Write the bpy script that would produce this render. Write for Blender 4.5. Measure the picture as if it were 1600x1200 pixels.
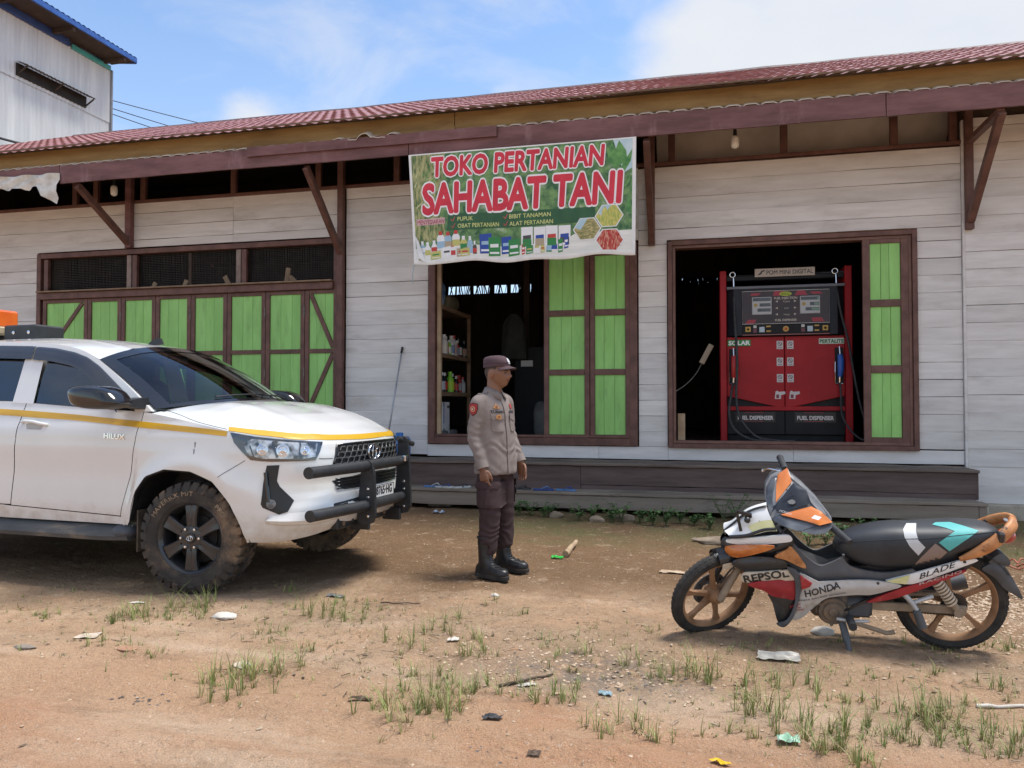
import bpy, bmesh, math, random
from mathutils import Vector, Matrix, noise
from mathutils.bvhtree import BVHTree
from mathutils.geometry import delaunay_2d_cdt
random.seed(7)
R = math.radians
SC = bpy.context.scene
COL = SC.collection
for _o in list(bpy.data.objects):
    bpy.data.objects.remove(_o)

CLOUDS = [((0.14, 0.9, 0.422), 5, 18, 0.50), ((0.35, 0.86, 0.40), 4, 20, 0.42), ((-0.03, 0.913, 0.385), 1, 7, 0.25),
          ((-0.152, 0.896, 0.416), 0.2, 3.0, 0.50), ((-0.215, 0.896, 0.378), 0.3, 3.0, 0.55),
          ((-0.45, 0.82, 0.345), 0.5, 6.5, 0.62), ((-0.57, 0.75, 0.28), 0.5, 8, 0.62), ((-0.12, 0.89, 0.45), 1, 7, -0.35),
          ((-0.33, 0.85, 0.47), 4, 15, -0.42), ((-0.55, 0.74, 0.43), 4, 15, -0.40), ((0.0, -0.8, 0.6), 30, 75, 0.25)]  # last bank is out of view, added behind the camera to brighten the facade
# ------------------------------------------------------------------ camera
cam_d = bpy.data.cameras.new('camera')
cam_d.sensor_width = 36.0
cam_d.lens = 27.0
cam_d.clip_start = 0.05
cam_d.clip_end = 3000.0
cam = bpy.data.objects.new('camera', cam_d)
COL.objects.link(cam)
cam.location = (0.0, -9.8, 1.33)
cam.rotation_euler = (R(91.43), 0.0, R(13.7))
SC.camera = cam

# ------------------------------------------------------------------ world, sun, exposure
SUN_EL, SUN_AZ = R(70), R(68)          # azimuth clockwise from +Y (north)
W = bpy.data.worlds.new('World')
SC.world = W
W.use_nodes = True
wn, wl = W.node_tree.nodes, W.node_tree.links
wn.clear()
w_out = wn.new('ShaderNodeOutputWorld')
sky = wn.new('ShaderNodeTexSky')
sky.sky_type = 'NISHITA'
sky.sun_disc = False
sky.sun_elevation = SUN_EL
sky.sun_rotation = SUN_AZ
sky.air_density = 1.0
sky.dust_density = 0.6
sky.ozone_density = 1.6
bg_sky = wn.new('ShaderNodeBackground'); bg_sky.inputs['Strength'].default_value = 0.118
tint = wn.new('ShaderNodeMix'); tint.data_type = 'RGBA'; tint.blend_type = 'MULTIPLY'
tint.inputs['Factor'].default_value = 1.0
tint.inputs['B'].default_value = (0.95, 1.0, 1.04, 1)
wl.new(sky.outputs['Color'], tint.inputs['A'])
wl.new(tint.outputs['Result'], bg_sky.inputs['Color'])
bg_cl = wn.new('ShaderNodeBackground'); bg_cl.inputs['Strength'].default_value = 0.49
tc = wn.new('ShaderNodeTexCoord')
sep = wn.new('ShaderNodeSeparateXYZ'); wl.new(tc.outputs['Generated'], sep.inputs[0])
def wmath(op, a, b=None, clamp=False):
    n = wn.new('ShaderNodeMath'); n.operation = op; n.use_clamp = clamp
    for i, v in enumerate((a, b)):
        if v is None: continue
        if isinstance(v, (int, float)): n.inputs[i].default_value = v
        else: wl.new(v, n.inputs[i])
    return n.outputs[0]
den = wmath('ADD', wmath('MAXIMUM', sep.outputs['Z'], 0.0), 0.22)
cxy = wn.new('ShaderNodeCombineXYZ')
wl.new(wmath('DIVIDE', sep.outputs['X'], den), cxy.inputs['X'])
wl.new(wmath('DIVIDE', sep.outputs['Y'], den), cxy.inputs['Y'])
n1 = wn.new('ShaderNodeTexNoise'); n1.inputs['Scale'].default_value = 1.7
n1.inputs['Detail'].default_value = 9.0; n1.inputs['Roughness'].default_value = 0.58
wl.new(cxy.outputs[0], n1.inputs['Vector'])
n2 = wn.new('ShaderNodeTexNoise'); n2.inputs['Scale'].default_value = 0.45
n2.inputs['Detail'].default_value = 3.0
wl.new(cxy.outputs[0], n2.inputs['Vector'])
def lobe(d, a0, a1, gain):
    """cloud bank round direction d: full inside a0 degrees, none outside a1 degrees"""
    v = Vector(d).normalized()
    dp = wn.new('ShaderNodeVectorMath'); dp.operation = 'DOT_PRODUCT'
    wl.new(tc.outputs['Generated'], dp.inputs[0]); dp.inputs[1].default_value = v
    mr = wn.new('ShaderNodeMapRange'); mr.interpolation_type = 'SMOOTHSTEP'
    mr.inputs['From Min'].default_value = math.cos(R(a1)); mr.inputs['From Max'].default_value = math.cos(R(a0))
    mr.inputs['To Max'].default_value = gain
    wl.new(dp.outputs['Value'], mr.inputs['Value'])
    return mr.outputs[0]
base = wmath('ADD', wmath('MULTIPLY', n1.outputs['Fac'], 1.9), wmath('MULTIPLY', n2.outputs['Fac'], 0.85))
tot = wmath('ADD', base, -1.40)
for d, a0, a1, g in CLOUDS:
    tot = wmath('ADD', tot, lobe(d, a0, a1, g))
mask = wn.new('ShaderNodeMapRange'); mask.interpolation_type = 'SMOOTHSTEP'
mask.inputs['From Min'].default_value = -0.10; mask.inputs['From Max'].default_value = 0.55
wl.new(tot, mask.inputs['Value'])
hz = wmath('MULTIPLY', wmath('SUBTRACT', 1.0, wmath('MULTIPLY', sep.outputs['Z'], 2.2), True), 0.35)
n3 = wn.new('ShaderNodeTexNoise'); n3.inputs['Scale'].default_value = 2.6; n3.inputs['Detail'].default_value = 8.0; n3.inputs['Roughness'].default_value = 0.6; n3.inputs['Distortion'].default_value = 0.6
wl.new(cxy.outputs[0], n3.inputs['Vector'])
veil = wn.new('ShaderNodeMapRange'); veil.interpolation_type = 'SMOOTHSTEP'
veil.inputs['From Min'].default_value = 0.42; veil.inputs['From Max'].default_value = 0.72; veil.inputs['To Max'].default_value = 0.45
wl.new(n3.outputs['Fac'], veil.inputs['Value'])
fac = wmath('MAXIMUM', wmath('MAXIMUM', mask.outputs[0], hz), veil.outputs[0])
ccol = wn.new('ShaderNodeValToRGB')
ccol.color_ramp.elements[0].position = 0.30; ccol.color_ramp.elements[0].color = (0.80, 0.85, 0.95, 1)
ccol.color_ramp.elements[1].position = 0.72; ccol.color_ramp.elements[1].color = (0.93, 0.96, 1.0, 1)
wl.new(n1.outputs['Fac'], ccol.inputs['Fac'])
wl.new(ccol.outputs['Color'], bg_cl.inputs['Color'])
wmix = wn.new('ShaderNodeMixShader')
wl.new(fac, wmix.inputs['Fac']); wl.new(bg_sky.outputs[0], wmix.inputs[1]); wl.new(bg_cl.outputs[0], wmix.inputs[2])
wl.new(wmix.outputs[0], w_out.inputs['Surface'])

sun_d = bpy.data.lights.new('sun', 'SUN')
sun_d.energy = 2.3
sun_d.angle = R(20)
sun_d.color = (1.0, 0.955, 0.88)
sun = bpy.data.objects.new('sun', sun_d)
COL.objects.link(sun)
_sd = Vector((math.sin(SUN_AZ) * math.cos(SUN_EL), math.cos(SUN_AZ) * math.cos(SUN_EL), math.sin(SUN_EL)))
sun.rotation_euler = _sd.to_track_quat('Z', 'Y').to_euler()
sun.location = _sd * 40

SC.view_settings.view_transform = 'Standard'
SC.view_settings.look = 'None'
SC.view_settings.exposure = 0.95
SC.view_settings.gamma = 1.0
SC.view_settings.use_curve_mapping = False
SC.cycles.use_denoising = True
SC.cycles.max_bounces = 8

# ------------------------------------------------------------------ helpers: materials
MATS = {}
def pm(name, c1, c2=None, scale=6.0, stretch=(1, 1, 1), rough=0.7, metal=0.0, bump=0.0, bscale=40.0, detail=6.0,
       lo=0.35, hi=0.65, coat=0.0, coords='pos', c3=None, c3scale=2.0, c3lo=0.55, c3hi=0.75, rand=0.0, spec=0.5,
       c3stretch=None, rvar=0.0, trans=0.0):
    """Procedural Principled material: two colours mixed by stretched noise, an optional stain colour, bump, per-object tone."""
    if name in MATS: return MATS[name]
    m = bpy.data.materials.new(name); m.use_nodes = True
    nt = m.node_tree; N, L = nt.nodes, nt.links
    b = N['Principled BSDF']
    b.inputs['Roughness'].default_value = rough; b.inputs['Metallic'].default_value = metal
    b.inputs['Coat Weight'].default_value = coat; b.inputs['Coat Roughness'].default_value = 0.06
    b.inputs['Specular IOR Level'].default_value = spec
    b.inputs['Transmission Weight'].default_value = trans
    b.inputs['Base Color'].default_value = (*c1, 1)
    if coords == 'pos':
        src = N.new('ShaderNodeNewGeometry').outputs['Position']
    else:
        src = N.new('ShaderNodeTexCoord').outputs['Object']
    def mapped(st):
        mp = N.new('ShaderNodeMapping'); mp.inputs['Scale'].default_value = st
        L.new(src, mp.inputs['Vector'])
        if rand:
            oi = N.new('ShaderNodeObjectInfo')
            mu = N.new('ShaderNodeMath'); mu.operation = 'MULTIPLY'; mu.inputs[1].default_value = 37.0
            L.new(oi.outputs['Random'], mu.inputs[0]); L.new(mu.outputs[0], mp.inputs['Location'])
        return mp.outputs[0]
    cur = None
    vec = mapped(stretch)
    if c2 is not None:
        t = N.new('ShaderNodeTexNoise'); t.inputs['Scale'].default_value = scale; t.inputs['Detail'].default_value = detail
        t.inputs['Roughness'].default_value = 0.6
        L.new(vec, t.inputs['Vector'])
        r = N.new('ShaderNodeValToRGB')
        r.color_ramp.elements[0].position = lo; r.color_ramp.elements[0].color = (*c1, 1)
        r.color_ramp.elements[1].position = hi; r.color_ramp.elements[1].color = (*c2, 1)
        L.new(t.outputs['Fac'], r.inputs['Fac']); cur = r.outputs['Color']
        if rvar:
            mr = N.new('ShaderNodeMapRange'); mr.inputs['To Min'].default_value = rough - rvar; mr.inputs['To Max'].default_value = rough + rvar
            L.new(t.outputs['Fac'], mr.inputs['Value']); L.new(mr.outputs[0], b.inputs['Roughness'])
    if c3 is not None:
        t3 = N.new('ShaderNodeTexNoise'); t3.inputs['Scale'].default_value = c3scale; t3.inputs['Detail'].default_value = 7
        t3.inputs['Roughness'].default_value = 0.65
        L.new(mapped(c3stretch or stretch), t3.inputs['Vector'])
        mr = N.new('ShaderNodeMapRange'); mr.interpolation_type = 'SMOOTHSTEP'
        mr.inputs['From Min'].default_value = c3lo; mr.inputs['From Max'].default_value = c3hi
        L.new(t3.outputs['Fac'], mr.inputs['Value'])
        mx = N.new('ShaderNodeMix'); mx.data_type = 'RGBA'
        L.new(mr.outputs[0], mx.inputs['Factor'])
        if cur is not None: L.new(cur, mx.inputs['A'])
        else: mx.inputs['A'].default_value = (*c1, 1)
        mx.inputs['B'].default_value = (*c3, 1); cur = mx.outputs['Result']
    if rand:
        oi = N.new('ShaderNodeObjectInfo')
        mr = N.new('ShaderNodeMapRange'); mr.inputs['To Min'].default_value = 1 - rand; mr.inputs['To Max'].default_value = 1 + rand * 0.6
        L.new(oi.outputs['Random'], mr.inputs['Value'])
        hv = N.new('ShaderNodeHueSaturation')
        L.new(mr.outputs[0], hv.inputs['Value'])
        if cur is not None: L.new(cur, hv.inputs['Color'])
        else: hv.inputs['Color'].default_value = (*c1, 1)
        cur = hv.outputs['Color']
    if cur is not None: L.new(cur, b.inputs['Base Color'])
    if bump:
        tb = N.new('ShaderNodeTexNoise'); tb.inputs['Scale'].default_value = bscale; tb.inputs['Detail'].default_value = 5
        L.new(vec, tb.inputs['Vector'])
        bp = N.new('ShaderNodeBump'); bp.inputs['Strength'].default_value = min(1.0, bump); bp.inputs['Distance'].default_value = 0.01
        L.new(tb.outputs['Fac'], bp.inputs['Height']); L.new(bp.outputs[0], b.inputs['Normal'])
    MATS[name] = m
    return m

def flat(name, c, rough=0.6, metal=0.0, coat=0.0, spec=0.5):
    """Plain print / paint with a trace of mottling."""
    return pm(name, tuple(v * 0.93 for v in c), c, scale=25, rough=rough, metal=metal, coat=coat, spec=spec)

# ------------------------------------------------------------------ helpers: mesh building
class MB:
    def __init__(s): s.v = []; s.f = []
    def add(s, vs, fs, M=None):
        k = len(s.v)
        s.v += [tuple(M @ Vector(p)) if M is not None else tuple(p) for p in vs]
        s.f += [tuple(i + k for i in f) for f in fs]
        return s
    def box(s, c, d, ch=0.0, M=None):
        """box of centre c and full size d; ch chamfers the edges"""
        x, y, z = (d[0] / 2, d[1] / 2, d[2] / 2)
        if ch <= 0:
            vs = [(c[0] + a * x, c[1] + b * y, c[2] + e * z) for a in (-1, 1) for b in (-1, 1) for e in (-1, 1)]
            fs = [(0, 1, 3, 2), (4, 6, 7, 5), (0, 4, 5, 1), (2, 3, 7, 6), (0, 2, 6, 4), (1, 5, 7, 3)]
            return s.add(vs, fs, M)
        ch = min(ch, x * .9, y * .9, z * .9)
        bm = bmesh.new(); bmesh.ops.create_cube(bm, size=1.0)
        for v in bm.verts: v.co = Vector((v.co.x * 2 * x, v.co.y * 2 * y, v.co.z * 2 * z))
        bmesh.ops.bevel(bm, geom=bm.edges[:], offset=ch, segments=1, affect='EDGES', profile=0.5)
        vs = [Vector(c) + v.co for v in bm.verts]; fs = [[v.index for v in f.verts] for f in bm.faces]
        bm.verts.index_update()
        fs = [[v.index for v in f.verts] for f in bm.faces]
        bm.free()
        return s.add(vs, fs, M)
    def bar(s, p, q, w, h, up=(0, 0, 1), ch=0.0):
        """rectangular bar from p to q, width w across, height h along up"""
        p, q = Vector(p), Vector(q); d = q - p; L = d.length; d.normalize()
        u = Vector(up); a = d.cross(u).normalized(); u = a.cross(d)
        Mx = Matrix((( d.x, a.x, u.x, (p.x + q.x) / 2), (d.y, a.y, u.y, (p.y + q.y) / 2), (d.z, a.z, u.z, (p.z + q.z) / 2), (0, 0, 0, 1)))
        return s.box((0, 0, 0), (L, w, h), ch, Mx)
    def tube(s, path, r, n=10, cap=True, closed=False, squash=None):
        P = [Vector(p) for p in path]; m = len(P)
        rr = r if isinstance(r, (list, tuple)) else [r] * m
        k = len(s.v); pa = None
        for i, p in enumerate(P):
            a = P[i - 1] if (i or closed) else p; b = P[(i + 1) % m] if (i < m - 1 or closed) else p
            t = (b - a).normalized()
            if pa is None:
                ref = Vector((0, 0, 1)) if abs(t.z) < 0.9 else Vector((1, 0, 0))
                u = t.cross(ref).normalized()
            else:
                u = (pa - t * pa.dot(t)).normalized()
            pa = u; w = t.cross(u)
            for j in range(n):
                an = 2 * math.pi * j / n
                e = rr[i]
                if squash: q = p + u * math.cos(an) * e * squash[0] + w * math.sin(an) * e * squash[1]
                else: q = p + u * math.cos(an) * e + w * math.sin(an) * e
                s.v.append(tuple(q))
        for i in range(m if closed else m - 1):
            i2 = (i + 1) % m
            for j in range(n):
                j2 = (j + 1) % n
                s.f.append((k + i * n + j, k + i * n + j2, k + i2 * n + j2, k + i2 * n + j))
        if cap and not closed:
            s.f.append(tuple(k + j for j in range(n))[::-1]); s.f.append(tuple(k + (m - 1) * n + j for j in range(n)))
        return s
    def loft(s, rings, cap=True, closed=True):
        k = len(s.v); n = len(rings[0])
        for r in rings: s.v += [tuple(p) for p in r]
        for i in range(len(rings) - 1):
            for j in range(n if closed else n - 1):
                j2 = (j + 1) % n
                s.f.append((k + i * n + j, k + i * n + j2, k + (i + 1) * n + j2, k + (i + 1) * n + j))
        if cap and closed:
            s.f.append(tuple(k + j for j in range(n))[::-1]); s.f.append(tuple(k + (len(rings) - 1) * n + j for j in range(n)))
        return s
    def lathe(s, prof, n=24, M=None, cap=False):
        """profile of (radius, height) turned round local Z"""
        rings = [[(r * math.cos(2 * math.pi * j / n), r * math.sin(2 * math.pi * j / n), h) for j in range(n)] for r, h in prof]
        t = MB().loft(rings, cap)
        return s.add(t.v, t.f, M)
    def prism(s, poly, depth, M=None, ch=0.0):
        """2-D polygon (x, y) extruded from 0 to depth along local z"""
        n = len(poly)
        area = sum(poly[i][0] * poly[(i + 1) % n][1] - poly[(i + 1) % n][0] * poly[i][1] for i in range(n))
        if area < 0: poly = poly[::-1]
        if ch > 0:
            ins = inset(poly, ch)
            rings = [[(*p, 0) for p in poly], [(*p, depth - ch) for p in poly], [(*p, depth) for p in ins]]
        else:
            rings = [[(*p, 0) for p in poly], [(*p, depth) for p in poly]]
        t = MB().loft(rings)
        return s.add(t.v, t.f, M)
    def grid(s, f, nu, nv, wrap=False):
        k = len(s.v)
        for i in range(nu + 1):
            for j in range(nv + 1): s.v.append(tuple(f(i / nu, j / nv)))
        for i in range(nu):
            for j in range(nv):
                a = k + i * (nv + 1) + j
                s.f.append((a, a + nv + 1, a + nv + 2, a + 1))
        return s
    def ball(s, c, r, n=12, m=8):
        r = r if isinstance(r, (tuple, list)) else (r, r, r)
        rings = []
        for i in range(m + 1):
            ph = math.pi * i / m - math.pi / 2
            rr = max(math.cos(ph), 1e-3)
            rings.append([(c[0] + r[0] * rr * math.cos(2 * math.pi * j / n), c[1] + r[1] * rr * math.sin(2 * math.pi * j / n), c[2] + r[2] * math.sin(ph)) for j in range(n)])
        return s.loft(rings)
    def mesh(s, name, smooth=None):
        me = bpy.data.meshes.new(name); me.from_pydata(s.v, [], s.f); me.validate(); me.update()
        if smooth is not None:
            me.polygons.foreach_set('use_smooth', [True] * len(me.polygons))
            if smooth < 179: me.set_sharp_from_angle(angle=R(smooth))
        return me

def inset(poly, d):
    n = len(poly); out = []
    for i in range(n):
        p0, p1, p2 = Vector(poly[i - 1]), Vector(poly[i]), Vector(poly[(i + 1) % n])
        a = (p1 - p0).normalized(); b = (p2 - p1).normalized()
        na, nb = Vector((-a.y, a.x)), Vector((-b.y, b.x))
        m = na + nb
        if m.length < 1e-4: m = na
        m.normalize(); k = d / max(0.35, m.dot(na))
        out.append(tuple(p1 + m * k))
    return out

def ob(name, mb, mat, parent=None, label=None, cat=None, group=None, kind=None, smooth=None, M=None, fix=False):
    me = mb.mesh(name, smooth) if isinstance(mb, MB) else mb
    if fix:
        bm = bmesh.new(); bm.from_mesh(me); bmesh.ops.recalc_face_normals(bm, faces=bm.faces[:]); bm.to_mesh(me); bm.free()
    if mat is not None and not me.materials: me.materials.append(mat)
    o = bpy.data.objects.new(name, me); COL.objects.link(o)
    if parent is not None: o.parent = parent
    if M is not None: o.matrix_local = M
    return tag(o, label, cat, group, kind)
def tag(o, label=None, cat=None, group=None, kind=None):
    if label: o['label'] = label
    if cat: o['category'] = cat
    if group: o['group'] = group
    if kind: o['kind'] = kind
    return o
def empty(name, loc=(0, 0, 0), rz=0.0, label=None, cat=None, group=None, parent=None, M=None):
    o = bpy.data.objects.new(name, None); COL.objects.link(o)
    if M is not None: o.matrix_world = M
    else:
        o.location = loc; o.rotation_euler = (0, 0, rz)
    if parent is not None: o.parent = parent
    return tag(o, label, cat, group)
def copy_tree(o, parent=None):
    c = o.copy(); COL.objects.link(c)
    if parent is not None: c.parent = parent
    for ch in list(o.children): copy_tree(ch, c)
    return c
def text_mb(txt, size=0.1, bold=0.0, depth=0.0, shear=0.0, spacing=1.0, align='LEFT', sx=1.0):
    """lettering as mesh in the local XY plane (built-in font)"""
    cu = bpy.data.curves.new('lettering', 'FONT'); cu.body = txt; cu.size = size
    cu.extrude = depth; cu.shear = shear; cu.space_character = spacing
    cu.align_x = align; cu.resolution_u = 3
    t = bpy.data.objects.new('lettering', cu); COL.objects.link(t)
    dg = bpy.context.evaluated_depsgraph_get()
    me = bpy.data.meshes.new_from_object(t.evaluated_get(dg))
    bpy.data.objects.remove(t); bpy.data.curves.remove(cu)
    mb = MB(); mb.v = [(v.co.x * sx, v.co.y, v.co.z) for v in me.vertices]; mb.f = [tuple(p.vertices) for p in me.polygons]
    bpy.data.meshes.remove(me)
    if bold > 0:                                     # heavier weight: copies shifted round a circle, a hair apart in depth
        n = 6 if bold < .012 else 12
        v0, f0, k = mb.v[:], mb.f[:], len(mb.v)
        for i in range(n):
            a = 2 * math.pi * i / n
            mb.v += [(x + bold * math.cos(a) * sx, y + bold * math.sin(a), z - (i + 1) * 4e-5) for x, y, z in v0]
            mb.f += [tuple(j + k * (i + 1) for j in f) for f in f0]
    return mb
def subdiv_mb(mb, maxlen):
    bm = bmesh.new()
    vs = [bm.verts.new(v) for v in mb.v]
    for f in mb.f:
        try: bm.faces.new([vs[i] for i in f])
        except ValueError: pass
    bmesh.ops.triangulate(bm, faces=bm.faces[:])
    for _ in range(5):
        es = [e for e in bm.edges if e.calc_length() > maxlen]
        if not es: break
        bmesh.ops.subdivide_edges(bm, edges=es, cuts=1); bmesh.ops.triangulate(bm, faces=bm.faces[:])
    bm.verts.index_update()
    o = MB(); o.v = [tuple(v.co) for v in bm.verts]; o.f = [tuple(v.index for v in f.verts) for f in bm.faces]
    bm.free()
    return o
def smooth_path(pts, n=8, closed=False):
    """Catmull-Rom through 2-D or 3-D points"""
    P = [Vector(p) for p in pts]; m = len(P); out = []
    for i in range(m if closed else m - 1):
        p0 = P[(i - 1) % m] if (closed or i > 0) else P[0] * 2 - P[1]
        p1, p2 = P[i], P[(i + 1) % m]
        p3 = P[(i + 2) % m] if (closed or i + 2 < m) else P[-1] * 2 - P[-2]
        for k in range(n):
            t = k / n
            out.append(tuple(0.5 * ((2 * p1) + (p2 - p0) * t + (2 * p0 - 5 * p1 + 4 * p2 - p3) * t * t + (3 * p1 - p0 - 3 * p2 + p3) * t ** 3)))
    if not closed: out.append(tuple(P[-1]))
    return out
def interp(tab, x):
    if x <= tab[0][0]: return tab[0][1]
    for (a, p), (b, q) in zip(tab, tab[1:]):
        if x <= b:
            t = (x - a) / (b - a)
            return p + (q - p) * t
    return tab[-1][1]
def sinterp(tab, x):
    if x <= tab[0][0]: return tab[0][1]
    for (a, p), (b, q) in zip(tab, tab[1:]):
        if x <= b:
            t = (x - a) / (b - a); t = t * t * (3 - 2 * t)
            return p + (q - p) * t
    return tab[-1][1]
def drape(poly3, d, bvh, eps=0.003, step=0.03, thick=0.0):
    """A sheet bounded by 3-D outline poly3, laid on the surface held by bvh along direction d, raised by eps; thick gives it a rim"""
    d = Vector(d).normalized()
    ref = Vector((0, 0, 1)) if abs(d.z) < 0.9 else Vector((1, 0, 0))
    u = d.cross(ref).normalized(); w = u.cross(d)
    o = sum((Vector(p) for p in poly3), Vector()) / len(poly3)
    b2 = []
    m = len(poly3)
    for i in range(m):
        a, b = Vector(poly3[i]), Vector(poly3[(i + 1) % m])
        n = max(1, int((b - a).length / step))
        for k in range(n):
            p = a + (b - a) * (k / n) - o
            b2.append(Vector((p.dot(u), p.dot(w))))
    nb = len(b2)
    area = sum(b2[i].x * b2[(i + 1) % nb].y - b2[(i + 1) % nb].x * b2[i].y for i in range(nb))
    if area < 0: b2.reverse()
    xs = [p.x for p in b2]; ys = [p.y for p in b2]
    pts = list(b2)
    x = min(xs) + step * .5
    while x < max(xs):
        y = min(ys) + step * .5
        while y < max(ys):
            ins = False; j = nb - 1; ok = True
            for i in range(nb):
                if (b2[i].y > y) != (b2[j].y > y) and x < (b2[j].x - b2[i].x) * (y - b2[i].y) / (b2[j].y - b2[i].y) + b2[i].x: ins = not ins
                if (b2[i] - Vector((x, y))).length < step * .45: ok = False
                j = i
            if ins and ok: pts.append(Vector((x, y)))
            y += step
        x += step
    r = delaunay_2d_cdt(pts, [], [list(range(nb))], 1, 1e-5)
    vs = []; nrm = []
    for p in r[0]:
        q = o + u * p.x + w * p.y
        h = bvh.ray_cast(q - d * 1.2, d)
        if h[0] is None:
            h = bvh.find_nearest(q)
        n = h[1] if h[1].dot(d) < 0 else -h[1]
        vs.append(h[0] + n * eps); nrm.append(n)
    mb = MB(); mb.v = [tuple(v) for v in vs]; mb.f = [tuple(f) for f in r[2]]
    if thick:
        k = len(mb.v); bset = {}
        mb.v += [tuple(v - n * thick) for v, n in zip(vs, nrm)]
        cnt = {}
        for f in r[2]:
            for i in range(len(f)):
                e = (f[i], f[(i + 1) % len(f)]); cnt[e] = 1
        for (a, b) in list(cnt):
            if (b, a) not in cnt: mb.f.append((a, k + a, k + b, b))
    return mb
# ------------------------------------------------------------------ ground
def gh(x, y):
    """ground height"""
    h = 0.026 * noise.noise(Vector((x * 0.55, y * 0.55, 3.1))) + 0.020 * noise.noise(Vector((x * 1.9, y * 1.9, 7.7)))
    h += 0.006 * noise.noise(Vector((x * 6, y * 6, 1.2)))
    f = max(0.0, min(1.0, (y + 2.6) / 1.4))                    # slight bank up to the steps
    h += 0.045 * f * f * (3 - 2 * f)
    # wheel track in the foreground road
    for off, wd, dp in ((7.12, .16, .022), (6.72, .10, .010)):
        d = (y + off + 0.10 * x + .06 * math.sin(x * .9))
        h += dp * (-math.exp(-(d / wd) ** 2) + .55 * math.exp(-((abs(d) - wd * 1.7) / (wd * .6)) ** 2))
    if y > 0.6 or x > 14 or x < -16: h *= 0.5
    return h - 0.012
def gbump(x, y):
    b = noise.noise(Vector((x * 9, y * 9, 5))) * 0.008 + noise.noise(Vector((x * 18, y * 18, 5))) * 0.006 + noise.noise(Vector((x * 36, y * 36, 9))) * 0.005
    return b
def axis(lo, hi, step, far):
    a = []; v = lo
    while v < hi: a.append(v); v += step
    s = step; v = hi
    up = []
    while v < far: up.append(v); s *= 1.35; v += s
    up.append(far)
    s = step; v = lo; dn = []
    while v > -far:
        s *= 1.35; v -= s; dn.append(v)
    dn[-1] = -far
    return dn[::-1] + a + up
gx = axis(-5.6, 3.2, 0.035, 600.0); gy = axis(-7.6, -1.2, 0.03, 600.0)
g = MB()
for x in gx:
    for y in gy: g.v.append((x, y, gh(x, y) + (gbump(x, y) if abs(x) < 8 and -9 < y < 0 else 0)))
ny = len(gy)
for i in range(len(gx) - 1):
    for j in range(ny - 1):
        a = i * ny + j; g.f.append((a, a + ny, a + ny + 1, a + 1))
gm = bpy.data.materials.new('dirt'); gm.use_nodes = True
N, L = gm.node_tree.nodes, gm.node_tree.links
bs = N['Principled BSDF']; bs.inputs['Roughness'].default_value = 0.95; bs.inputs['Specular IOR Level'].default_value = 0.15
geo = N.new('ShaderNodeNewGeometry')
sp = N.new('ShaderNodeSeparateXYZ'); L.new(geo.outputs['Position'], sp.inputs[0])
def gn(scale, det=6, rough=0.6, off=0.0, st=(1, 1, 1)):
    mp = N.new('ShaderNodeMapping'); mp.inputs['Location'].default_value = (off, off * 1.7, 0); mp.inputs['Scale'].default_value = st
    L.new(geo.outputs['Position'], mp.inputs['Vector'])
    t = N.new('ShaderNodeTexNoise'); t.inputs['Scale'].default_value = scale; t.inputs['Detail'].default_value = det; t.inputs['Roughness'].default_value = rough
    L.new(mp.outputs[0], t.inputs['Vector']); return t.outputs['Fac']
def gma(op, a, b=0.0, clamp=False):
    n = N.new('ShaderNodeMath'); n.operation = op; n.use_clamp = clamp
    for i, v in enumerate((a, b)):
        if isinstance(v, (int, float)): n.inputs[i].default_value = v
        else: L.new(v, n.inputs[i])
    return n.outputs[0]
def gmr(v, a, b, lo=0.0, hi=1.0):
    n = N.new('ShaderNodeMapRange'); n.interpolation_type = 'SMOOTHSTEP'
    n.inputs['From Min'].default_value = a; n.inputs['From Max'].default_value = b
    n.inputs['To Min'].default_value = lo; n.inputs['To Max'].default_value = hi
    L.new(v, n.inputs['Value']); return n.outputs[0]
def gmix(f, a, b, mode='MIX'):
    n = N.new('ShaderNodeMix'); n.data_type = 'RGBA'; n.blend_type = mode
    if isinstance(f, (int, float)): n.inputs['Factor'].default_value = f
    else: L.new(f, n.inputs['Factor'])
    for k, v in (('A', a), ('B', b)):
        if isinstance(v, tuple): n.inputs[k].default_value = (*v, 1)
        else: L.new(v, n.inputs[k])
    return n.outputs['Result']
sand = gmix(gn(0.9, 8, 0.62), (0.485, 0.285, 0.165), (0.62, 0.415, 0.265))
sand = gmix(gmr(gn(0.55, 6, 0.6, 11), 0.56, 0.76), sand, (0.50, 0.235, 0.12))            # redder clay patches
sand = gmix(gmr(gn(0.9, 9, 0.66, 17, (0.35, 1.9, 1)), 0.47, 0.64, 0, 0.8), sand, (0.66, 0.48, 0.335))       # pale dry streaks along the track
fore = gma('MULTIPLY', gmr(sp.outputs['Y'], -6.2, -6.9), gmr(gn(0.75, 8, 0.65, 27, (0.45, 1.4, 1)), 0.40, 0.60, 0, 0.75))
sand = gmix(fore, sand, (0.53, 0.275, 0.155))                                                                 # reddish worn road
sand = gmix(gmr(gn(2.6, 8, 0.7, 5, (0.6, 1.6, 1)), 0.50, 0.70, 0, 0.8), sand, (0.37, 0.235, 0.145))      # trodden, darker
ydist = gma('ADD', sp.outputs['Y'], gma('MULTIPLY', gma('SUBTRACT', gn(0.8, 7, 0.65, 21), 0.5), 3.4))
turf = gma('MULTIPLY', gmr(ydist, -6.9, -5.6), gmr(ydist, -3.3, -4.6))                                # the weedy strip
weedy = gmix(gn(5, 8, 0.7, 31), (0.29, 0.195, 0.12), (0.53, 0.37, 0.24))
c = gmix(gma('MULTIPLY', turf, gmr(gn(1.7, 8, 0.7, 41), 0.32, 0.58, 0.0, 0.9)), sand, weedy)
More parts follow.
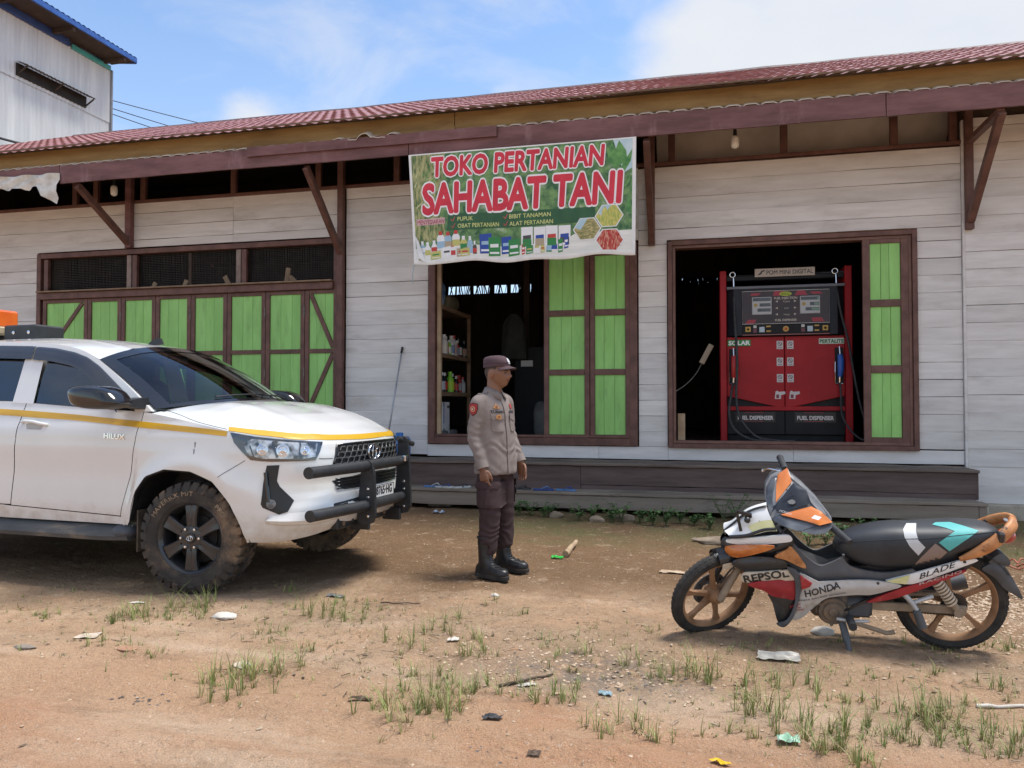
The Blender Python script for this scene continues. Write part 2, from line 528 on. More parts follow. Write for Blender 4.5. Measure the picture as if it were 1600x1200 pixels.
brown = gmix(gn(3.0, 8, 0.7, 51), (0.135, 0.080, 0.043), (0.275, 0.168, 0.094))
c = gmix(gmr(ydist, -5.1, -3.7, 0.0, 0.95), c, brown)                                                 # darker brown soil towards the shop
moss = gma('MULTIPLY', gmr(ydist, -3.0, -1.8), gma('MULTIPLY', gmr(sp.outputs['X'], -3.2, -1.8), gmr(gn(1.6, 7, 0.7, 61), 0.34, 0.58, 0, 0.85)))
c = gmix(moss, c, (0.17, 0.16, 0.07))
dxc = gma('SUBTRACT', sp.outputs['X'], -0.55); dyc = gma('ADD', sp.outputs['Y'], 5.95)
ash = gmr(gma('SQRT', gma('ADD', gma('MULTIPLY', dxc, dxc), gma('MULTIPLY', dyc, gma('MULTIPLY', dyc, 2.2)))), 0.85, 0.1)
c = gmix(gma('MULTIPLY', ash, gmr(gn(7, 8, 0.75, 71), 0.40, 0.60, 0, 0.8)), c, (0.20, 0.175, 0.15))       # old bonfire ash
grit = gmr(gn(60, 3, 0.5, 3), 0.60, 0.72)
crumb = gmr(gn(17, 9, 0.75, 13), 0.50, 0.66)
rough_band = gmr(ydist, -6.6, -5.4)
c = gmix(gma('MULTIPLY', crumb, gma('ADD', gma('MULTIPLY', rough_band, 0.35), 0.22)), c, (0.25, 0.15, 0.085))
c = gmix(gma('MULTIPLY', gmr(gn(5.5, 9, 0.72, 33), 0.55, 0.70), gma('MULTIPLY', rough_band, 0.6)), c, (0.58, 0.44, 0.31))
c = gmix(gma('MULTIPLY', grit, 0.5), c, (0.66, 0.55, 0.44))
fine = gmr(gn(150, 3, 0.7, 6), 0.30, 0.70, 0.80, 1.16)
fv = N.new('ShaderNodeHueSaturation'); L.new(fine, fv.inputs['Value']); L.new(c, fv.inputs['Color']); c = fv.outputs['Color']
dark = gmr(gn(38, 3, 0.6, 8), 0.62, 0.72)
c = gmix(gma('MULTIPLY', dark, 0.6), c, (0.20, 0.13, 0.085))
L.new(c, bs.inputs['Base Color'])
bp = N.new('ShaderNodeBump'); bp.inputs['Strength'].default_value = 1.0; bp.inputs['Distance'].default_value = 0.035
L.new(gma('ADD', gn(22, 8, 0.72), gma('MULTIPLY', gn(95, 4, 0.6), 0.35)), bp.inputs['Height']); L.new(bp.outputs[0], bs.inputs['Normal'])
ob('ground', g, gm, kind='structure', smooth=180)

# loose grit: far too many to count
gr = MB()
rg = random.Random(3)
def pebble(mb, x, y, s, rg, flatk=0.6, z=None):
    k = len(mb.v); a0 = rg.random() * 6.28
    z0 = gh(x, y) if z is None else z
    ring = [(x + math.cos(a0 + i * 1.2566) * s * rg.uniform(.7, 1.1), y + math.sin(a0 + i * 1.2566) * s * rg.uniform(.7, 1.1), z0 + s * flatk * rg.uniform(.0, .3)) for i in range(5)]
    mb.v += ring + [(x + rg.uniform(-.3, .3) * s, y + rg.uniform(-.3, .3) * s, z0 + s * flatk)]
    mb.f += [(k + i, k + (i + 1) % 5, k + 5) for i in range(5)]
for _ in range(3600):
    x = rg.uniform(-5, 2.8); y = -7.4 + 6.2 * rg.random() ** 0.9
    pebble(gr, x, y, rg.choice((.003, .004, .005, .009)) * rg.uniform(.7, 1.3), rg)
for _ in range(2600):                                              # pale gravel behind the motorcycle
    x = rg.gauss(1.75, .55); y = rg.gauss(-4.1, .45)
    pebble(gr, x, y, rg.uniform(.006, .016), rg)
for _ in range(500):
    x = rg.gauss(-.6, .5); y = rg.gauss(-5.9, .3)
    pebble(gr, x, y, rg.uniform(.005, .014), rg)
ob('gravel', gr, pm('grit', (0.36, 0.245, 0.155), (0.60, 0.46, 0.33), scale=23, rough=0.95), kind='stuff')

# ------------------------------------------------------------------ shop building
m_wash = pm('whitewashed_wood', (0.60, 0.580, 0.560), (0.75, 0.740, 0.725), scale=5.0, stretch=(0.35, 1, 2.6), rough=0.85, bump=0.2, bscale=14,
            c3=(0.42, 0.395, 0.365), c3scale=1.7, c3lo=0.50, c3hi=0.82, c3stretch=(0.5, 1, 1.5), rand=0.10, lo=0.25, hi=0.65)
m_maroon = pm('maroon_fascia_paint', (0.115, 0.046, 0.042), (0.215, 0.10, 0.098), scale=3.2, stretch=(0.5, 1, 2.2), rough=0.6, bump=0.15,
              c3=(0.30, 0.175, 0.175), c3scale=2.6, c3lo=0.55, c3hi=0.8, c3stretch=(1.5, 1, 0.5))
m_brown = pm('brown_frame_paint', (0.095, 0.042, 0.032), (0.165, 0.078, 0.060), scale=7, stretch=(1, 1, 1), rough=0.55, bump=0.15, bscale=30, rand=0.08)
m_ochre = pm('ochre_board_paint', (0.20, 0.125, 0.040), (0.31, 0.205, 0.075), scale=4, stretch=(0.3, 1, 2), rough=0.7, bump=0.2, c3=(0.14, 0.075, 0.03), c3stretch=(0.6, 1, 1.4))
m_green = pm('lime_green_paint', (0.25, 0.545, 0.14), (0.315, 0.64, 0.19), scale=5, stretch=(1.5, 1, 0.4), rough=0.55, bump=0.12, bscale=22, rand=0.07,
             c3=(0.20, 0.38, 0.115), c3scale=3.5, c3lo=0.50, c3hi=0.80, c3stretch=(2.5, 1, 0.5))
m_raw = pm('raw_timber', (0.30, 0.20, 0.12), (0.48, 0.36, 0.23), scale=6, stretch=(0.6, 1, 0.6), rough=0.8, bump=0.2)
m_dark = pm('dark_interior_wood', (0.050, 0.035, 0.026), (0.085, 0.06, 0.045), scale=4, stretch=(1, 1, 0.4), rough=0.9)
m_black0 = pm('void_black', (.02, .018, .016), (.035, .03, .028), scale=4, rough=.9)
m_roof = pm('maroon_roof_sheet', (0.23, 0.085, 0.082), (0.40, 0.19, 0.18), scale=3.0, stretch=(0.6, 1.5, 1), rough=0.5, bump=0.2,
            c3=(0.55, 0.37, 0.34), c3scale=7, c3lo=0.56, c3hi=0.72, c3stretch=(0.9, 2.2, 1))  # paler streaks put fading and tile glints into the colour
m_sheet = pm('pale_corrugated_sheet', (0.50, 0.43, 0.34), (0.66, 0.60, 0.50), scale=5, rough=0.6)
m_step = pm('weathered_step_wood', (0.105, 0.080, 0.066), (0.19, 0.152, 0.125), scale=4, stretch=(0.35, 1, 3), rough=0.85, bump=0.3, bscale=18,
            c3=(0.18, 0.155, 0.135), c3scale=3, c3stretch=(0.5, 2, 2))
m_riser = pm('dark_riser_wood', (0.085, 0.058, 0.052), (0.14, 0.100, 0.090), scale=4, stretch=(0.35, 1, 3), rough=0.85, bump=0.3, c3=(0.21, 0.17, 0.155), c3scale=5, c3lo=0.64, c3hi=0.75)
m_lower = pm('grey_step_wood', (0.20, 0.163, 0.128), (0.29, 0.245, 0.20), scale=3, stretch=(0.3, 1, 2.5), rough=0.85, bump=0.3, c3=(0.08, 0.065, 0.055), c3scale=3, c3stretch=(0.6, 1, 1.5))
m_conc = pm('mossy_concrete', (0.33, 0.29, 0.23), (0.52, 0.47, 0.39), scale=5, rough=0.95, bump=0.5, c3=(0.21, 0.17, 0.11), c3scale=3)

shop = empty('shop_building', (0, 0, 0), label='long single storey timber shop with grey plank walls, green shutters and maroon roof', cat='building')
rp = random.Random(11)
def planks(x0, x1, z0, z1, pitch=0.196, zoff=1.23, y=0.0, joints=()):
    """horizontal wall boards filling a rectangle, each board its own object"""
    k = math.floor((z0 - zoff) / pitch + 1e-6)
    while True:
        a = zoff + k * pitch; b = a + pitch; k += 1
        if a >= z1 - 0.01: break
        lo, hi = max(a, z0), min(b, z1)
        if hi - lo < 0.025: continue
        xs = [x0] + list(joints) + [x1]
        for p, q in zip(xs, xs[1:]):
            gap = rp.choice((0.0012, 0.0015, 0.002, 0.003, 0.007)); dy = rp.uniform(-0.004, 0.004)
            h = hi - lo - gap
            t = 0.022
            mb = MB(); n = max(2, int((q - p) / 0.5))
            w = [rp.uniform(-.0025, .0025) for _ in range(n + 1)]; w2 = [rp.uniform(-.002, .002) for _ in range(n + 1)]
            rings = []
            for i in range(n + 1):
                x = p + 0.0015 + (q - p - 0.003) * i / n
                zb, zt = lo + w2[i] + gap / 2, lo + gap / 2 + h + w[i]
                rings.append([(x, y + dy + t, zb), (x, y + dy + .003, zb), (x, y + dy, zb + .003), (x, y + dy, zt - .003), (x, y + dy + .003, zt), (x, y + dy + t, zt)])
            mb.loft(rings)
            ob('wall_plank', mb, m_wash, shop, fix=True)
planks(-12.6, -9.975, 0.62, 3.66)
planks(-12.6, -4.80, 3.66, 4.33, joints=(-8.27, -6.55))
planks(-9.975, -4.86, 0.62, 1.14, joints=(-7.4,))
planks(-4.765, -3.56, 0.62, 4.33, zoff=1.23)
planks(-3.56, -0.74, 3.40, 4.33, zoff=1.20)
planks(-3.56, -0.38, 0.62, 0.785, zoff=0.62, joints=(-1.25,))
planks(-0.74, -0.385, 0.785, 3.40, zoff=1.17)
planks(-0.74, 2.95, 3.375, 4.33, zoff=1.17)
planks(2.485, 2.95, 0.785, 3.375, zoff=1.20, pitch=0.202)
planks(-0.38, 2.95, 0.62, 0.785, zoff=0.62, joints=(1.1,))
planks(2.985, 6.6, 0.19, 4.62, pitch=0.206, zoff=0.19, y=-0.012)
ob('corner_trim', MB().box((2.968, -0.006, 2.40), (0.028, 0.05, 4.4), 0.004), m_wash, shop)
# light-stop block behind the boards, floor, inner walls
bk = MB()
bk.box((-11.25, 0.30, 2.45), (2.5, 0.5, 3.7)); ob('leak_block', bk, m_dark, shop)  # unseen dark block added to stop light leaking in behind the planks
ob('interior_floor', MB().box((-3.0, 4.1, 0.70), (19.0, 8.1, 0.14)), pm('floor_boards', (0.10, 0.078, 0.058), (0.17, 0.135, 0.10), scale=5, stretch=(0.5, 3, 1), rough=0.8), shop)
bw = MB()
bw.box((-3.0, 8.2, 2.35), (19.2, 0.06, 3.3))
bw.box((-3.0, 8.2, 4.60), (19.2, 0.06, 0.80))
for a, b in ((-12.6, -6.02), (-5.44, -5.36), (-4.94, -4.83), (-4.51, -4.42), (-4.18, -4.08), (-3.91, -0.46), (0.42, 6.6)):
    bw.box(((a + b) / 2, 8.2, 4.1), (b - a, 0.06, 0.22))
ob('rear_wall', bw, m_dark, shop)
lat = MB()
rl = random.Random(5)
for x0, x1 in ((-6.02, -5.44), (-5.36, -4.94), (-4.83, -4.51), (-4.42, -4.18), (-4.08, -3.91), (-0.46, 0.42)):
    x = x0
    while x < x1:
        lat.bar((x, 8.2, 4.0), (x + rl.uniform(-.06, .06), 8.2, 4.2), .02, rl.uniform(.008, .03)); x += rl.uniform(.03, .07) * (0.10 if x0 > -1 else 1)  # last slot's bars packed together, shaped to dim the light coming through
tag(ob('lattice', lat, m_dark, shop), kind='stuff')
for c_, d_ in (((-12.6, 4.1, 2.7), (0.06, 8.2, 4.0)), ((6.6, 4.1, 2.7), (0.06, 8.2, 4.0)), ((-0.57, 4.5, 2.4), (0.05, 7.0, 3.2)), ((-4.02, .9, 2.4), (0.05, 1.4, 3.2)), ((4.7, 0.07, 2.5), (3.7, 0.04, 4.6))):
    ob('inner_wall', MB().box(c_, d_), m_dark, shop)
for x in (-2.9, -1.95):
    ob('interior_post', MB().box((x, 3.2, 2.5), (0.10, 0.10, 3.6), .004), m_dark, shop)
ob('ceiling_panel', MB().grid(lambda u, v: (-0.52 + 3.44 * u, 0.50 - 0.32 * v, 4.28 + 0.62 * v), 4, 4), pm('pale_ceiling_board', (0.42, 0.38, 0.33), (0.52, 0.48, 0.43), scale=3, rough=0.9), shop)
dk = MB(); dk.grid(lambda u, v: (-12.5 + 11.9 * u, 0.3 + 7.8 * v, 4.95 + 0.9 * (1 - abs(2 * v - 1))), 2, 6); dk.grid(lambda u, v: (-0.52 + 7.1 * u, 2.1 + 6.0 * v, 5.1 + 0.7 * (1 - abs(2 * v - 1))), 2, 6)
ob('interior_ceiling', dk, m_dark, shop)
# studs and rail in the open strip under the eave
ob('top_rail', MB().box((-4.8, 0.0, 4.345), (15.5, 0.07, 0.045), .004), m_brown, shop)
for x in (-9.3, -8.92, -8.08, -6.55, -5.2, -4.02, -2.4, -0.32, 1.02, 2.25, 2.88):
    ob('eave_stud', MB().box((x, 0.02, 4.62), (0.085, 0.06, 0.50), .004), m_brown, shop)
ob('soffit', MB().box((-3.0, -0.55, 4.885), (19.2, 1.0, 0.02)), pm('soffit_board', (0.14, 0.095, 0.055), (0.20, 0.14, 0.085), scale=5, rough=0.85), shop)

# fascias
def board(name, x0, x1, z0, z1, y, t, mat, wob=0.004, seed=0):
    r = random.Random(seed); n = max(3, int((x1 - x0) / 0.4)); rings = []
    for i in range(n + 1):
        x = x0 + (x1 - x0) * i / n; a = r.uniform(-wob, wob); b = r.uniform(-wob, wob); dy = r.uniform(-wob, wob) * .6
        rings.append([(x, y + dy, z0 + a), (x, y + dy, z1 + b), (x, y + dy + t, z1 + b), (x, y + dy + t, z0 + a)])
    return ob(name, MB().loft(rings), mat, shop, fix=True)
for i, (a, b) in enumerate(((-12.9, -8.52), (-8.51, -3.42), (-3.41, 1.92), (1.93, 6.9))):
    board('fascia_board', a, b, 4.345 + (0.02 if i == 0 else 0), 4.585, -1.105, 0.03, m_maroon, seed=i)
board('fascia_board', -5.6, -2.3, 4.475, 4.60, -1.140, 0.025, m_maroon, seed=9)
for i, (a, b) in enumerate(((-12.9, -2.86), (-2.85, 6.9))):
    board('eave_board', a, b, 4.60 + 0.035 * i, 4.845, -1.02, 0.03, m_ochre, seed=20 + i)
board('eave_board', -4.6, -2.84, 4.60, 4.665, -1.05, 0.02, m_ochre, seed=29)
# thin corrugated strip whose pale edge shows above the fascia
cs = MB(); WL = 0.19
nx = int(19.6 / (WL / 8))
def strip(u, v):
    x = -12.8 + 19.6 * u; d = 0.0
    c = math.exp(-((x + 3.95) / 0.42) ** 2)
    return (x, -1.098 - 0.06 * c + 0.12 * v, 4.607 - 0.026 * math.exp(-((((x / WL) % 1.0) - .5) / .14) ** 2) + 0.06 * v + 0.035 * c * math.sin(x * 17))
cs.grid(strip, nx, 1)
k = len(cs.v); cs.v += [(x, y, z - 0.009) for x, y, z in cs.v[:]]
for i in range(nx): cs.f.append((2 * i, 2 * i + 2, k + 2 * i + 2, k + 2 * i))
ob('corrugated_strip', cs, m_sheet, shop, smooth=50)
# roof
def roof_sheet(y0, z0, y1, z1, nrow, name):
    mb = MB(); XL, XR = -13.1, 7.0; wl = 0.152; n = int((XR - XL) / (wl / 6)); rows = []
    d = Vector((0, y1 - y0, z1 - z0)).normalized(); nz = Vector((0, -d.z, d.y)) if y1 > y0 else Vector((0, d.z, -d.y))
    if nz.z < 0: nz = -nz
    for r in range(nrow):
        for e in (0.0, 0.999):
            t = (r + e) / nrow
            lift = 0.014 * (1 - e) + 0.015
            rr = random.Random(r)
            rows.append([(XL + (XR - XL) * i / n,
                          y0 + (y1 - y0) * t + nz.y * (lift + 0.016 * (0.5 + 0.5 * math.sin(2 * math.pi * (XL + (XR - XL) * i / n) / wl)) ** 0.8) ,
                          z0 + (z1 - z0) * t + nz.z * (lift + 0.016 * (0.5 + 0.5 * math.sin(2 * math.pi * (XL + (XR - XL) * i / n) / wl)) ** 0.8)
                          + 0.012 * noise.noise(Vector(((XL + (XR - XL) * i / n) * .6, t * 9, 2)))) for i in range(n + 1)])
    mb.loft(rows, cap=False, closed=False)
    return ob(name, mb, m_roof, shop, smooth=40)
roof_sheet(-1.20, 4.765, 4.0, 7.09, 17, 'roof')
ob('roof', MB().grid(lambda u, v: (-13.1 + 20.1 * u, 4.0 + 5.2 * v, 7.10 - 2.2 * v), 4, 4), m_roof, shop)
rc = MB(); rings = []
for i in range(70):
    x = -13.1 + 20.1 * i / 69; dz = 0.012 * noise.noise(Vector((x * 1.3, 4, 1)))
    rings.append([(x, 3.86, 7.06 + dz), (x, 3.94, 7.125 + dz), (x, 4.0, 7.15 + dz), (x, 4.07, 7.125 + dz), (x, 4.2, 7.04 + dz)])
rc.loft(rings, cap=False, closed=False)
ob('ridge_cap', rc, pm('dark_ridge', (0.06, 0.035, 0.035), (0.12, 0.07, 0.07), scale=5, rough=0.6), shop)
for x in (-12.62, 6.6):
    ob('gable', MB().prism([(-1.1, 4.5), (4, 6.95), (9.1, 4.5)], 0.04, Matrix(((0, 0, 1, x), (1, 0, 0, 0), (0, 1, 0, 0), (0, 0, 0, 1)))), m_dark, shop, fix=True)
# brackets: post on the wall, strut and tie carrying the fascia
for x, zp0, zp1, zb in ((-8.27, 3.645, 4.86, 3.72), (-4.82, 1.14, 4.86, 3.42), (-0.57, 3.31, 4.86, 3.36), (3.02, 3.32, 4.86, 3.42)):
    br = empty('bracket', (0, 0, 0), parent=shop)
    w = 0.085 if x > -8 else 0.10
    ob('post', MB().box((x, -0.052, (zp0 + zp1) / 2), (w, 0.085, zp1 - zp0), .005), m_maroon if x < -8 else m_brown, br)
    ob('strut', MB().bar((x + .004, -0.085, zb), (x + .004, -1.05, 4.315), 0.075, 0.085, ch=.004), m_brown, br)
    if x > 2: ob('tie', MB().box((x, -0.55, 4.325 if x > 2 else 4.43), (0.075, 0.98, 0.06), .004), m_brown, br)

# ------------------------------------------------------------------ window and door frames, shutters
def frame_rect(par, x0, x1, z0, z1, w=0.075, y=-0.03, d=0.10, mat=None, bottom=True, w2=None):
    mat = mat or m_brown; w2 = w2 or w
    ob('jamb', MB().box((x0 + w / 2, y + d / 2, (z0 + z1) / 2), (w, d, z1 - z0), .004), mat, par)
    ob('jamb', MB().box((x1 - w / 2, y + d / 2, (z0 + z1) / 2), (w, d, z1 - z0), .004), mat, par)
    ob('head', MB().box(((x0 + x1) / 2, y + d / 2 - .003, z1 - w / 2), (x1 - x0 - 2 * w + .002, d, w), .004), mat, par)
    if bottom: ob('sill', MB().box(((x0 + x1) / 2, y + d / 2 - .003, z0 + w2 / 2), (x1 - x0 - 2 * w + .002, d, w2), .004), mat, par)
rs = random.Random(21)
def shutter_leaf(x0, x1, rows, y=-0.012, w=0.065, diag=None, nb=3, turn=None):
    """one shutter leaf: stiles, rails, green boards set back between them, hinges"""
    lf = empty('shutter_leaf', (0, 0, 0), parent=shop)
    zb, zt = rows[0][0] - w, rows[-1][1] + w * .8
    for x in (x0 + w / 2, x1 - w / 2):
        ob('stile', MB().box((x, y, (zb + zt) / 2), (w - .002, 0.035, zt - zb), .004), m_brown, lf)
    zs = [zb] + [v for r in rows for v in r] + [zt]
    for a, b in zip(zs[0::2], zs[1::2]):
        ob('rail', MB().box(((x0 + x1) / 2, y - .001, (a + b) / 2), (x1 - x0 - 2 * w + .001, 0.031, b - a), .003), m_brown, lf)
    for a, b in rows:
        xs = [x0 + w]
        for i in range(1, nb): xs.append(x0 + w + (x1 - x0 - 2 * w) * (i / nb + rs.uniform(-.05, .05)))
        xs.append(x1 - w)
        for p, q in zip(xs, xs[1:]):
            gp = rs.choice((.0015, .002, .004))
            ob('board', MB().box(((p + q) / 2, y + .010 + rs.uniform(-.002, .002), (a + b) / 2), (q - p - gp, 0.012, b - a + .01), .0015), m_green, lf)
    if diag:
        for (p, q) in diag:
            ob('brace', MB().bar((p[0], y - .004, p[1]), (q[0], y - .004, q[1]), 0.024, w * .95, up=(1, 0, .3), ch=.003), m_brown, lf)
    return lf
# the wide opening with transoms behind the pickup
wf = empty('window_frame', (0, 0, 0), parent=shop)
frame_rect(wf, -9.96, -4.865, 1.14, 3.635, w=0.075, y=-0.035, d=0.10)
ob('transom', MB().box((-7.41, -0.02, 2.97), (4.95, 0.11, 0.10), .006), m_brown, wf)
ob('transom_ledge', MB().box((-7.41, -0.04, 3.035), (4.95, 0.17, 0.022), .004), pm('worn_ledge', (0.20, 0.13, 0.085), (0.30, 0.215, 0.15), scale=7, rough=0.8), wf)
for x in (-9.79, -8.29, -8.19, -6.44, -6.35):
    ob('mullion', MB().box((x, 0.0, 3.295), (0.075, 0.06, 0.50), .004), m_brown if x not in (-8.29, -6.44) else pm('worn_mullion', (0.20, 0.15, 0.13), (0.30, 0.24, 0.21), scale=8, rough=0.8), wf)
ob('inner_stud', MB().box((-7.28, 0.05, 3.295), (0.05, 0.05, 0.5), .003), m_dark, wf)
for a, b in ((-9.74, -8.33), (-8.15, -6.48), (-6.31, -4.95)):
    nt_ = MB(); x = a
    while x < b: nt_.bar((x, 0.05, 3.05), (x + rs.uniform(-.006, .006), 0.05, 3.56), .0022, .0022); x += 0.026
    z = 3.05
    while z < 3.56: nt_.bar((a, 0.052, z), (b, 0.052, z + rs.uniform(-.004, .004)), .0022, .0022); z += 0.026
    tag(ob('wire_netting', nt_, pm('netting_wire', (0.09, 0.085, 0.08), (0.13, 0.12, 0.11), scale=9, rough=0.6, metal=0.3), wf), kind='stuff')
for x, a, h in ((-7.96, .5, .10), (-7.42, .4, .12), (-6.72, -.5, .16), (-5.74, .15, .24), (-5.66, -.9, .12)):
    ob('timber_offcut', MB().box((0, 0, 0), (0.07, 0.025, h), .003, Matrix.Translation((x, 0.12, 3.06 + h * .4)) @ Matrix.Rotation(a, 4, 'Y')), m_raw, wf)
SX = [(-9.84, -9.02), (-9.015, -8.42), (-8.415, -7.82), (-7.815, -7.22), (-7.215, -6.62), (-6.615, -6.00), (-5.995, -5.385), (-5.38, -4.875)]
for i, (a, b) in enumerate(SX):
    rows = [(1.29, 2.03), (2.09, 2.865)]
    dg = None
    if i == 0: dg = [((a + .10, 2.10), (b - .10, 2.855))]
    if i == 7: dg = [((a + .09, 2.855), (b - .075, 2.11)), ((a + .09, 1.30), (b - .075, 2.02))]
    lf = shutter_leaf(a, b, rows, diag=dg, nb=3 if i else 4)
    if i in (1, 3, 5, 6):
        for z in (2.62, 1.75):
            ob('hinge', MB().box((b - .005, -0.034, z), (0.022, 0.008, 0.16), .002), pm('hinge_steel', (0.10, 0.085, 0.075), (0.22, 0.19, 0.17), scale=40, rough=0.5, metal=0.8), lf)
# shop doorway under the banner
df = empty('door_frame', (0, 0, 0), parent=shop)
frame_rect(df, -3.545, -0.755, 0.79, 3.375, w=0.095, y=-0.035, d=0.14)
ob('door_lining', MB().box((-3.415, 0.06, 2.08), (0.055, 0.06, 2.4), .004), m_raw, df)
ob('threshold', MB().box((-2.15, -0.02, 0.905), (2.58, 0.05, 0.03), .004), m_brown, df)
shutter_leaf(-1.955, -1.36, [(0.93, 1.69), (1.765, 2.45), (2.53, 3.22)], y=-0.02, w=0.066)
shutter_leaf(-1.355, -0.845, [(0.93, 1.69), (1.765, 2.45), (2.53, 3.22)], y=-0.014, w=0.062)
# dispenser bay
pf = empty('window_frame', (0, 0, 0), parent=shop)
frame_rect(pf, -0.375, 2.475, 0.775, 3.355, w=0.055, y=-0.045, d=0.10)
frame_rect(pf, -0.318, 2.418, 0.832, 3.298, w=0.035, y=-0.02, d=0.14, mat=pm('inner_frame_paint', (0.125, 0.062, 0.046), (0.20, 0.105, 0.08), scale=6, rough=0.6))
shutter_leaf(1.885, 2.385, [(0.93, 1.685), (1.775, 2.465), (2.55, 3.215)], y=0.0, w=0.085)
ob('timber_offcut', MB().box((-0.22, 0.14, 1.02), (0.09, 0.03, 0.36), .003), m_raw, pf)

# ------------------------------------------------------------------ steps in front
st = empty('timber_steps', (0, 0, 0), label='two long dark weathered timber steps running below the shop doorway and dispenser window', cat='steps')
def long_board(name, x0, x1, y0, y1, z0, z1, mat, seed, wob=.004, par=st):
    r = random.Random(seed); n = max(4, int((x1 - x0) / .25)); rings = []
    for i in range(n + 1):
        x = x0 + (x1 - x0) * i / n; a, b, c_ = (r.uniform(-wob, wob) for _ in range(3))
        e = .005
        rings.append([(x, y0 + a * .4, z0 + c_ + e), (x, y0 + a * .4, z1 + b - e), (x, y0 + a * .4 + e, z1 + b), (x, y1, z1 + b), (x, y1, z0 + c_), (x, y0 + e + a * .4, z0 + c_)])
    return ob(name, MB().loft(rings), mat, par, fix=True)
long_board('tread', -6.0, 2.955, -0.475, -0.235, 0.568, 0.600, m_step, 1)
long_board('tread', -6.0, 2.93, -0.232, -0.02, 0.570, 0.612, m_step, 2, .008)
long_board('riser', -6.0, -1.42, -0.445, -0.42, 0.26, 0.565, m_riser, 3)
long_board('riser', -1.415, 2.93, -0.445, -0.42, 0.335, 0.565, m_riser, 4)
long_board('riser', -1.415, 2.93, -0.440, -0.42, 0.262, 0.331, m_riser, 5)
ob('riser_end', MB().box((2.943, -0.235, 0.42), (0.024, 0.40, 0.29), .003), m_riser, st)
long_board('tread', -6.0, 2.925, -0.80, -0.62, 0.245, 0.282, m_lower, 6)
long_board('tread', -6.0, 2.91, -0.617, -0.40, 0.243, 0.280, m_lower, 7)
long_board('lower_riser', -6.0, 2.84, -0.785, -0.755, 0.085, 0.243, m_lower, 8)
ob('riser_end', MB().box((2.885, -0.60, 0.165), (0.08, 0.37, 0.155), .006), m_lower, st)
for x in (-5, -3.2, -1.4, 0.4, 2.2):
    ob('block', MB().box((x, -0.45, 0.02), (0.30, 0.22, 0.22), .01), m_conc, st)
fd = MB(); fd.box((4.95, 0.05, 0.06), (4.1, 0.34, 0.26), .012)
ob('foundation', fd, m_conc, shop)
ob('foundation_block', MB().box((3.02, -0.06, 0.08), (0.22, 0.30, 0.22), .02), m_conc, shop)
ob('underfloor_void_board', MB().box((-4.8, 0.30, 0.30), (15.6, 0.06, 0.66)), m_dark, shop)  # dark board standing in for the unlit void under the floor

# ------------------------------------------------------------------ corrugated tower beyond
tw = empty('corrugated_tower', (0, 0, 0), label='tall pale corrugated metal building with blue roof edge behind the shop roof', cat='building')
TX = -16.4
m_tin = pm('weathered_tin', (0.58, 0.59, 0.58), (0.72, 0.73, 0.71), scale=2.2, stretch=(1, 1.6, 0.16), rough=0.6, c3=(0.36, 0.37, 0.38), c3scale=1.6, c3lo=0.56, c3hi=0.85, c3stretch=(1, 2.2, 0.12))
def tin(name, y0, y1, z0, z1, x, amp=0.012, wl=0.13):
    n = int((y1 - y0) / wl * 4)
    mb = MB().grid(lambda u, v: (x + amp * math.sin(2 * math.pi * (y0 + (y1 - y0) * u) / wl), y0 + (y1 - y0) * u, z0 + (z1 - z0) * v), n, 1)
    return ob(name, mb, m_tin, tw, smooth=180)
ys = [0.0, 2.4, 4.3, 6.2, 7.6, 8.66]
for i, (a, b) in enumerate(zip(ys, ys[1:])):
    tin('wall_sheet', a, b + .05, 9.36, 10.92, TX + 0.02 + 0.006 * (i % 2))
    tin('wall_sheet', a, b + .05, 0.0, 9.42, TX + 0.006 * (i % 2))
ob('core', MB().box((TX - 3.1, 4.3, 5.4), (6.1, 8.55, 10.9)), m_dark, tw)
ob('corner_flashing', MB().box((TX + 0.0, 8.72, 5.45), (0.12, 0.06, 10.9), .005), pm('flashing', (0.20, 0.21, 0.23), (0.30, 0.31, 0.33), scale=4, rough=0.5, metal=0.3), tw)
m_blue = pm('blue_trim_paint', (0.018, 0.075, 0.30), (0.030, 0.125, 0.43), scale=4, rough=0.45)
ob('wall_trim', MB().box((TX + .06, 3.6, 10.98), (0.06, 7.1, 0.20), .01), pm('navy_trim', (0.03, 0.065, 0.20), (0.045, 0.09, 0.27), scale=4, rough=0.5), tw)
ob('wall_trim', MB().box((TX + .05, 7.95, 10.93), (0.05, 1.4, 0.14), .01), pm('teal_trim', (0.06, 0.34, 0.32), (0.10, 0.45, 0.42), scale=4, rough=0.5), tw)
rf = MB(); n = 160
rf.grid(lambda u, v: (TX + 0.80 - 7.75 * v, -1.0 + 9.82 * u, 11.22 + 0.9 * v + 0.012 * math.sin(u * 9.82 * 2 * math.pi / .17)), 380, 2)
ob('roof', rf, m_blue, tw, smooth=180)
ob('eave_edge', MB().box((TX + 0.78, 3.91, 11.13), (0.05, 9.82, 0.14), .01), m_blue, tw)
ob('eave_edge', MB().bar((TX + 0.78, 8.80, 11.13), (TX - 5, 8.80, 11.82), 0.05, 0.16), m_blue, tw)
ob('soffit', MB().box((TX + .38, 3.9, 11.09), (0.78, 9.7, 0.02)), m_dark, tw)
for y in (1.0, 3.0, 5.0, 6.6, 8.4):
    ob('rafter', MB().box((TX + .38, y, 11.02), (0.74, 0.08, 0.12)), m_dark, tw)
aw = MB(); aw.grid(lambda u, v: (TX + .05 + .30 * v, 5.55 + 2.25 * u, 9.80 - .12 * v + .015 * math.sin(u * 2.25 * 2 * math.pi / .12)), 160, 1)
ob('awning', aw, pm('rusty_awning', (.10, .08, .075), (.20, .17, .16), scale=6, rough=.7), tw, smooth=180)
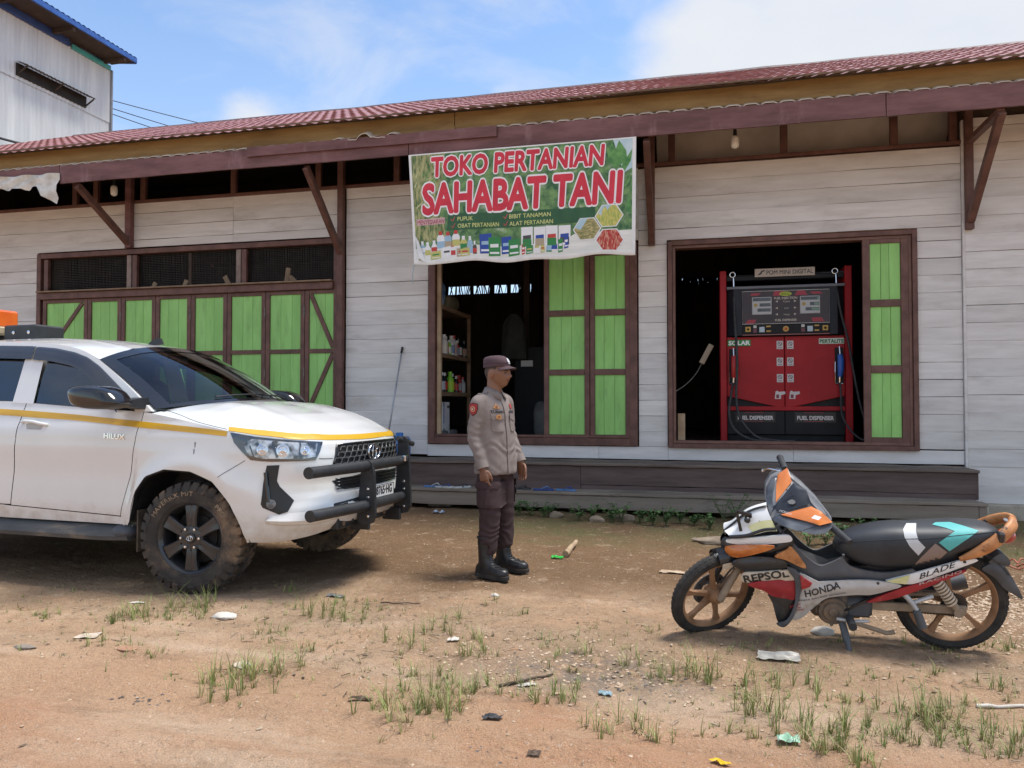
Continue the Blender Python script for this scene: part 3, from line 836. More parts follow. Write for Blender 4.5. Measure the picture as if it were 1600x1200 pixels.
ob('vent_opening', MB().box((TX + .04, 6.66, 9.60), (0.05, 2.2, 0.30)), m_black0, tw)
for y in (5.6, 6.7, 7.75):
    ob('awning_bracket', MB().bar((TX + .06, y, 9.50), (TX + .32, y, 9.66), .03, .03), m_dark, tw)
m_wire = pm('wire', (0.03, 0.03, 0.035), (0.05, 0.05, 0.055), rough=0.6, scale=5)
def cable(lab, p, q, sag, r):
    P = [Vector(p).lerp(Vector(q), i / 24) - Vector((0, 0, sag * 4 * (i / 24) * (1 - i / 24))) for i in range(25)]
    ob('overhead_cable', MB().tube(P, r, 6), m_wire, None, lab, 'cable')
cable('topmost of three thin wires crossing the blue sky beside the tower', (TX, 8.74, 10.05), (-2.0, 16.6, 8.2), 0.35, .012)
cable('middle of three thin wires crossing the blue sky beside the tower', (TX, 8.74, 9.82), (-3.4, 16.6, 7.6), 0.35, .012)
cable('lowest of three thin wires crossing the blue sky beside the tower', (TX, 8.74, 9.66), (-4.5, 16.6, 7.2), 0.35, .012)
cable('thick black cable crossing the lower front of the pale tower', (-15.83, 3.69, 7.48), (-15.87, 6.75, 7.89), 0.1, .03)
# ------------------------------------------------------------------ white pickup
car = empty('pickup_truck', (-3.44, -5.11, 0.0), R(-4), label='white double cab pickup with mustard stripe, black push bar and muddy off-road tyres', cat='pickup truck')
YC = 0.93                                   # centre line; near side of the body lies at y = 0
m_white = pm('white_car_paint', (0.70, 0.71, 0.70), (0.74, 0.74, 0.73), scale=1.5, rough=0.35, coat=0.55, coords='obj')
m_dirt = None
def white_paint():
    m = m_white
    nt = m.node_tree; N, L = nt.nodes, nt.links
    b = N['Principled BSDF']
    src = b.inputs['Base Color'].links[0].from_socket
    tcn = N.new('ShaderNodeTexCoord'); sp = N.new('ShaderNodeSeparateXYZ'); L.new(tcn.outputs['Object'], sp.inputs[0])
    ns = N.new('ShaderNodeTexNoise'); ns.inputs['Scale'].default_value = 7; ns.inputs['Detail'].default_value = 8; ns.inputs['Roughness'].default_value = .7
    L.new(tcn.outputs['Object'], ns.inputs['Vector'])
    ad = N.new('ShaderNodeMath'); ad.operation = 'MULTIPLY_ADD'; ad.inputs[1].default_value = -0.55; L.new(ns.outputs['Fac'], ad.inputs[0]); L.new(sp.outputs['Z'], ad.inputs[2])
    mr = N.new('ShaderNodeMapRange'); mr.interpolation_type = 'SMOOTHSTEP'
    mr.inputs['From Min'].default_value = 0.36; mr.inputs['From Max'].default_value = 0.02; mr.inputs['To Max'].default_value = 0.7
    L.new(ad.outputs[0], mr.inputs['Value'])
    mx = N.new('ShaderNodeMix'); mx.data_type = 'RGBA'; mx.inputs['B'].default_value = (0.42, 0.32, 0.23, 1)
    L.new(mr.outputs[0], mx.inputs['Factor']); L.new(src, mx.inputs['A']); L.new(mx.outputs['Result'], b.inputs['Base Color'])
    mr2 = N.new('ShaderNodeMapRange'); mr2.inputs['To Min'].default_value = 0.25; mr2.inputs['To Max'].default_value = 0.75
    L.new(mr.outputs[0], mr2.inputs['Value']); L.new(mr2.outputs[0], b.inputs['Roughness'])
    mr3 = N.new('ShaderNodeMapRange'); mr3.inputs['To Min'].default_value = 0.9; mr3.inputs['To Max'].default_value = 0.0
    L.new(mr.outputs[0], mr3.inputs['Value']); L.new(mr3.outputs[0], b.inputs['Coat Weight'])
white_paint()
m_black = pm('black_plastic', (0.012, 0.013, 0.015), (0.024, 0.025, 0.027), scale=9, rough=0.45)
m_gloss = pm('gloss_black', (0.006, 0.007, 0.009), (0.010, 0.011, 0.013), scale=5, rough=0.12, coat=0.5)
m_seam = pm('panel_gap_dark', (0.02, 0.02, 0.02), (0.03, 0.03, 0.03), scale=5, rough=0.8)
m_yellow = pm('mustard_tape', (0.58, 0.33, 0.012), (0.66, 0.385, 0.02), scale=3, rough=0.4, coat=0.3)
m_bar = pm('black_powder_coat', (0.016, 0.018, 0.021), (0.030, 0.032, 0.036), scale=14, rough=0.5, bump=0.1, bscale=90, c3=(0.16, 0.12, 0.085), c3scale=5, c3lo=0.66, c3hi=0.85)
m_chrome = pm('chrome', (0.72, 0.73, 0.75), (0.80, 0.81, 0.82), scale=6, rough=0.12, metal=1.0)
def glass_mat(name, tintc, t):
    m = bpy.data.materials.new(name); m.use_nodes = True
    N, L = m.node_tree.nodes, m.node_tree.links
    N.remove(N['Principled BSDF'])
    o = N['Material Output']
    tr = N.new('ShaderNodeBsdfTransparent'); tr.inputs['Color'].default_value = (*tintc, 1)
    gl = N.new('ShaderNodeBsdfGlossy'); gl.inputs['Roughness'].default_value = 0.02; gl.inputs['Color'].default_value = (.9, .93, .97, 1)
    lw = N.new('ShaderNodeLayerWeight'); lw.inputs['Blend'].default_value = 0.5
    pw = N.new('ShaderNodeMath'); pw.operation = 'POWER'; pw.inputs[1].default_value = 4.0; L.new(lw.outputs['Facing'], pw.inputs[0])
    fr = N.new('ShaderNodeMath'); fr.operation = 'MULTIPLY_ADD'; fr.inputs[1].default_value = 0.75; fr.inputs[2].default_value = t; L.new(pw.outputs[0], fr.inputs[0])
    tn = N.new('ShaderNodeTexNoise'); tn.inputs['Scale'].default_value = 3.0
    mr = N.new('ShaderNodeMapRange'); mr.inputs['To Min'].default_value = 0.0; mr.inputs['To Max'].default_value = 0.03
    L.new(tn.outputs['Fac'], mr.inputs['Value'])
    ad = N.new('ShaderNodeMath'); ad.operation = 'ADD'; L.new(fr.outputs[0], ad.inputs[0]); L.new(mr.outputs[0], ad.inputs[1])
    mx = N.new('ShaderNodeMixShader'); L.new(ad.outputs[0], mx.inputs[0]); L.new(tr.outputs[0], mx.inputs[1]); L.new(gl.outputs[0], mx.inputs[2])
    L.new(mx.outputs[0], o.inputs['Surface'])
    return m
m_glass = glass_mat('windscreen_glass', (0.62, 0.70, 0.66), 0.035)
m_tintg = glass_mat('tinted_side_glass', (0.16, 0.19, 0.21), 0.10)

T_XC = [(.34, .80), (.42, .875), (.50, .935), (.555, .965), (.60, .955), (.66, .925), (.72, .905), (.78, .90), (.86, .905), (.95, .90), (1.02, .885), (1.10, .85), (1.2, .80)]
T_YS = [(.34, .045), (.45, .022), (.6, .006), (.75, 0.0), (.98, 0.0), (1.08, .008), (1.15, .022), (1.22, .042), (1.33, .075), (1.4, .10)]
T_ARCH = [(-.60, .455), (-.542, .455), (-.525, .55), (-.485, .69), (-.39, .81), (-.22, .865), (0.0, .855), (.18, .79), (.31, .65), (.395, .47), (.45, .365), (.5, .36)]
T_TOP = [(-3.2, 1.36), (-1.8, 1.345), (-.92, 1.29), (-.45, 1.265), (-.2, 1.225), (.1, 1.172), (.3, 1.135)]
def arch_z(X, c=0.0):
    x = X - c
    return interp(T_ARCH, x) if -.60 < x < .5 else None
def flare(X, z, c):
    d = math.hypot((X - c + .03) / .62, (z - .40) / .62)
    return -0.028 * math.exp(-((d - .80) / .13) ** 2)
XS = 0.30
def skin(u, z, side=1):
    """body outline: u<0 along the side (x = XS + u), 0..1 round the front corner to the centre line"""
    if u <= 0:
        X = XS + u; Y = sinterp(T_YS, z) + flare(X, z, 0.0) + flare(X, z, -3.085)
        Y += -0.006 * math.exp(-((z - 1.13) / .03) ** 2) * (1 if X < -.4 else 0)
        if X < -.5: Y += 0.018 * math.exp(-((z - .80) / .16) ** 2)
    else:
        t = u * math.pi / 2; ct, sn = math.cos(t), math.sin(t)
        y0 = sinterp(T_YS, z) + flare(XS + .35 * u, z, 0.0) * (1 - u)
        xc = sinterp(T_XC, z)
        n, m_ = (4.2, 2.1) if side > 0 else (3.0, 2.0)
        Y = YC - (YC - y0) * max(ct, 0) ** (2 / n)
        X = XS + (xc - XS) * max(sn, 0) ** (2 / m_)
    return Vector((X, Y if side > 0 else 2 * YC - Y, z))
def top_z(u):
    if u <= 0: return interp(T_TOP, XS + u)
    return 1.135 - 0.085 * (u ** 0.8)
def bot_z(u):
    if u <= 0:
        a = arch_z(XS + u)
        if a is not None: return a
        a = arch_z(XS + u, -3.085)
        return a if a is not None else 0.44
    X = XS + .635 * math.sin(u * math.pi / 2) ** (2 / 2.1)
    if X < .452: return interp(T_ARCH, X)
    return 0.377 + 0.10 * max(0, (u - .35) / .65) ** 1.5
def skin_patch(us, nz, zb, zt, side=1):
    mb = MB()
    rows = [[skin(u, zb(u) + (zt(u) - zb(u)) * (j / nz), side) for j in range(nz + 1)] for u in us]
    mb.loft(rows, cap=False, closed=False)
    return mb
def frange(a, b, s):
    n = max(1, int(abs(b - a) / s + .5)); return [a + (b - a) * i / n for i in range(n + 1)]
def xcut(tab, z): return interp(tab, z)
DF = [(.42, -.60), (.51, -.64), (.60, -.615), (.83, -.55), (1.25, -.475), (1.4, -.49)]      # door front edge: x at height
DB = [(.42, -1.70), (.55, -1.685), (1.28, -1.625), (1.4, -1.61)]
DR = [(.42, -2.50), (.55, -2.50), (.75, -2.62), (1.4, -2.66)]
def side_panel(xl, xr, zb, zt, side=1, nx=30, nz=26):
    mb = MB(); rows = []
    for i in range(nx + 1):
        a = i / nx; row = []
        for j in range(nz + 1):
            z = zb(0) + (zt(0) - zb(0)) * j / nz
            for _ in range(3):
                X = xl(z) + (xr(z) - xl(z)) * a
                z = zb(X) + (zt(X) - zb(X)) * j / nz
            row.append(skin(X - XS, z, side))
        rows.append(row)
    return mb.loft(rows, cap=False, closed=False)
def zt_side(X): return interp(T_TOP, X)
BODY = MB()                                                    # collected for laying trim onto
def bodypart(name, mb, mat=None, par=None, side=1, smooth=35):
    BODY.add(mb.v, mb.f)
    return ob(name, mb, mat or m_white, par or car, smooth=smooth)
doors = {}
for side in (1, -1):
    # fender with its wheel arch, then the nose up to the centre line
    mb = MB()
    xs = frange(0, 1, .02)
    rows = []
    for a in xs:
        row = []
        for j in range(31):
            z = None
            X = -.5
            for _ in range(5):
                zz = (bot_z(X - XS) if X > -.60 else .5) if z is None else z
                xl = xcut(DF, zz) + .006
                X = xl + (XS - xl) * a
                zb_, zt_ = bot_z(X - XS), interp(T_TOP, X)
                z = zb_ + (zt_ - zb_) * j / 30
            row.append(skin(X - XS, z, side))
        rows.append(row)
    mb.loft(rows, cap=False, closed=False)
    bodypart('fender', mb, side=side)
    # rolled lip of the arch
    lip = MB(); L1 = []
    for X in frange(-.535, .445, .02):
        p = skin(X - XS, interp(T_ARCH, X), side); q = p + Vector((0, .05 * side, -.004)); L1.append([p, p + Vector((0, .012 * side, -.012)), q])
    lip.loft(L1, cap=False, closed=False); bodypart('arch_lip', lip, m_black, side=side)
    nose = skin_patch(frange(0, 1, .0125), 36, bot_z, top_z, side)
    bodypart('front_bumper', nose, side=side, smooth=50)
    dl = side_panel(lambda z: xcut(DB, z) + .004, lambda z: xcut(DF, z), lambda X: .555 - .04 * (X + 1.7) / 1.1, zt_side, side)
    d = bodypart('front_door', dl, side=side); doors[('f', side)] = d
    dl = side_panel(lambda z: xcut(DR, z), lambda z: xcut(DB, z) - .004, lambda X: .56, zt_side, side, 24)
    d = bodypart('rear_door', dl, side=side); doors[('r', side)] = d
    sl = side_panel(lambda z: -2.55, lambda z: -.585, lambda X: .455, lambda X: .548 - .04 * (X + 1.7) / 1.1 if X > -1.7 else .553, side, 30, 5)
    bodypart('rocker_panel', sl, side=side)
    bd = MB(); rows = []
    for X in frange(-4.28, -2.665, .03):
        zb_, zt_ = bot_z(X - XS), 1.34
        rows.append([skin(X - XS, zb_ + (zt_ - zb_) * j / 20, side) + Vector((0, 0, 0)) for j in range(21)])
    bd.loft(rows, cap=False, closed=False); bodypart('bed_side', bd, side=side)
    # hood half
    def near(u, z):
        p = skin(u, z, side); return p if side > 0 else Vector((p.x, 2 * YC - p.y, p.z))
    def A(w):
        P = [near(X - XS, interp(T_TOP, X)) for X in frange(-.40, XS, .05)] + [near(u, top_z(u)) for u in frange(.05, .42, .05)]
        t = w * (len(P) - 1); i = min(int(t), len(P) - 2); return P[i].lerp(P[i + 1], t - i)
    def Bc(v): u = .42 + .58 * v; return near(u, top_z(u))
    T_HC = [(-.08, 1.352), (.1, 1.338), (.3, 1.300), (.5, 1.248), (.66, 1.190), (.78, 1.128), (.84, 1.085), (.868, 1.050)]
    def Cc(w):
        X = -.08 + (.868 + .08) * w
        return Vector((X, YC, interp(T_HC, X)))
    def Dc(v): return Vector((-.40 + .32 * (1 - (1 - v) ** 2), A(0).y + (YC - A(0).y) * v, A(0).z + (1.352 - A(0).z) * (1 - (1 - v) ** 2.6)))
    P00, P01, P10, P11 = A(0), A(1), Cc(0), Cc(1)
    P11 = Bc(1)
    def hood(v, w):
        S = A(w) * (1 - v) + Cc(w) * v + Dc(v) * (1 - w) + Bc(v) * w
        S -= (P00 * (1 - v) * (1 - w) + P10 * v * (1 - w) + P01 * (1 - v) * w + P11 * v * w)
        lin = A(w).z * (1 - v) + Cc(w).z * v
        crown = (A(w).z + (Cc(w).z - A(w).z) * (1 - (1 - v) ** 2.3)) - lin
        S.z += crown * (1 - w ** 6) * min(1, w * 3)
        S.z += 0.014 * math.exp(-((v - .42 - .12 * w) / .09) ** 2) * (1 - w) ** .4 * min(1, w * 6)
        if side < 0: S.y = 2 * YC - S.y
        return S
    hb = MB().grid(hood, 36, 44)
    bodypart('hood', hb, side=side, smooth=60)
    # cab: pillars, roof
    def cy(z): return .062 + .33 * (z - 1.30)
    def cab(X, z, off=0.0):
        y = cy(z) - off
        return Vector((X, y if side > 0 else 2 * YC - y, z))
    GUT = [(-.40, 1.270), (-.55, 1.375), (-.72, 1.485), (-.87, 1.575), (-1.04, 1.670), (-1.22, 1.742), (-1.44, 1.785), (-1.72, 1.812), (-2.06, 1.828), (-2.6, 1.825), (-2.95, 1.80)]
    INN = [(-.545, 1.268), (-.70, 1.385), (-.86, 1.490), (-1.00, 1.580), (-1.14, 1.650), (-1.28, 1.692), (-1.48, 1.728), (-1.74, 1.750), (-2.06, 1.762), (-2.55, 1.752), (-2.80, 1.735)]
    pr = MB(); pr.loft([[cab(*p) + Vector((0, .05 * side, 0)), cab(*p), cab(*q), cab(*q) + Vector((0, .05 * side, 0))] for p, q in zip(smooth_path(GUT, 4), smooth_path(INN, 4))], cap=False, closed=False)
    bodypart('roof_rail', pr, side=side)
    for nm, quad in (('b_pillar', [(-1.545, 1.325), (-1.585, 1.74), (-1.775, 1.755), (-1.760, 1.335)]), ('c_pillar', [(-2.62, 1.35), (-2.56, 1.76), (-2.97, 1.80), (-3.02, 1.36)])):
        bodypart('door_pillar', MB().loft([[cab(*quad[0]), cab(*quad[1])], [cab(*quad[3]), cab(*quad[2])]], cap=False, closed=False), side=side)
    # shoulder between belt line and glass
    bl = MB().loft([[skin(X - XS, zt_side(X), side), cab(X, max(zt_side(X) + .004, 1.272))] for X in frange(-3.0, -.40, .05)], cap=False, closed=False)
    bodypart('belt_moulding', bl, m_black, side=side)
    # glass
    def glz(poly): return MB().loft([[cab(X, zb_, -.012), cab(X, zt_, -.012)] for X, zb_, zt_ in poly], cap=False, closed=False)
    gl = glz([(X, zt_side(X), min(interp([(-b[0], b[1]) for b in INN], -X) + .02, 1.78)) for X in frange(-1.55, -.56, .045)])
    ob('side_window', gl, m_tintg, car)
    gl = glz([(X, zt_side(X), interp([(-b[0], b[1]) for b in INN], -X) + .02) for X in frange(-2.64, -1.75, .1)])
    ob('side_window', gl, m_tintg, car)
    # rain visor
    for (a, b) in ((-1.665, -.70), (-2.7, -1.68)):
        vis = MB(); rows = []
        for X in frange(a, b, .03):
            zt_ = interp([(-p[0], p[1]) for p in INN], -X) + .034
            zb_ = zt_ - (.105 if X < -1.15 else .105 + .05 * min(1, (X + 1.15) / .3))
            rows.append([cab(X, zt_, .006), cab(X, zt_ - .012, .024), cab(X, zb_, .022), cab(X, zb_, .010)])
        vis.loft(rows, cap=False, closed=False)
        ob('rain_visor', vis, pm('smoked_visor', (0.020, 0.022, 0.028), (0.032, 0.034, 0.042), scale=3, rough=0.18, coat=.6), car, smooth=60)
# roof skin
def roofp(u, v):
    """u along the length from windscreen header to the rear, v across"""
    a = smooth_path([(-1.02, 1.665), (-1.22, 1.742), (-1.44, 1.785), (-1.72, 1.812), (-2.06, 1.828), (-2.6, 1.825), (-2.95, 1.80)], 6)
    t = u * (len(a) - 1); i = min(int(t), len(a) - 2)
    X = a[i][0] + (a[i + 1][0] - a[i][0]) * (t - i); z = a[i][1] + (a[i + 1][1] - a[i][1]) * (t - i)
    c = 2 * v - 1
    zc = interp([(0, 1.800), (.12, 1.826), (.3, 1.862), (.5, 1.884), (.75, 1.884), (1, 1.845)], u)
    Y = cyr(z) + (2 * YC - 2 * cyr(z)) * v
    k = (1 - abs(c) ** 2.6)
    return Vector((X + (-.02 * k if u > .1 else .0) + .06 * k * (1 - u) ** 8, Y, z + (zc - z) * k + (.006 * math.exp(-((abs(c) - .62) / .03) ** 2))))
def cyr(z): return .062 + .33 * (z - 1.30)
rm = MB().grid(roofp, 40, 48); bodypart('roof', rm, smooth=180)
# windscreen
def ws(u, v):
    """u up, v across"""
    c = 2 * v - 1; k = 1 - abs(c) ** 2.2
    top = roofp(0, v)
    Xb = -.40 + .30 * k; zb = 1.285 + .062 * k; yb = .085 + (2 * YC - .17) * v
    b = Vector((Xb, yb, zb)); t = top + Vector((-.0, 0, -.004))
    p = b.lerp(t, u); p.z += .028 * math.sin(math.pi * u) * (.4 + .6 * k); p.x += .012 * math.sin(math.pi * u)
    return p
ob('windscreen', MB().grid(lambda u, v: ws(.03 + .95 * u, .045 + .91 * v), 14, 30), m_glass, car, smooth=180)
band = MB().grid(lambda u, v: ws(.90 + .1 * u, v) + Vector((.003, 0, .003)), 3, 30); band.grid(lambda u, v: ws(u, .0 + .055 * v) + Vector((.003, 0, .003)), 14, 2); band.grid(lambda u, v: ws(u, 1 - .055 * v) + Vector((.003, 0, .003)), 14, 2); band.grid(lambda u, v: ws(.0 + .05 * u, v) + Vector((.003, 0, .003)), 2, 30)
ob('windscreen_border', band, m_gloss, car, smooth=180)
cw = MB().grid(lambda u, v: (-.44 + .34 * (1 - abs(2 * v - 1) ** 2.2) + .10 * u, .10 + 1.66 * v, 1.275 + .06 * (1 - abs(2 * v - 1) ** 2.2) - .002), 2, 24)
ob('cowl', cw, m_black, car, smooth=180)
# ---- trim laid on the body
BV = BVHTree.FromPolygons([Vector(v) for v in BODY.v], BODY.f)
def onto(p, eps):
    h = BV.find_nearest(Vector(p)); n = h[1]
    c = Vector((-1.2, YC, .7))
    if n.dot(h[0] - c) < 0: n = -n
    return h[0] + n * eps, n
def mir(P): return [(x, 2 * YC - y, z) for x, y, z in P]
def strip_on(up, lo, eps=.003, n=5, thick=.003):
    a, b = smooth_path(up, n), smooth_path(lo, n); rows = []
    for p, q in zip(a, b):
        row = []
        for k in range(5):
            s, nn = onto(Vector(p).lerp(Vector(q), k / 4), eps); row.append(s)
        e0, n0 = onto(p, -thick); e1, n1 = onto(q, -thick)
        rows.append([e0] + row + [e1])
    return MB().loft(rows, cap=False, closed=False)
def seam_on(path, w=.0020, eps=.0006, n=6):
    P = [onto(p, eps)[0] for p in smooth_path(path, n)]
    return MB().tube(P, w, 5)
UPS = [(-3.0, .07, 1.325), (-1.875, .063, 1.285), (-1.474, .055, 1.266), (-1.088, .046, 1.244), (-.532, .038, 1.202), (-.026, .024, 1.163), (.275, .012, 1.138)]
LOS = [(-3.0, .05, 1.278), (-1.853, .046, 1.238), (-1.457, .041, 1.218), (-1.078, .037, 1.201), (-.514, .02, 1.157), (-.019, .017, 1.123), (.274, .011, 1.101)]
for P, Q in ((UPS, LOS), (mir(UPS), mir(LOS))): ob('accent_stripe', strip_on(P, Q), m_yellow, car)
HU = [(.262, .050, 1.172), (.45, .085, 1.150), (.60, .150, 1.132), (.70, .235, 1.117), (.775, .38, 1.103), (.812, .541, 1.094), (.826, .75, 1.090), (.829, .93, 1.089)]
HL = [(.285, .020, 1.140), (.49, .045, 1.108), (.63, .100, 1.094), (.725, .175, 1.079), (.80, .31, 1.066), (.84, .46, 1.060), (.860, .70, 1.055), (.866, .93, 1.053)]
ob('hood_stripe', strip_on(HU + mir(HU)[-2::-1], HL + mir(HL)[-2::-1], eps=.004), m_yellow, car)
m_lamp = pm('headlamp_black', (0.012, 0.013, 0.015), (0.03, 0.032, 0.036), scale=12, rough=0.12, coat=.8)
m_lens = glass_mat('lamp_cover', (.93, .95, .97), 0.06)
m_refl = pm('lamp_reflector', (0.05, 0.052, 0.055), (0.74, 0.74, 0.73), scale=13, rough=0.28, metal=0.55, lo=.40, hi=.60, detail=2, coords='obj')
HLP = [(.30, .02, 1.128), (.493, .038, 1.100), (.714, .162, 1.072), (.82, .345, 1.056), (.828, .298, .988), (.818, .262, .935), (.789, .205, .931), (.587, .051, .931), (.47, .016, .942), (.414, .007, .989), (.34, .008, 1.058)]
LNS = [(.41, .013, 1.058), (.474, .029, 1.085), (.691, .135, 1.060), (.805, .300, 1.046), (.815, .258, .957), (.780, .198, .948), (.55, .035, .952), (.452, .012, .975)]
DIAG = Vector((-.75, .75, 0))
for k, fn in enumerate((lambda P: P, mir)):
    dd = DIAG if k == 0 else Vector((-.75, -.75, 0))
    hl = ob('headlight', drape(fn(HLP), dd, BV, eps=.004, step=.03, thick=.02), m_lamp, car, smooth=60)
    ob('reflector', drape(fn(LNS), dd, BV, eps=.0065, step=.022), m_refl, hl, smooth=180)
    # lamp internals: bright vertical ribs and a dark divider give the cut-glass look
    for (a, b, w) in (((.46, .02, 1.04), (.49, .03, .965), .010), ((.60, .08, 1.065), (.63, .09, .958), .016), ((.735, .19, 1.05), (.745, .17, .955), .010)):
        P = [onto(Vector(a).lerp(Vector(b), i / 6) if k == 0 else Vector(mir([Vector(a).lerp(Vector(b), i / 6)])[0]), .008)[0] for i in range(7)]
        ob('lamp_rib', MB().tube(P, w * .5, 6), m_lamp, hl)
    for (cx, cyy, cz, rr) in ((.545, .045, 1.012, .036), (.66, .105, 1.005, .040), (.765, .20, 1.0, .030)):
        p, nn = onto((cx, cyy, cz) if k == 0 else mir([(cx, cyy, cz)])[0], .006)
        M = Matrix.Translation(p) @ nn.to_track_quat('Z', 'Y').to_matrix().to_4x4()
        ob('projector', MB().lathe([(rr * 1.1, 0), (rr * 1.1, .004), (rr * .8, .006), (rr * .7, .002), (rr * .3, .006), (.001, .009)], 20, M), m_chrome, hl, smooth=40)
    ob('lens', drape(fn(HLP), dd, BV, eps=.016, step=.03), m_lens, hl, smooth=180)
    FG = [(.582, .040, .905), (.650, .083, .908), (.638, .074, .80), (.655, .080, .763), (.737, .129, .665), (.713, .091, .592), (.664, .062, .575), (.561, .024, .622), (.550, .019, .645), (.560, .030, .78)]
    fg = ob('fog_bezel', drape(fn(FG), dd, BV, eps=.004, step=.025, thick=.02), pm('bezel_black', (.008, .009, .010), (.014, .015, .016), scale=6, rough=.38), car, smooth=60)
    p, nn = onto((.615, .045, .645) if k == 0 else mir([(.615, .045, .645)])[0], .004)
    M = Matrix.Translation(p) @ nn.to_track_quat('Z', 'Y').to_matrix().to_4x4()
    ob('fog_lamp', MB().lathe([(.032, 0), (.032, .012), (.026, .014), (.001, .016)], 18, M), pm('fog_lens', (.10, .105, .11), (.2, .2, .21), scale=20, rough=.2), fg, smooth=40)
    q1, q2 = (.575, .036, .86), (.60, .04, .66)
    P = [onto(Vector(q1).lerp(Vector(q2), i / 6) if k == 0 else mir([Vector(q1).lerp(Vector(q2), i / 6)])[0], .012)[0] for i in range(7)]
    ob('bezel_fin', MB().tube(P, .014, 6), m_gloss, fg, smooth=60)
    ob('panel_gap', seam_on(fn([(.235, -.028, .822), (.288, -.016, .857), (.351, -.004, .893), (.429, .008, .938)])), m_seam, car)
    ob('panel_gap', seam_on(fn([(.833, .281, .943), (.849, .321, .940), (.873, .40, .937)])), m_seam, car)
    ob('panel_gap', seam_on(fn([(-.36, .125, 1.300), (-.25, .100, 1.278), (-.12, .066, 1.245), (.0, .040, 1.212), (.14, .030, 1.178), (.262, .030, 1.152)])), m_seam, car)
# grille: dark recess, honeycomb, badge
XF = Vector((-1, 0, 0))
GR = [(.87, .455, 1.030), (.88, .72, 1.034), (.88, 1.14, 1.034), (.87, 1.405, 1.030), (.88, 1.44, .94), (.88, 1.475, .872), (.9, 1.1, .862), (.9, .76, .862), (.88, .385, .872), (.88, .42, .94)]
grl = ob('grille', drape(GR, XF, BV, eps=.003, step=.03, thick=.02), m_black, car)
def xf(y, z, e=0.0):
    h = BV.ray_cast(Vector((2.0, y, z)), XF)
    return Vector((h[0].x + e, y, z)) if h[0] else Vector((.88 + e, y, z))
hx = MB(); aw_, ah_ = .078, .042
for row in range(5):
    for cI in range(16):
        cy_, cz_ = .40 + aw_ * (cI + .5 * (row % 2)), .876 + ah_ * row * .93
        P = [(cy_ + aw_ * .5 * a, cz_ + ah_ * .62 * b) for a, b in ((-.62, .8), (.62, .8), (1, 0), (.62, -.8), (-.62, -.8), (-1, 0))]
        lim = .395 + (cz_ - .872) * .42
        if not all(lim - .02 < p[0] < 2 * YC - lim + .02 and .865 < p[1] < 1.034 for p in P): continue
        hx.tube([xf(a, b, .012) for a, b in P], .0052, 5, cap=False, closed=True)
tag(ob('honeycomb', hx, pm('grille_bar', (.05, .052, .055), (.09, .092, .095), scale=9, rough=.3), grl), kind='stuff')
ob('grille_rim', MB().tube([xf(p[1], p[2], .006) for p in GR], .008, 6, cap=False, closed=True), m_gloss, grl, smooth=180)
em = empty('badge', parent=car)
def ell(cy_, cz_, ry, rz, r, e=.022): return MB().tube([xf(cy_, cz_, e) + Vector((0, ry * math.cos(t * math.pi / 16), rz * math.sin(t * math.pi / 16))) for t in range(32)], r, 6, cap=False, closed=True)
ob('backing', MB().lathe([(.078, 0), (.078, .012), (.001, .014)], 28, Matrix.Translation(xf(.93, .952, .006)) @ Matrix(((0, 0, 1, 0), (1.12, 0, 0, 0), (0, .8, 0, 0), (0, 0, 0, 1)))), m_black, em)
ob('outer_oval', ell(.93, .952, .090, .060, .0085), m_chrome, em, smooth=180)
ob('upright_oval', ell(.93, .952, .028, .056, .006, .024), m_chrome, em, smooth=180)
ob('wide_oval', ell(.93, .982, .060, .024, .006, .024), m_chrome, em, smooth=180)
LG = [(.88, .394, .778), (.9, .78, .800), (.9, 1.08, .800), (.88, 1.466, .778), (.89, 1.42, .735), (.9, 1.34, .705), (.91, .93, .697), (.9, .52, .705), (.885, .44, .735)]
lg = ob('lower_grille', drape(LG, XF, BV, eps=.003, step=.03, thick=.02), m_black, car)
for z_ in (.718, .742, .766, .788):
    a = .40 + (0.03 if z_ < .73 else 0.02)
    ob('slat', MB().tube([xf(a + (2 * YC - 2 * a) * i / 16, z_, .010) for i in range(17)], .0055, 5), m_gloss, lg, smooth=180)
LP_ = [(.9, .33, .600), (.92, .37, .622), (.94, .63, .634), (.95, 1.23, .634), (.92, 1.49, .622), (.9, 1.53, .600), (.95, 1.25, .580), (.95, .61, .580)]
ob('intake_shade', drape(LP_, XF, BV, eps=.003, step=.03, thick=.02), m_black, car)  # flat black patch painting the shade in the intake under the lip
# sculpted wedge of the lower bumper
for fn in (lambda P: P, mir):
    A_ = fn([(.60, .045, .555), (.70, .09, .555), (.79, .165, .556), (.86, .26, .565), (.905, .35, .60)]); B_ = fn([(.58, .035, .515), (.69, .085, .505), (.79, .17, .50), (.87, .28, .505), (.92, .40, .52)])
    a = [onto(p, .0)[0] for p in smooth_path(A_, 5)]; b = [onto(p, .0)[0] for p in smooth_path(B_, 5)]
    rows = []
    for p, q in zip(a, b):
        n_ = onto((p + q) / 2, 0)[1]; n_.z = 0; n_.normalize()
        rows.append([p + Vector((0, 0, .03)), p + n_ * .010, (p + q) / 2 + n_ * .030, q + n_ * .022, q - n_ * .002 + Vector((0, 0, -.012))])
    ob('bumper_wedge', MB().loft(rows, cap=False, closed=False), m_white, car, smooth=30)
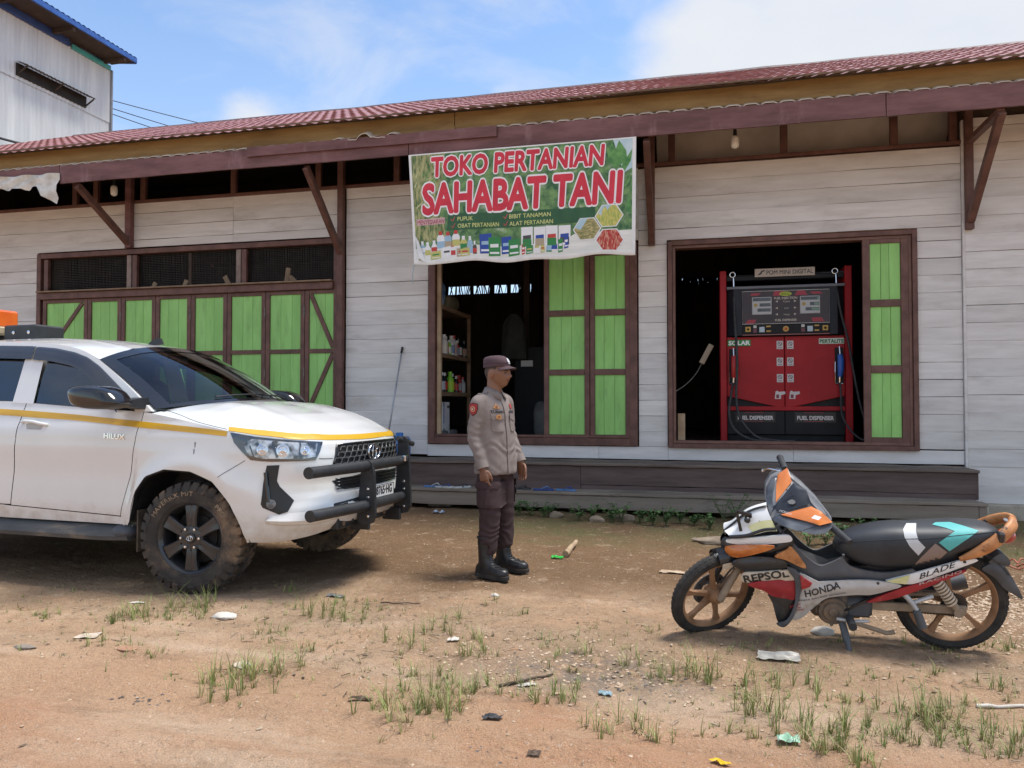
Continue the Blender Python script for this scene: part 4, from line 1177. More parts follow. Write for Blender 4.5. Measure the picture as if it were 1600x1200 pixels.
# number plate
pl = ob('number_plate', MB().box((.985, .93, .645), (.012, .40, .125), .003), pm('plate_white', (.72, .72, .70), (.82, .82, .80), scale=7, rough=.5), car)
tx = text_mb('8765\u00b7HG', .088, bold=.0025, align='CENTER', sx=.80)
PM = Matrix(((0, 0, 1, .993), (1, 0, 0, .965), (0, 1, 0, .632), (0, 0, 0, 1)))
t2 = MB().add(tx.v, tx.f, PM); ob('lettering', t2, m_black, pl)
tx = text_mb('11\u00b728', .03, align='CENTER'); ob('lettering', MB().add(tx.v, tx.f, Matrix(((0, 0, 1, .993), (1, 0, 0, .93), (0, 1, 0, .594), (0, 0, 0, 1)))), m_black, pl)
ob('plate_border', MB().tube([(.992, .735, .588), (.992, 1.125, .588), (.992, 1.125, .702), (.992, .735, .702)], .0018, 4, cap=False, closed=True), m_black, pl)
ob('plate_mount', MB().box((.955, .93, .645), (.06, .3, .09)), m_black, car)
# push bar
pb = empty('push_bar', parent=car)
for z_, y0 in ((.868, .03), (.578, .05)):
    P = [(.915, y0, z_ - .004), (.985, .40, z_), (1.01, .62, z_), (1.01, 1.24, z_), (1.0, 1.335, z_)]
    P = [P[0]] + smooth_path(P[1:], 5)
    ob('cross_tube', MB().tube(P, .040, 16), m_bar, pb, smooth=50)
    for y in (y0,):
        ob('tube_cap', MB().tube([(.914, y - .004, z_ - .004), (.914, y + .012, z_ - .004)], .041, 16), m_black, pb, smooth=50)
for y, zt in ((.655, .91), (1.255, 1.06)):
    ol = [(.935, .47), (.99, .435), (1.06, .45), (1.085, .50), (1.075, .80), (1.055, zt - .02), (1.03, zt), (.975, zt), (.965, .80), (.945, .60)]
    ob('upright', MB().prism(ol, .035, Matrix(((1, 0, 0, 0), (0, 0, 1, y - .0175), (0, 1, 0, 0), (0, 0, 0, 1))), ch=.004), m_bar, pb, fix=True)
    for z_ in (.50, .578, .64, .70):
        ob('bolt', MB().lathe([(.011, 0), (.011, .006), (.006, .009), (.001, .009)], 8, Matrix.Translation((1.03, y - .018, z_)) @ Matrix.Rotation(R(90), 4, 'X')), m_chrome, pb)
ob('stub_tube', MB().tube([(.99, 1.20, 1.045), (1.05, 1.36, .995)], .022, 12), m_bar, pb, smooth=50)
ob('indicator', MB().box((1.055, 1.20, .885), (.03, .05, .05), .006), m_chrome, pb)
sk = MB(); sk.box((.86, .93, .475), (.10, 1.05, .10), .01); ob('mount_beam', sk, m_bar, pb)
for i in range(9):
    ob('bolt', MB().lathe([(.017, 0), (.017, .008), (.001, .012)], 10, Matrix.Translation((.913, .48 + .105 * i + .02 * (i % 2), .465 + .01 * (i % 3))) @ Matrix.Rotation(R(90), 4, 'Y')), m_chrome if i % 2 else pm('rusty_bolt', (.14, .09, .06), (.24, .17, .11), scale=30, rough=.8), pb)
ob('bracket_plate', MB().box((.93, .70, .44), (.16, .03, .10), .008), m_bar, pb); ob('bracket_plate', MB().box((.93, 1.22, .44), (.16, .03, .10), .008), m_bar, pb)
# underbody
ob('chassis', MB().box((-1.6, .93, .62), (4.4, 1.16, .44)), m_black, car)
ob('engine_bay', MB().box((.38, .93, .74), (.62, 1.22, .50)), m_black, car)
ob('skid_plate', MB().bar((.80, .93, .44), (.25, .93, .32), 1.0, .02), m_black, car)
ob('bed_floor', MB().box((-3.45, .93, .92), (1.6, 1.6, .06)), m_black, car); ob('tailgate', MB().box((-4.27, .93, 1.02), (.05, 1.76, .62), .02), m_white, car)
ob('cab_rear', MB().box((-3.02, .93, 1.40), (.04, 1.55, .80), .02), m_white, car)
for y0, y1 in ((.02, .30), (1.56, 1.84)):
    for cx in (0, -3.085):
        ob('wheel_liner', MB().loft([[(cx + X, y0 + .02, interp(T_ARCH, X) + .012), (cx + X, y1 + .12, interp(T_ARCH, X) + .012)] for X in frange(-.53, .45, .03)], cap=False, closed=False), m_black, car)
    ob('mud_flap', MB().box((-.50, (y0 + y1) / 2, .41), (.012, .26, .30), .003), pm('flap_rubber', (.06, .05, .042), (.16, .125, .09), scale=9, rough=.9), car)
    s = 1 if y0 < .5 else -1
    yb = -.055 if s > 0 else 2 * YC - .055 - .02
    rb = MB(); rows = []
    for X in frange(-2.45, -.555, .1):
        k = .0 if X < -.72 else (X + .72) / .165 * .05
        pr_ = [(-.05 + k, .345), (-.06 + k, .375), (-.05 + k, .405), (.05, .448), (.14, .452), (.14, .36), (.03, .335)]
        rows.append([(X, a if s > 0 else 2 * YC - a, b) for a, b in pr_])
    rb.loft(rows); ob('running_board', rb, pm('board_grey', (.045, .048, .052), (.095, .095, .095), scale=6, stretch=(.4, 1, 1), rough=.6, c3=(.22, .17, .125), c3scale=6), car, fix=True, smooth=25)
    ob('board_end', MB().ball((-.62, .045 if s > 0 else 2 * YC - .045, .40), (.10, .085, .055), 14, 8), pm('board_cap', (.05, .056, .068), (.085, .09, .10), scale=6, rough=.55), car, smooth=180)
# mirror, handle, badge, aerial, wipers
for s, fn in ((1, lambda P: P), (-1, mir)):
    mr_ = empty('door_mirror', parent=car)
    c = Vector(fn([(-.665, -.16, 1.372)])[0])
    def shell(u, v, top_=True):
        ph = (u - .5) * math.pi; th = v * 2 * math.pi
        e = .55
        f = lambda t, k: math.copysign(abs(t) ** k, t)
        x = .205 * f(math.cos(ph), e) * f(math.cos(th), e); y = .125 * f(math.cos(ph), e) * f(math.sin(th), e); z = .085 * f(math.sin(ph), e)
        z *= 1 - .28 * (x / .205) ** 2 * (1 if x > 0 else .45)
        x -= .05 * (z / .085)
        return c + Vector((x * (1 - .12 * z / .085), y * s, z + .02 * (-x / .2) * 0))
    ob('mirror_housing', MB().grid(lambda u, v: shell(.30 + .70 * u, v), 14, 32), m_gloss, mr_, smooth=180)
    ob('mirror_base', MB().grid(lambda u, v: shell(.32 * u, v), 7, 32), pm('mirror_grey', (.035, .033, .034), (.06, .056, .055), scale=8, rough=.45), mr_, smooth=180)
    ob('mirror_arm', MB().loft([[c + Vector((.12, .06 * s, -.06)), c + Vector((.20, .06 * s, -.06)), c + Vector((.20, .06 * s, -.02)), c + Vector((.12, .06 * s, -.02))], [c + Vector((.06, .26 * s, -.095)), c + Vector((.20, .26 * s, -.095)), c + Vector((.20, .25 * s, .0)), c + Vector((.06, .25 * s, .0))]]), m_black, mr_, fix=True)
    for dx, dn in ((-1.47, 'f'), (-2.42, 'r')):
        par = doors[(dn, s)]
        hp = [onto(Vector(fn([(dx + .13 * t, .04, 1.172 - .012 * t)])[0]), .030 * (1 - abs(t) ** 4) + .004)[0] for t in [-1, -.9, -.6, -.2, .2, .6, .9, 1]]
        ob('handle', MB().tube(hp, .017, 8, squash=(1, .8)), m_white, par, smooth=180)
        dish = [(dx + a, .04, 1.168 + b) for a, b in ((-.07, -.035), (.07, -.038), (.09, -.005), (.0, .03), (-.09, .0))]
        ob('handle_recess', drape(fn(dish), (0, s, 0), BV, eps=.002, step=.03), pm('recess_grey', (.30, .30, .30), (.38, .38, .38), scale=5, rough=.5), par)
tb = text_mb('HILUX', .052, bold=.002, depth=.003, sx=1.28); mb = MB()
for x, y, z_ in tb.v: mb.v.append(tuple(onto((-.79 + x, .0, 1.076 + y - .13 * x * 0.35), .004 + z_)[0]))
mb.f = tb.f; ob('lettering', mb, m_chrome, car)
ob('vent_slit', MB().box((.0, .0, .0), (.005, .004, .048), .001, Matrix.Translation(onto((.02, .0, 1.035), .001)[0])), m_seam, car)
ob('vent_slit', MB().box((.0, .0, .0), (.005, .004, .048), .001, Matrix.Translation(onto((.02, .0, .985), .001)[0])), m_seam, car)
an = MB(); an.prism([(-.10, 0), (.06, 0), (.02, .03), (-.05, .06), (-.075, .055)], .03, Matrix(((-1, 0, 0, -1.20), (0, 0, 1, .915), (0, 1, 0, 1.832), (0, 0, 0, 1))), ch=.006)
an.tube([(-1.18, .93, 1.87), (-1.14, .93, 1.96)], .004, 6)
ob('aerial', an, m_black, car, fix=True)
for y0, y1 in ((.45, 1.05), (1.0, 1.55)):
    P = [ws(.06 + .02 * (t / 8), (y0 + (y1 - y0) * t / 8) / (2 * YC)) + Vector((.006, 0, .016)) for t in range(9)]
    ob('wiper', MB().tube(P, .008, 6), m_black, car)
# beacon and spotlight box on the rack behind the cab
lb = empty('light_rack', parent=car)
ob('rack_beam', MB().box((-2.98, .93, 1.93), (.08, 1.5, .05), .01), m_black, lb)
for y in (.25, 1.61): ob('rack_leg', MB().box((-3.0, y, 1.62), (.06, .06, .60), .01), m_black, lb)
ob('beacon_base', MB().box((-2.985, .90, 1.995), (.36, .30, .07), .012), pm('beacon_tan', (.42, .33, .20), (.52, .43, .28), scale=6, rough=.5), lb)
ob('beacon', MB().box((-2.96, .90, 2.11), (.22, .24, .16), .018), pm('beacon_orange', (.70, .10, .012), (.80, .16, .02), scale=6, rough=.25, coat=.6), lb)
ob('spot_box', MB().box((-2.555, .93, 1.965), (.39, .30, .14), .015), pm('box_black', (.018, .020, .022), (.032, .034, .036), scale=8, rough=.5), lb)
for dx in (-.09, .09): ob('screw_cap', MB().lathe([(.016, 0), (.016, .006), (.001, .01)], 12, Matrix.Translation((-2.53 + dx, .778, 1.965)) @ Matrix.Rotation(R(90), 4, 'X')), m_chrome, lb)
# cabin
m_seat = pm('seat_cloth', (.018, .018, .020), (.032, .032, .034), scale=14, rough=.9)
for y in (.50, 1.36):
    se = empty('seat', parent=car)
    ob('backrest', MB().box((0, 0, 0), (.16, .50, .66), .06, Matrix.Translation((-1.62, y, 1.22)) @ Matrix.Rotation(R(-14), 4, 'Y')), m_seat, se, smooth=60)
    ob('headrest', MB().box((-1.73, y, 1.62), (.12, .28, .17), .05), m_seat, se, smooth=60); ob('cushion', MB().box((-1.35, y, .92), (.55, .50, .16), .05), m_seat, se, smooth=60)
ob('dashboard', MB().loft([[(-.55, y, 1.27), (-.75, y, 1.285), (-.95, y, 1.20), (-1.0, y, .9), (-.5, y, .85)] for y in (.12, .4, .9, 1.4, 1.74)]), m_seat, car, smooth=50)
sw_ = [Vector((-.98, .50, 1.13)) + Matrix.Rotation(R(-62), 3, 'Y') @ Vector((.19 * math.cos(t * math.pi / 14), .19 * math.sin(t * math.pi / 14), 0)) for t in range(28)]
ob('steering_wheel', MB().tube(sw_, .017, 8, cap=False, closed=True), m_seat, car, smooth=180)
ob('cabin_floor', MB().box((-1.8, .93, .86), (2.3, 1.62, .03)), m_seat, car)
ob('rear_view_mirror', MB().box((-.95, .93, 1.70), (.03, .24, .07), .012), m_seat, car)
# wheels
m_rub = pm('muddy_tyre', (.028, .025, .023), (.062, .052, .044), scale=9, rough=.9, bump=.2, bscale=60, coords='obj', c3=(.24, .16, .10), c3scale=3.4, c3lo=.46, c3hi=.70)
m_rim = pm('black_alloy', (.014, .015, .018), (.030, .031, .034), scale=8, rough=.32, coat=.4, coords='obj', c3=(.13, .10, .075), c3scale=6, c3lo=.62, c3hi=.8)
def polar(r, a, y): return (r * math.cos(a), y, r * math.sin(a))
def make_wheel():
    w = empty('wheel', parent=car)
    # wheel local frame: axle along Y, outer face towards -Y
    prof = [(.238, -.105), (.250, -.122), (.275, -.130), (.310, -.134), (.340, -.130), (.362, -.118), (.374, -.100), (.378, -.06), (.379, 0), (.378, .06), (.374, .10), (.362, .118), (.340, .13), (.30, .134), (.25, .12), (.238, .10)]
    ty = MB(); n = 72
    ty.loft([[polar(r, 2 * math.pi * j / n, y) for j in range(n)] for r, y in prof], cap=False)
    rt = random.Random(2)
    NB = 34
    for i in range(NB):
        a = 2 * math.pi * i / NB
        for s in (-1, 1):
            lg_ = .030 if i % 2 else .018
            aw2 = math.pi / NB * .70
            # shoulder lug wrapping from the tread on to the sidewall
            for (a0, a1, y0, y1, r0, r1) in ((a - aw2, a + aw2, .062, .112, .372, .398),):
                sh = .02 * s
                V = []
                for aa, yy in ((a0, y0), (a1, y0), (a1 + sh, y1), (a0 + sh, y1)):
                    V.append(polar(r0 - .012, aa, yy * s))
                for aa, yy, rr in ((a0 + .01, y0, r1), (a1 - .01, y0, r1), (a1 + sh - .01, y1, r1 - .008), (a0 + sh + .01, y1, r1 - .008)):
                    V.append(polar(rr, aa, yy * s))
                ty.add(V, [(0, 1, 2, 3), (4, 5, 6, 7), (0, 1, 5, 4), (1, 2, 6, 5), (2, 3, 7, 6), (3, 0, 4, 7)])
                V = [polar(.388, a0 + sh, .112 * s), polar(.388, a1 + sh, .112 * s), polar(.355 - lg_, a1 + sh * .6, .139 * s), polar(.355 - lg_, a0 + sh * .6, .139 * s),
                     polar(.36, a0 + sh, .09 * s), polar(.36, a1 + sh, .09 * s), polar(.335 - lg_, a1 + sh * .6, .125 * s), polar(.335 - lg_, a0 + sh * .6, .125 * s)]
                ty.add(V, [(0, 1, 2, 3), (4, 5, 6, 7), (0, 1, 5, 4), (1, 2, 6, 5), (2, 3, 7, 6), (3, 0, 4, 7)])
        for row, (y0, y1) in enumerate(((-.055, -.004), (.004, .055))):
            a_ = a + (math.pi / NB) * row; sk_ = .05 * (1 if row else -1)
            aw2 = math.pi / NB * .66
            V = [polar(.37, a_ - aw2, y0), polar(.37, a_ + aw2, y0), polar(.37, a_ + aw2 + sk_, y1), polar(.37, a_ - aw2 + sk_, y1),
                 polar(.399, a_ - aw2 + .01, y0 + .003), polar(.399, a_ + aw2 - .01, y0 + .003), polar(.399, a_ + aw2 + sk_ - .01, y1 - .003), polar(.399, a_ - aw2 + sk_ + .01, y1 - .003)]
            ty.add(V, [(0, 1, 2, 3), (4, 5, 6, 7), (0, 1, 5, 4), (1, 2, 6, 5), (2, 3, 7, 6), (3, 0, 4, 7)])
    ring = [(.256, -.126), (.258, -.129), (.262, -.129), (.264, -.127)]
    ty.loft([[polar(r, 2 * math.pi * j / n, y) for j in range(n)] for r, y in ring], cap=False)
    t_ = ob('tyre', ty, m_rub, w, smooth=35, fix=True)
    let = MB()
    def arc_text(txt, a_mid, r, size, bold):
        tw_ = [text_mb(ch, size, bold, sx=1.15) if ch != ' ' else None for ch in txt]
        adv = [size * (.62 if ch not in 'MW/ I' else (.80 if ch in 'MW' else .38)) * 1.12 for ch in txt]
        tot = sum(adv); a = a_mid + tot / r / 2
        for ch, g_, ad_ in zip(txt, tw_, adv):
            ac = a - ad_ / r / 2; a -= ad_ / r
            if g_ is None: continue
            xs_ = [v[0] for v in g_.v]; cx_ = (min(xs_) + max(xs_)) / 2
            for v in g_.v:
                lx, ly = v[0] - cx_, v[1]
                rr = r + ly; aa = ac - lx / rr
                let.v.append(polar(rr, aa, -.1372 + abs(rr - .325) * .06))
            k = len(let.v) - len(g_.v); let.f += [tuple(i + k for i in f) for f in g_.f]
    arc_text('MAVERICK M/T', R(118), .298, .045, .001)
    arc_text('PRO', R(40), .298, .045, .002)
    ob('sidewall_lettering', let, pm('dusty_letters', (.20, .15, .105), (.34, .26, .18), scale=20, rough=.9), w)
    rm_ = MB()
    prof = [(.200, .10), (.208, .0), (.218, -.07), (.232, -.095), (.246, -.110), (.249, -.119), (.245, -.122), (.237, -.116), (.230, -.106)]
    rm_.loft([[polar(r, 2 * math.pi * j / 60, y) for j in range(60)] for r, y in prof], cap=False)
    ri = ob('rim', rm_, m_rim, w, smooth=50)
    ob('brake_disc', MB().loft([[polar(r, 2 * math.pi * j / 40, y) for j in range(40)] for r, y in ((.001, -.02), (.15, -.02), (.15, .0), (.19, .01), (.20, .05))], cap=False), pm('brake_dark', (.02, .018, .016), (.05, .045, .04), scale=9, rough=.8), w)
    for k in range(6):
        a = R(90) + k * math.pi / 3
        def P(r, t, y): return (r * math.cos(a) - t * math.sin(a), y, r * math.sin(a) + t * math.cos(a))
        for s in (-1, 1):
            rings = []
            for r, t0, t1, y in ((.045, .0, .036, -.095), (.085, .0, .038, -.103), (.14, .0, .040, -.108), (.19, .0, .046, -.106), (.234, .0, .056, -.100)):
                rings.append([P(r, s * t0, y + .010), P(r, s * (t0 + .006), y), P(r, s * (t1 - .008), y - .002), P(r, s * t1, y + .008), P(r, s * t1, y + .04), P(r, s * t0, y + .04)])
            ob('spoke', MB().loft(rings), m_rim, w, fix=True, smooth=35)
        ob('spoke_groove', MB().loft([[P(r, -.006, y), P(r, .006, y)] for r, y in ((.09, -.1045), (.14, -.1095), (.226, -.1025))], cap=False, closed=False), m_rim, w)
    ob('hub', MB().loft([[polar(r, 2 * math.pi * j / 30, y) for j in range(30)] for r, y in ((.092, -.06), (.088, -.098), (.070, -.104), (.001, -.104))], cap=False), m_rim, w, smooth=40)
    for k in range(6):
        a = R(60) + k * math.pi / 3
        c = polar(.070, a, -.102)
        ob('lug_nut', MB().lathe([(.0125, 0), (.0125, .014), (.009, .020), (.001, .021)], 6, Matrix.Translation(c) @ Matrix.Rotation(R(90), 4, 'X')), m_chrome, w)
    cp = ob('centre_cap', MB().lathe([(.036, 0), (.036, .012), (.032, .016), (.001, .017)], 24, Matrix.Translation((0, -.102, 0)) @ Matrix.Rotation(R(90), 4, 'X')), m_gloss, w, smooth=40)
    cb = MB()
    for cx_, cz_, rx_, rz_ in ((0, 0, .024, .018), (0, 0, .008, .017), (0, .008, .017, .007)):
        cb.tube([(cx_ + rx_ * math.cos(t * math.pi / 12), -.1200, cz_ + rz_ * math.sin(t * math.pi / 12)) for t in range(24)], .0018, 4, cap=False, closed=True)
    ob('cap_emblem', cb, m_chrome, w)
    return w
wh = make_wheel()
def place(w, x, y, rz): w.location = (x, y, .388); w.rotation_euler = (0, 0, rz)
place(wh, -.03, .118, R(7))
w2 = copy_tree(wh, car); place(w2, -.03, 2 * YC - .118, R(187))
w3 = copy_tree(wh, car); place(w3, -3.115, .118, 0)
w4 = copy_tree(wh, car); place(w4, -3.115, 2 * YC - .118, R(180))
# ------------------------------------------------------------------ printed banner over the doorway
bn = empty('shop_banner', (0, 0, 0), label='printed farm shop banner with big red lettering on green, hanging from the maroon fascia', cat='banner')
BW, BH = 2.72, 1.325
def bpos(X, Z, lay=0.0):
    """banner cloth: X along, Z downward (metres), lay = print layer"""
    s, t = X / BW, Z / BH
    x = -3.39 + X + .085 * t * (1 - s) ** 2 - .015 * t * s
    z = 4.322 - Z + .012 * math.sin(s * 9) * t ** 4 + .012 * math.sin(s * 23 + 1) * t ** 8 - .03 * t ** 3 * (math.exp(-((s - .06) / .07) ** 2))
    y = -1.165 - .010 * math.sin(s * 6.5 + 1.2 * t) * (.3 + t) - .006 * math.sin(s * 17 + t * 5) * t - .03 * t ** 5 * (1 - s) ** 6 + .012 * t
    return (x, y - lay * .0011, z)
def bput(mb, lay):
    o = MB(); o.v = [bpos(x, -y, lay + z * 1000) for x, y, z in mb.v]; o.f = mb.f; return o
m_cloth = pm('banner_white', (0.74, 0.75, 0.73), (0.84, 0.84, 0.81), scale=9, rough=.55)
bc = ob('cloth', MB().grid(lambda u, v: bpos(BW * u, BH * v), 90, 44), m_cloth, bn, smooth=180)
m_fol = pm('banner_foliage', (0.025, 0.11, 0.040), (0.20, 0.36, 0.12), scale=11, stretch=(1, 1, 1), rough=.5, detail=10, lo=.36, hi=.66, c3=(.46, .56, .40), c3scale=6, c3lo=.54, c3hi=.72)
m_reed = pm('banner_reeds', (0.06, 0.13, 0.03), (0.46, 0.44, 0.20), scale=9, stretch=(4, 1, 1.1), rough=.5, detail=9, lo=.38, hi=.64)
m_bsky = pm('banner_sky', (0.36, 0.55, 0.64), (0.56, 0.70, 0.74), scale=4, rough=.5)
m_table = pm('banner_table', (0.70, 0.71, 0.66), (0.84, 0.85, 0.79), scale=5, stretch=(.6, 1, 4), rough=.5)
def P2(pts, lay, mat, name='print', step=.08):
    """flat printed shape, points in (s, t) fractions of the banner"""
    mb = MB(); mb.v = [(s * BW, -t * BH, 0) for s, t in pts]; mb.f = [tuple(range(len(pts)))]
    return ob(name, bput(subdiv_mb(mb, step), lay), mat, bn)
def rect(s0, t0, s1, t1, lay, mat, name='print'): return P2([(s0, t0), (s1, t0), (s1, t1), (s0, t1)], lay, mat, name)
rect(.012, .012, .985, .96, 1, m_fol, 'printed_foliage')
P2([(.012, .012), (.17, .012), (.15, .30), (.06, .55), (.15, .58), (.16, .80), (.012, .80)], 2, m_reed, 'printed_reeds')
P2([(.905, .012), (.985, .012), (.985, .26), (.95, .30), (.925, .14)], 2, m_bsky, 'printed_sky')
P2([(.012, .86), (.20, .84), (.45, .875), (.70, .855), (.74, .80), (.985, .79), (.985, .975), (.012, .98)], 2, m_table, 'printed_table')
m_leafd = pm('banner_leaf', (.05, .20, .05), (.16, .38, .10), scale=14, rough=.5)
for a, b, c in (((.93, .02), (.965, .20), (.905, .26)), ((.985, .10), (.95, .30), (.925, .34)), ((.90, .03), (.92, .25), (.885, .20)), ((.985, .30), (.955, .62), (.985, .66)), ((.975, .33), (.955, .40), (.945, .55))):
    P2([a, ((a[0] + b[0]) / 2 + .012, (a[1] + b[1]) / 2), b, c, ((a[0] + c[0]) / 2 - .01, (a[1] + c[1]) / 2)], 3, m_leafd, 'printed_leaf')
rb_ = random.Random(17)
for i in range(26):                                           # reed blades on the left
    s0, t0 = rb_.uniform(.015, .12), rb_.uniform(.10, .62); a = rb_.uniform(-1.1, -.2); l_ = rb_.uniform(.05, .13)
    dx, dy = math.sin(a) * l_, -math.cos(a) * l_ * 1.6
    e = (max(.015, min(.16, s0 - dx)), max(.02, t0 + dy))
    P2([(s0, t0), (s0 + .006, t0 + .005), e], 3, m_leafd if i % 3 == 0 else pm('banner_straw', (.40, .42, .17), (.60, .60, .33), scale=20, rough=.5), 'printed_leaf', .2)
m_red = pm('banner_red', (0.56, 0.020, 0.045), (0.68, 0.035, 0.060), scale=6, rough=.5)
m_outl = pm('banner_outline', (0.82, 0.81, 0.81), (0.88, 0.87, 0.86), scale=8, rough=.5)
def btext(txt, s0, s1, tb, h, bold, mat, lay, name='lettering', shear=.0, sub=.05, outline=None, slope=0.0):
    """lettering fitted between s0 and s1 with its base line at t = tb and cap height h"""
    ref = text_mb('H', 1.0, 0); ch_ = max(v[1] for v in ref.v)
    size = h * BH / ch_
    ref = text_mb(txt, size, bold * size, shear=shear)
    w0, w1 = min(v[0] for v in ref.v), max(v[0] for v in ref.v)
    k = (s1 - s0) * BW / (w1 - w0)
    out = []
    for extra, m_, ly in (([(outline[0], outline[1], lay - .6)] if outline else []) + [(0, mat, lay)]):
        g_ = text_mb(txt, size, (bold + extra) * size, shear=shear)
        mb = MB(); mb.v = [((x - w0) * k + s0 * BW, y - tb * BH + slope * ((x - w0) * k), z) for x, y, z in g_.v]; mb.f = g_.f
        out.append(ob(name if not extra else 'lettering_outline', bput(subdiv_mb(mb, sub), ly), m_, bn))
    return out
m_shadow = pm('banner_edge', (.04, .10, .07), (.07, .16, .11), scale=8, rough=.5)
btext('TOKO PERTANIAN', .105, .872, .215, .165, .040, m_red, 6, shear=.10, outline=(.050, m_outl))
btext('SAHABAT TANI', .052, .948, .545, .255, .042, m_red, 6, shear=.08, outline=(.042, m_outl))
P2([(.175, .565), (.83, .575), (.83, .700), (.165, .715)], 4, pm('banner_band', (.018, .085, .032), (.030, .12, .045), scale=6, rough=.5), 'printed_band')
m_lime = pm('banner_yellow', (.62, .66, .20), (.74, .76, .30), scale=9, rough=.5)
btext('PUPUK', .218, .290, .632, .036, .004, m_lime, 5); btext('OBAT PERTANIAN', .218, .408, .695, .036, .004, m_lime, 5)
btext('BIBIT TANAMAN', .455, .640, .632, .036, .004, m_lime, 5); btext('ALAT PERTANIAN', .455, .650, .695, .036, .004, m_lime, 5)
m_tick = pm('banner_tick', (.34, .06, .05), (.46, .10, .08), scale=9, rough=.5)
for s, t in ((.188, .61), (.188, .672), (.430, .61), (.430, .672)):
    P2([(s, t), (s + .007, t + .012), (s + .017, t - .022), (s + .020, t - .018), (s + .008, t + .026), (s - .003, t + .006)], 5, m_tick, 'printed_tick', .2)
rect(.022, .592, .158, .648, 4, pm('banner_pink', (.55, .34, .34), (.68, .46, .46), scale=12, rough=.5), 'printed_label')
btext('MENYEDIAKAN', .026, .154, .641, .038, .008, pm('banner_wine', (.26, .015, .03), (.34, .03, .05), scale=9, rough=.5), 5)
# products along the foot of the print
def colr(n, c): return flat('print_' + n, c, .5)
CW, CB, CG, CR, CY, CL, CD, CT = colr('white', (.84, .85, .85)), colr('blue', (.02, .07, .36)), colr('green', (.03, .24, .06)), colr('red', (.55, .05, .04)), colr('yellow', (.55, .52, .16)), colr('light_blue', (.34, .52, .66)), colr('dark', (.07, .07, .07)), colr('tan', (.44, .36, .24))
def bottle(s, t0, t1, w, body, cap, lab):
    P2([(s - w, t1), (s - w, t0 + .055), (s - w * .55, t0 + .03), (s + w * .55, t0 + .03), (s + w, t0 + .055), (s + w, t1)], 4, body, 'printed_bottle', .2)
    P2([(s - w * .45, t0 + .035), (s - w * .45, t0), (s + w * .45, t0), (s + w * .45, t0 + .035)], 4.4, cap, 'printed_cap', .2)
    P2([(s - w * .98, t1 - .012), (s - w * .98, t1 - (t1 - t0) * .45), (s + w * .98, t1 - (t1 - t0) * .45), (s + w * .98, t1 - .012)], 4.8, lab, 'printed_label', .2)
bottle(.045, .79, .90, .013, CL, CW, CW); bottle(.070, .80, .93, .014, CW, CW, CY); bottle(.102, .79, .90, .014, CW, CW, CR)
bottle(.135, .715, .88, .018, CW, CR, CL); bottle(.170, .725, .88, .017, CL, CR, CT); bottle(.208, .715, .87, .018, CW, CR, CY)
bottle(.243, .77, .90, .016, CY, CW, CG); bottle(.273, .775, .93, .012, CL, CW, CL); bottle(.294, .82, .94, .009, CD, CW, CR)
bottle(.192, .83, .95, .012, CW, CR, CR)
def pack(s0, t0, s1, t1, mat, lab, sk=.008, lay=5):
    P2([(s0, t0 + sk), (s1, t0), (s1, t1), (s0, t1 + sk)], lay, mat, 'printed_packet', .2)
    w, h = s1 - s0, t1 - t0
    P2([(s0 + w * .15, t0 + h * .40), (s1 - w * .15, t0 + h * .38), (s1 - w * .15, t0 + h * .56), (s0 + w * .15, t0 + h * .58)], lay + .4, lab, 'printed_label', .2)
    P2([(s0 + w * .1, t1 - h * .18), (s1 - w * .1, t1 - h * .20), (s1 - w * .1, t1 - h * .10), (s0 + w * .1, t1 - h * .08)], lay + .4, CW, 'printed_label', .2)
pack(.085, .885, .133, .955, CY, CG); pack(.142, .855, .182, .955, CW, CD); pack(.210, .875, .265, .95, CT, CR); pack(.228, .88, .27, .95, CY, CR, lay=5.5)
pack(.318, .755, .372, .93, CB, CL); pack(.358, .785, .412, .95, CG, CW, lay=5.5); pack(.418, .785, .462, .93, CB, CL, lay=5.2); pack(.450, .81, .500, .95, CG, CW, lay=5.8)
for i, (s, c) in enumerate(((.508, CD), (.565, CB), (.618, CR), (.674, CB))):
    pack(s, .715 + .004 * (i % 2), s + .052, .90, CW, c, .0, 4.5)
    rect(s + .006, .82, s + .046, .885, 5, (CG, CT, CG, CD)[i], 'printed_label')
pack(.510, .855, .525, .945, CR, CW); pack(.530, .875, .560, .945, CG, CY); pack(.565, .845, .592, .945, CW, CY); pack(.596, .875, .612, .94, CY, CR); bottle(.632, .82, .94, .012, CG, CW, CL)
bottle(.655, .80, .93, .013, CW, CR, CB); pack(.672, .83, .692, .94, CG, CW); pack(.698, .80, .716, .91, CB, CW)
m_rice = pm('print_rice', (.16, .17, .05), (.55, .46, .20), scale=30, stretch=(1, 1, 2), rough=.5); m_corn = pm('print_corn', (.30, .42, .08), (.72, .60, .16), scale=20, stretch=(2.5, 1, .8), rough=.5); m_chil = pm('print_chilli', (.45, .03, .02), (.66, .36, .24), scale=22, stretch=(3, 1, .7), rough=.5, lo=.45, hi=.6)
for cs_, ct_, m_ in ((.797, .765, m_rice), (.890, .662, m_corn), (.893, .874, m_chil)):
    for k, (sc, mm, ly) in enumerate(((1.09, CW, 5.2), (1.0, m_, 5.8))):
        P2([(cs_ + .056 * sc * math.cos(a * math.pi / 3), ct_ + .103 * sc * math.sin(a * math.pi / 3)) for a in range(6)], ly, mm, 'printed_hexagon')
P2([(.745, .75), (.768, .675), (.80, .67), (.77, .77)], 6.4, m_bsky, 'printed_sky'); P2([(.845, .642), (.861, .572), (.90, .567), (.865, .662)], 6.4, m_bsky, 'printed_sky')
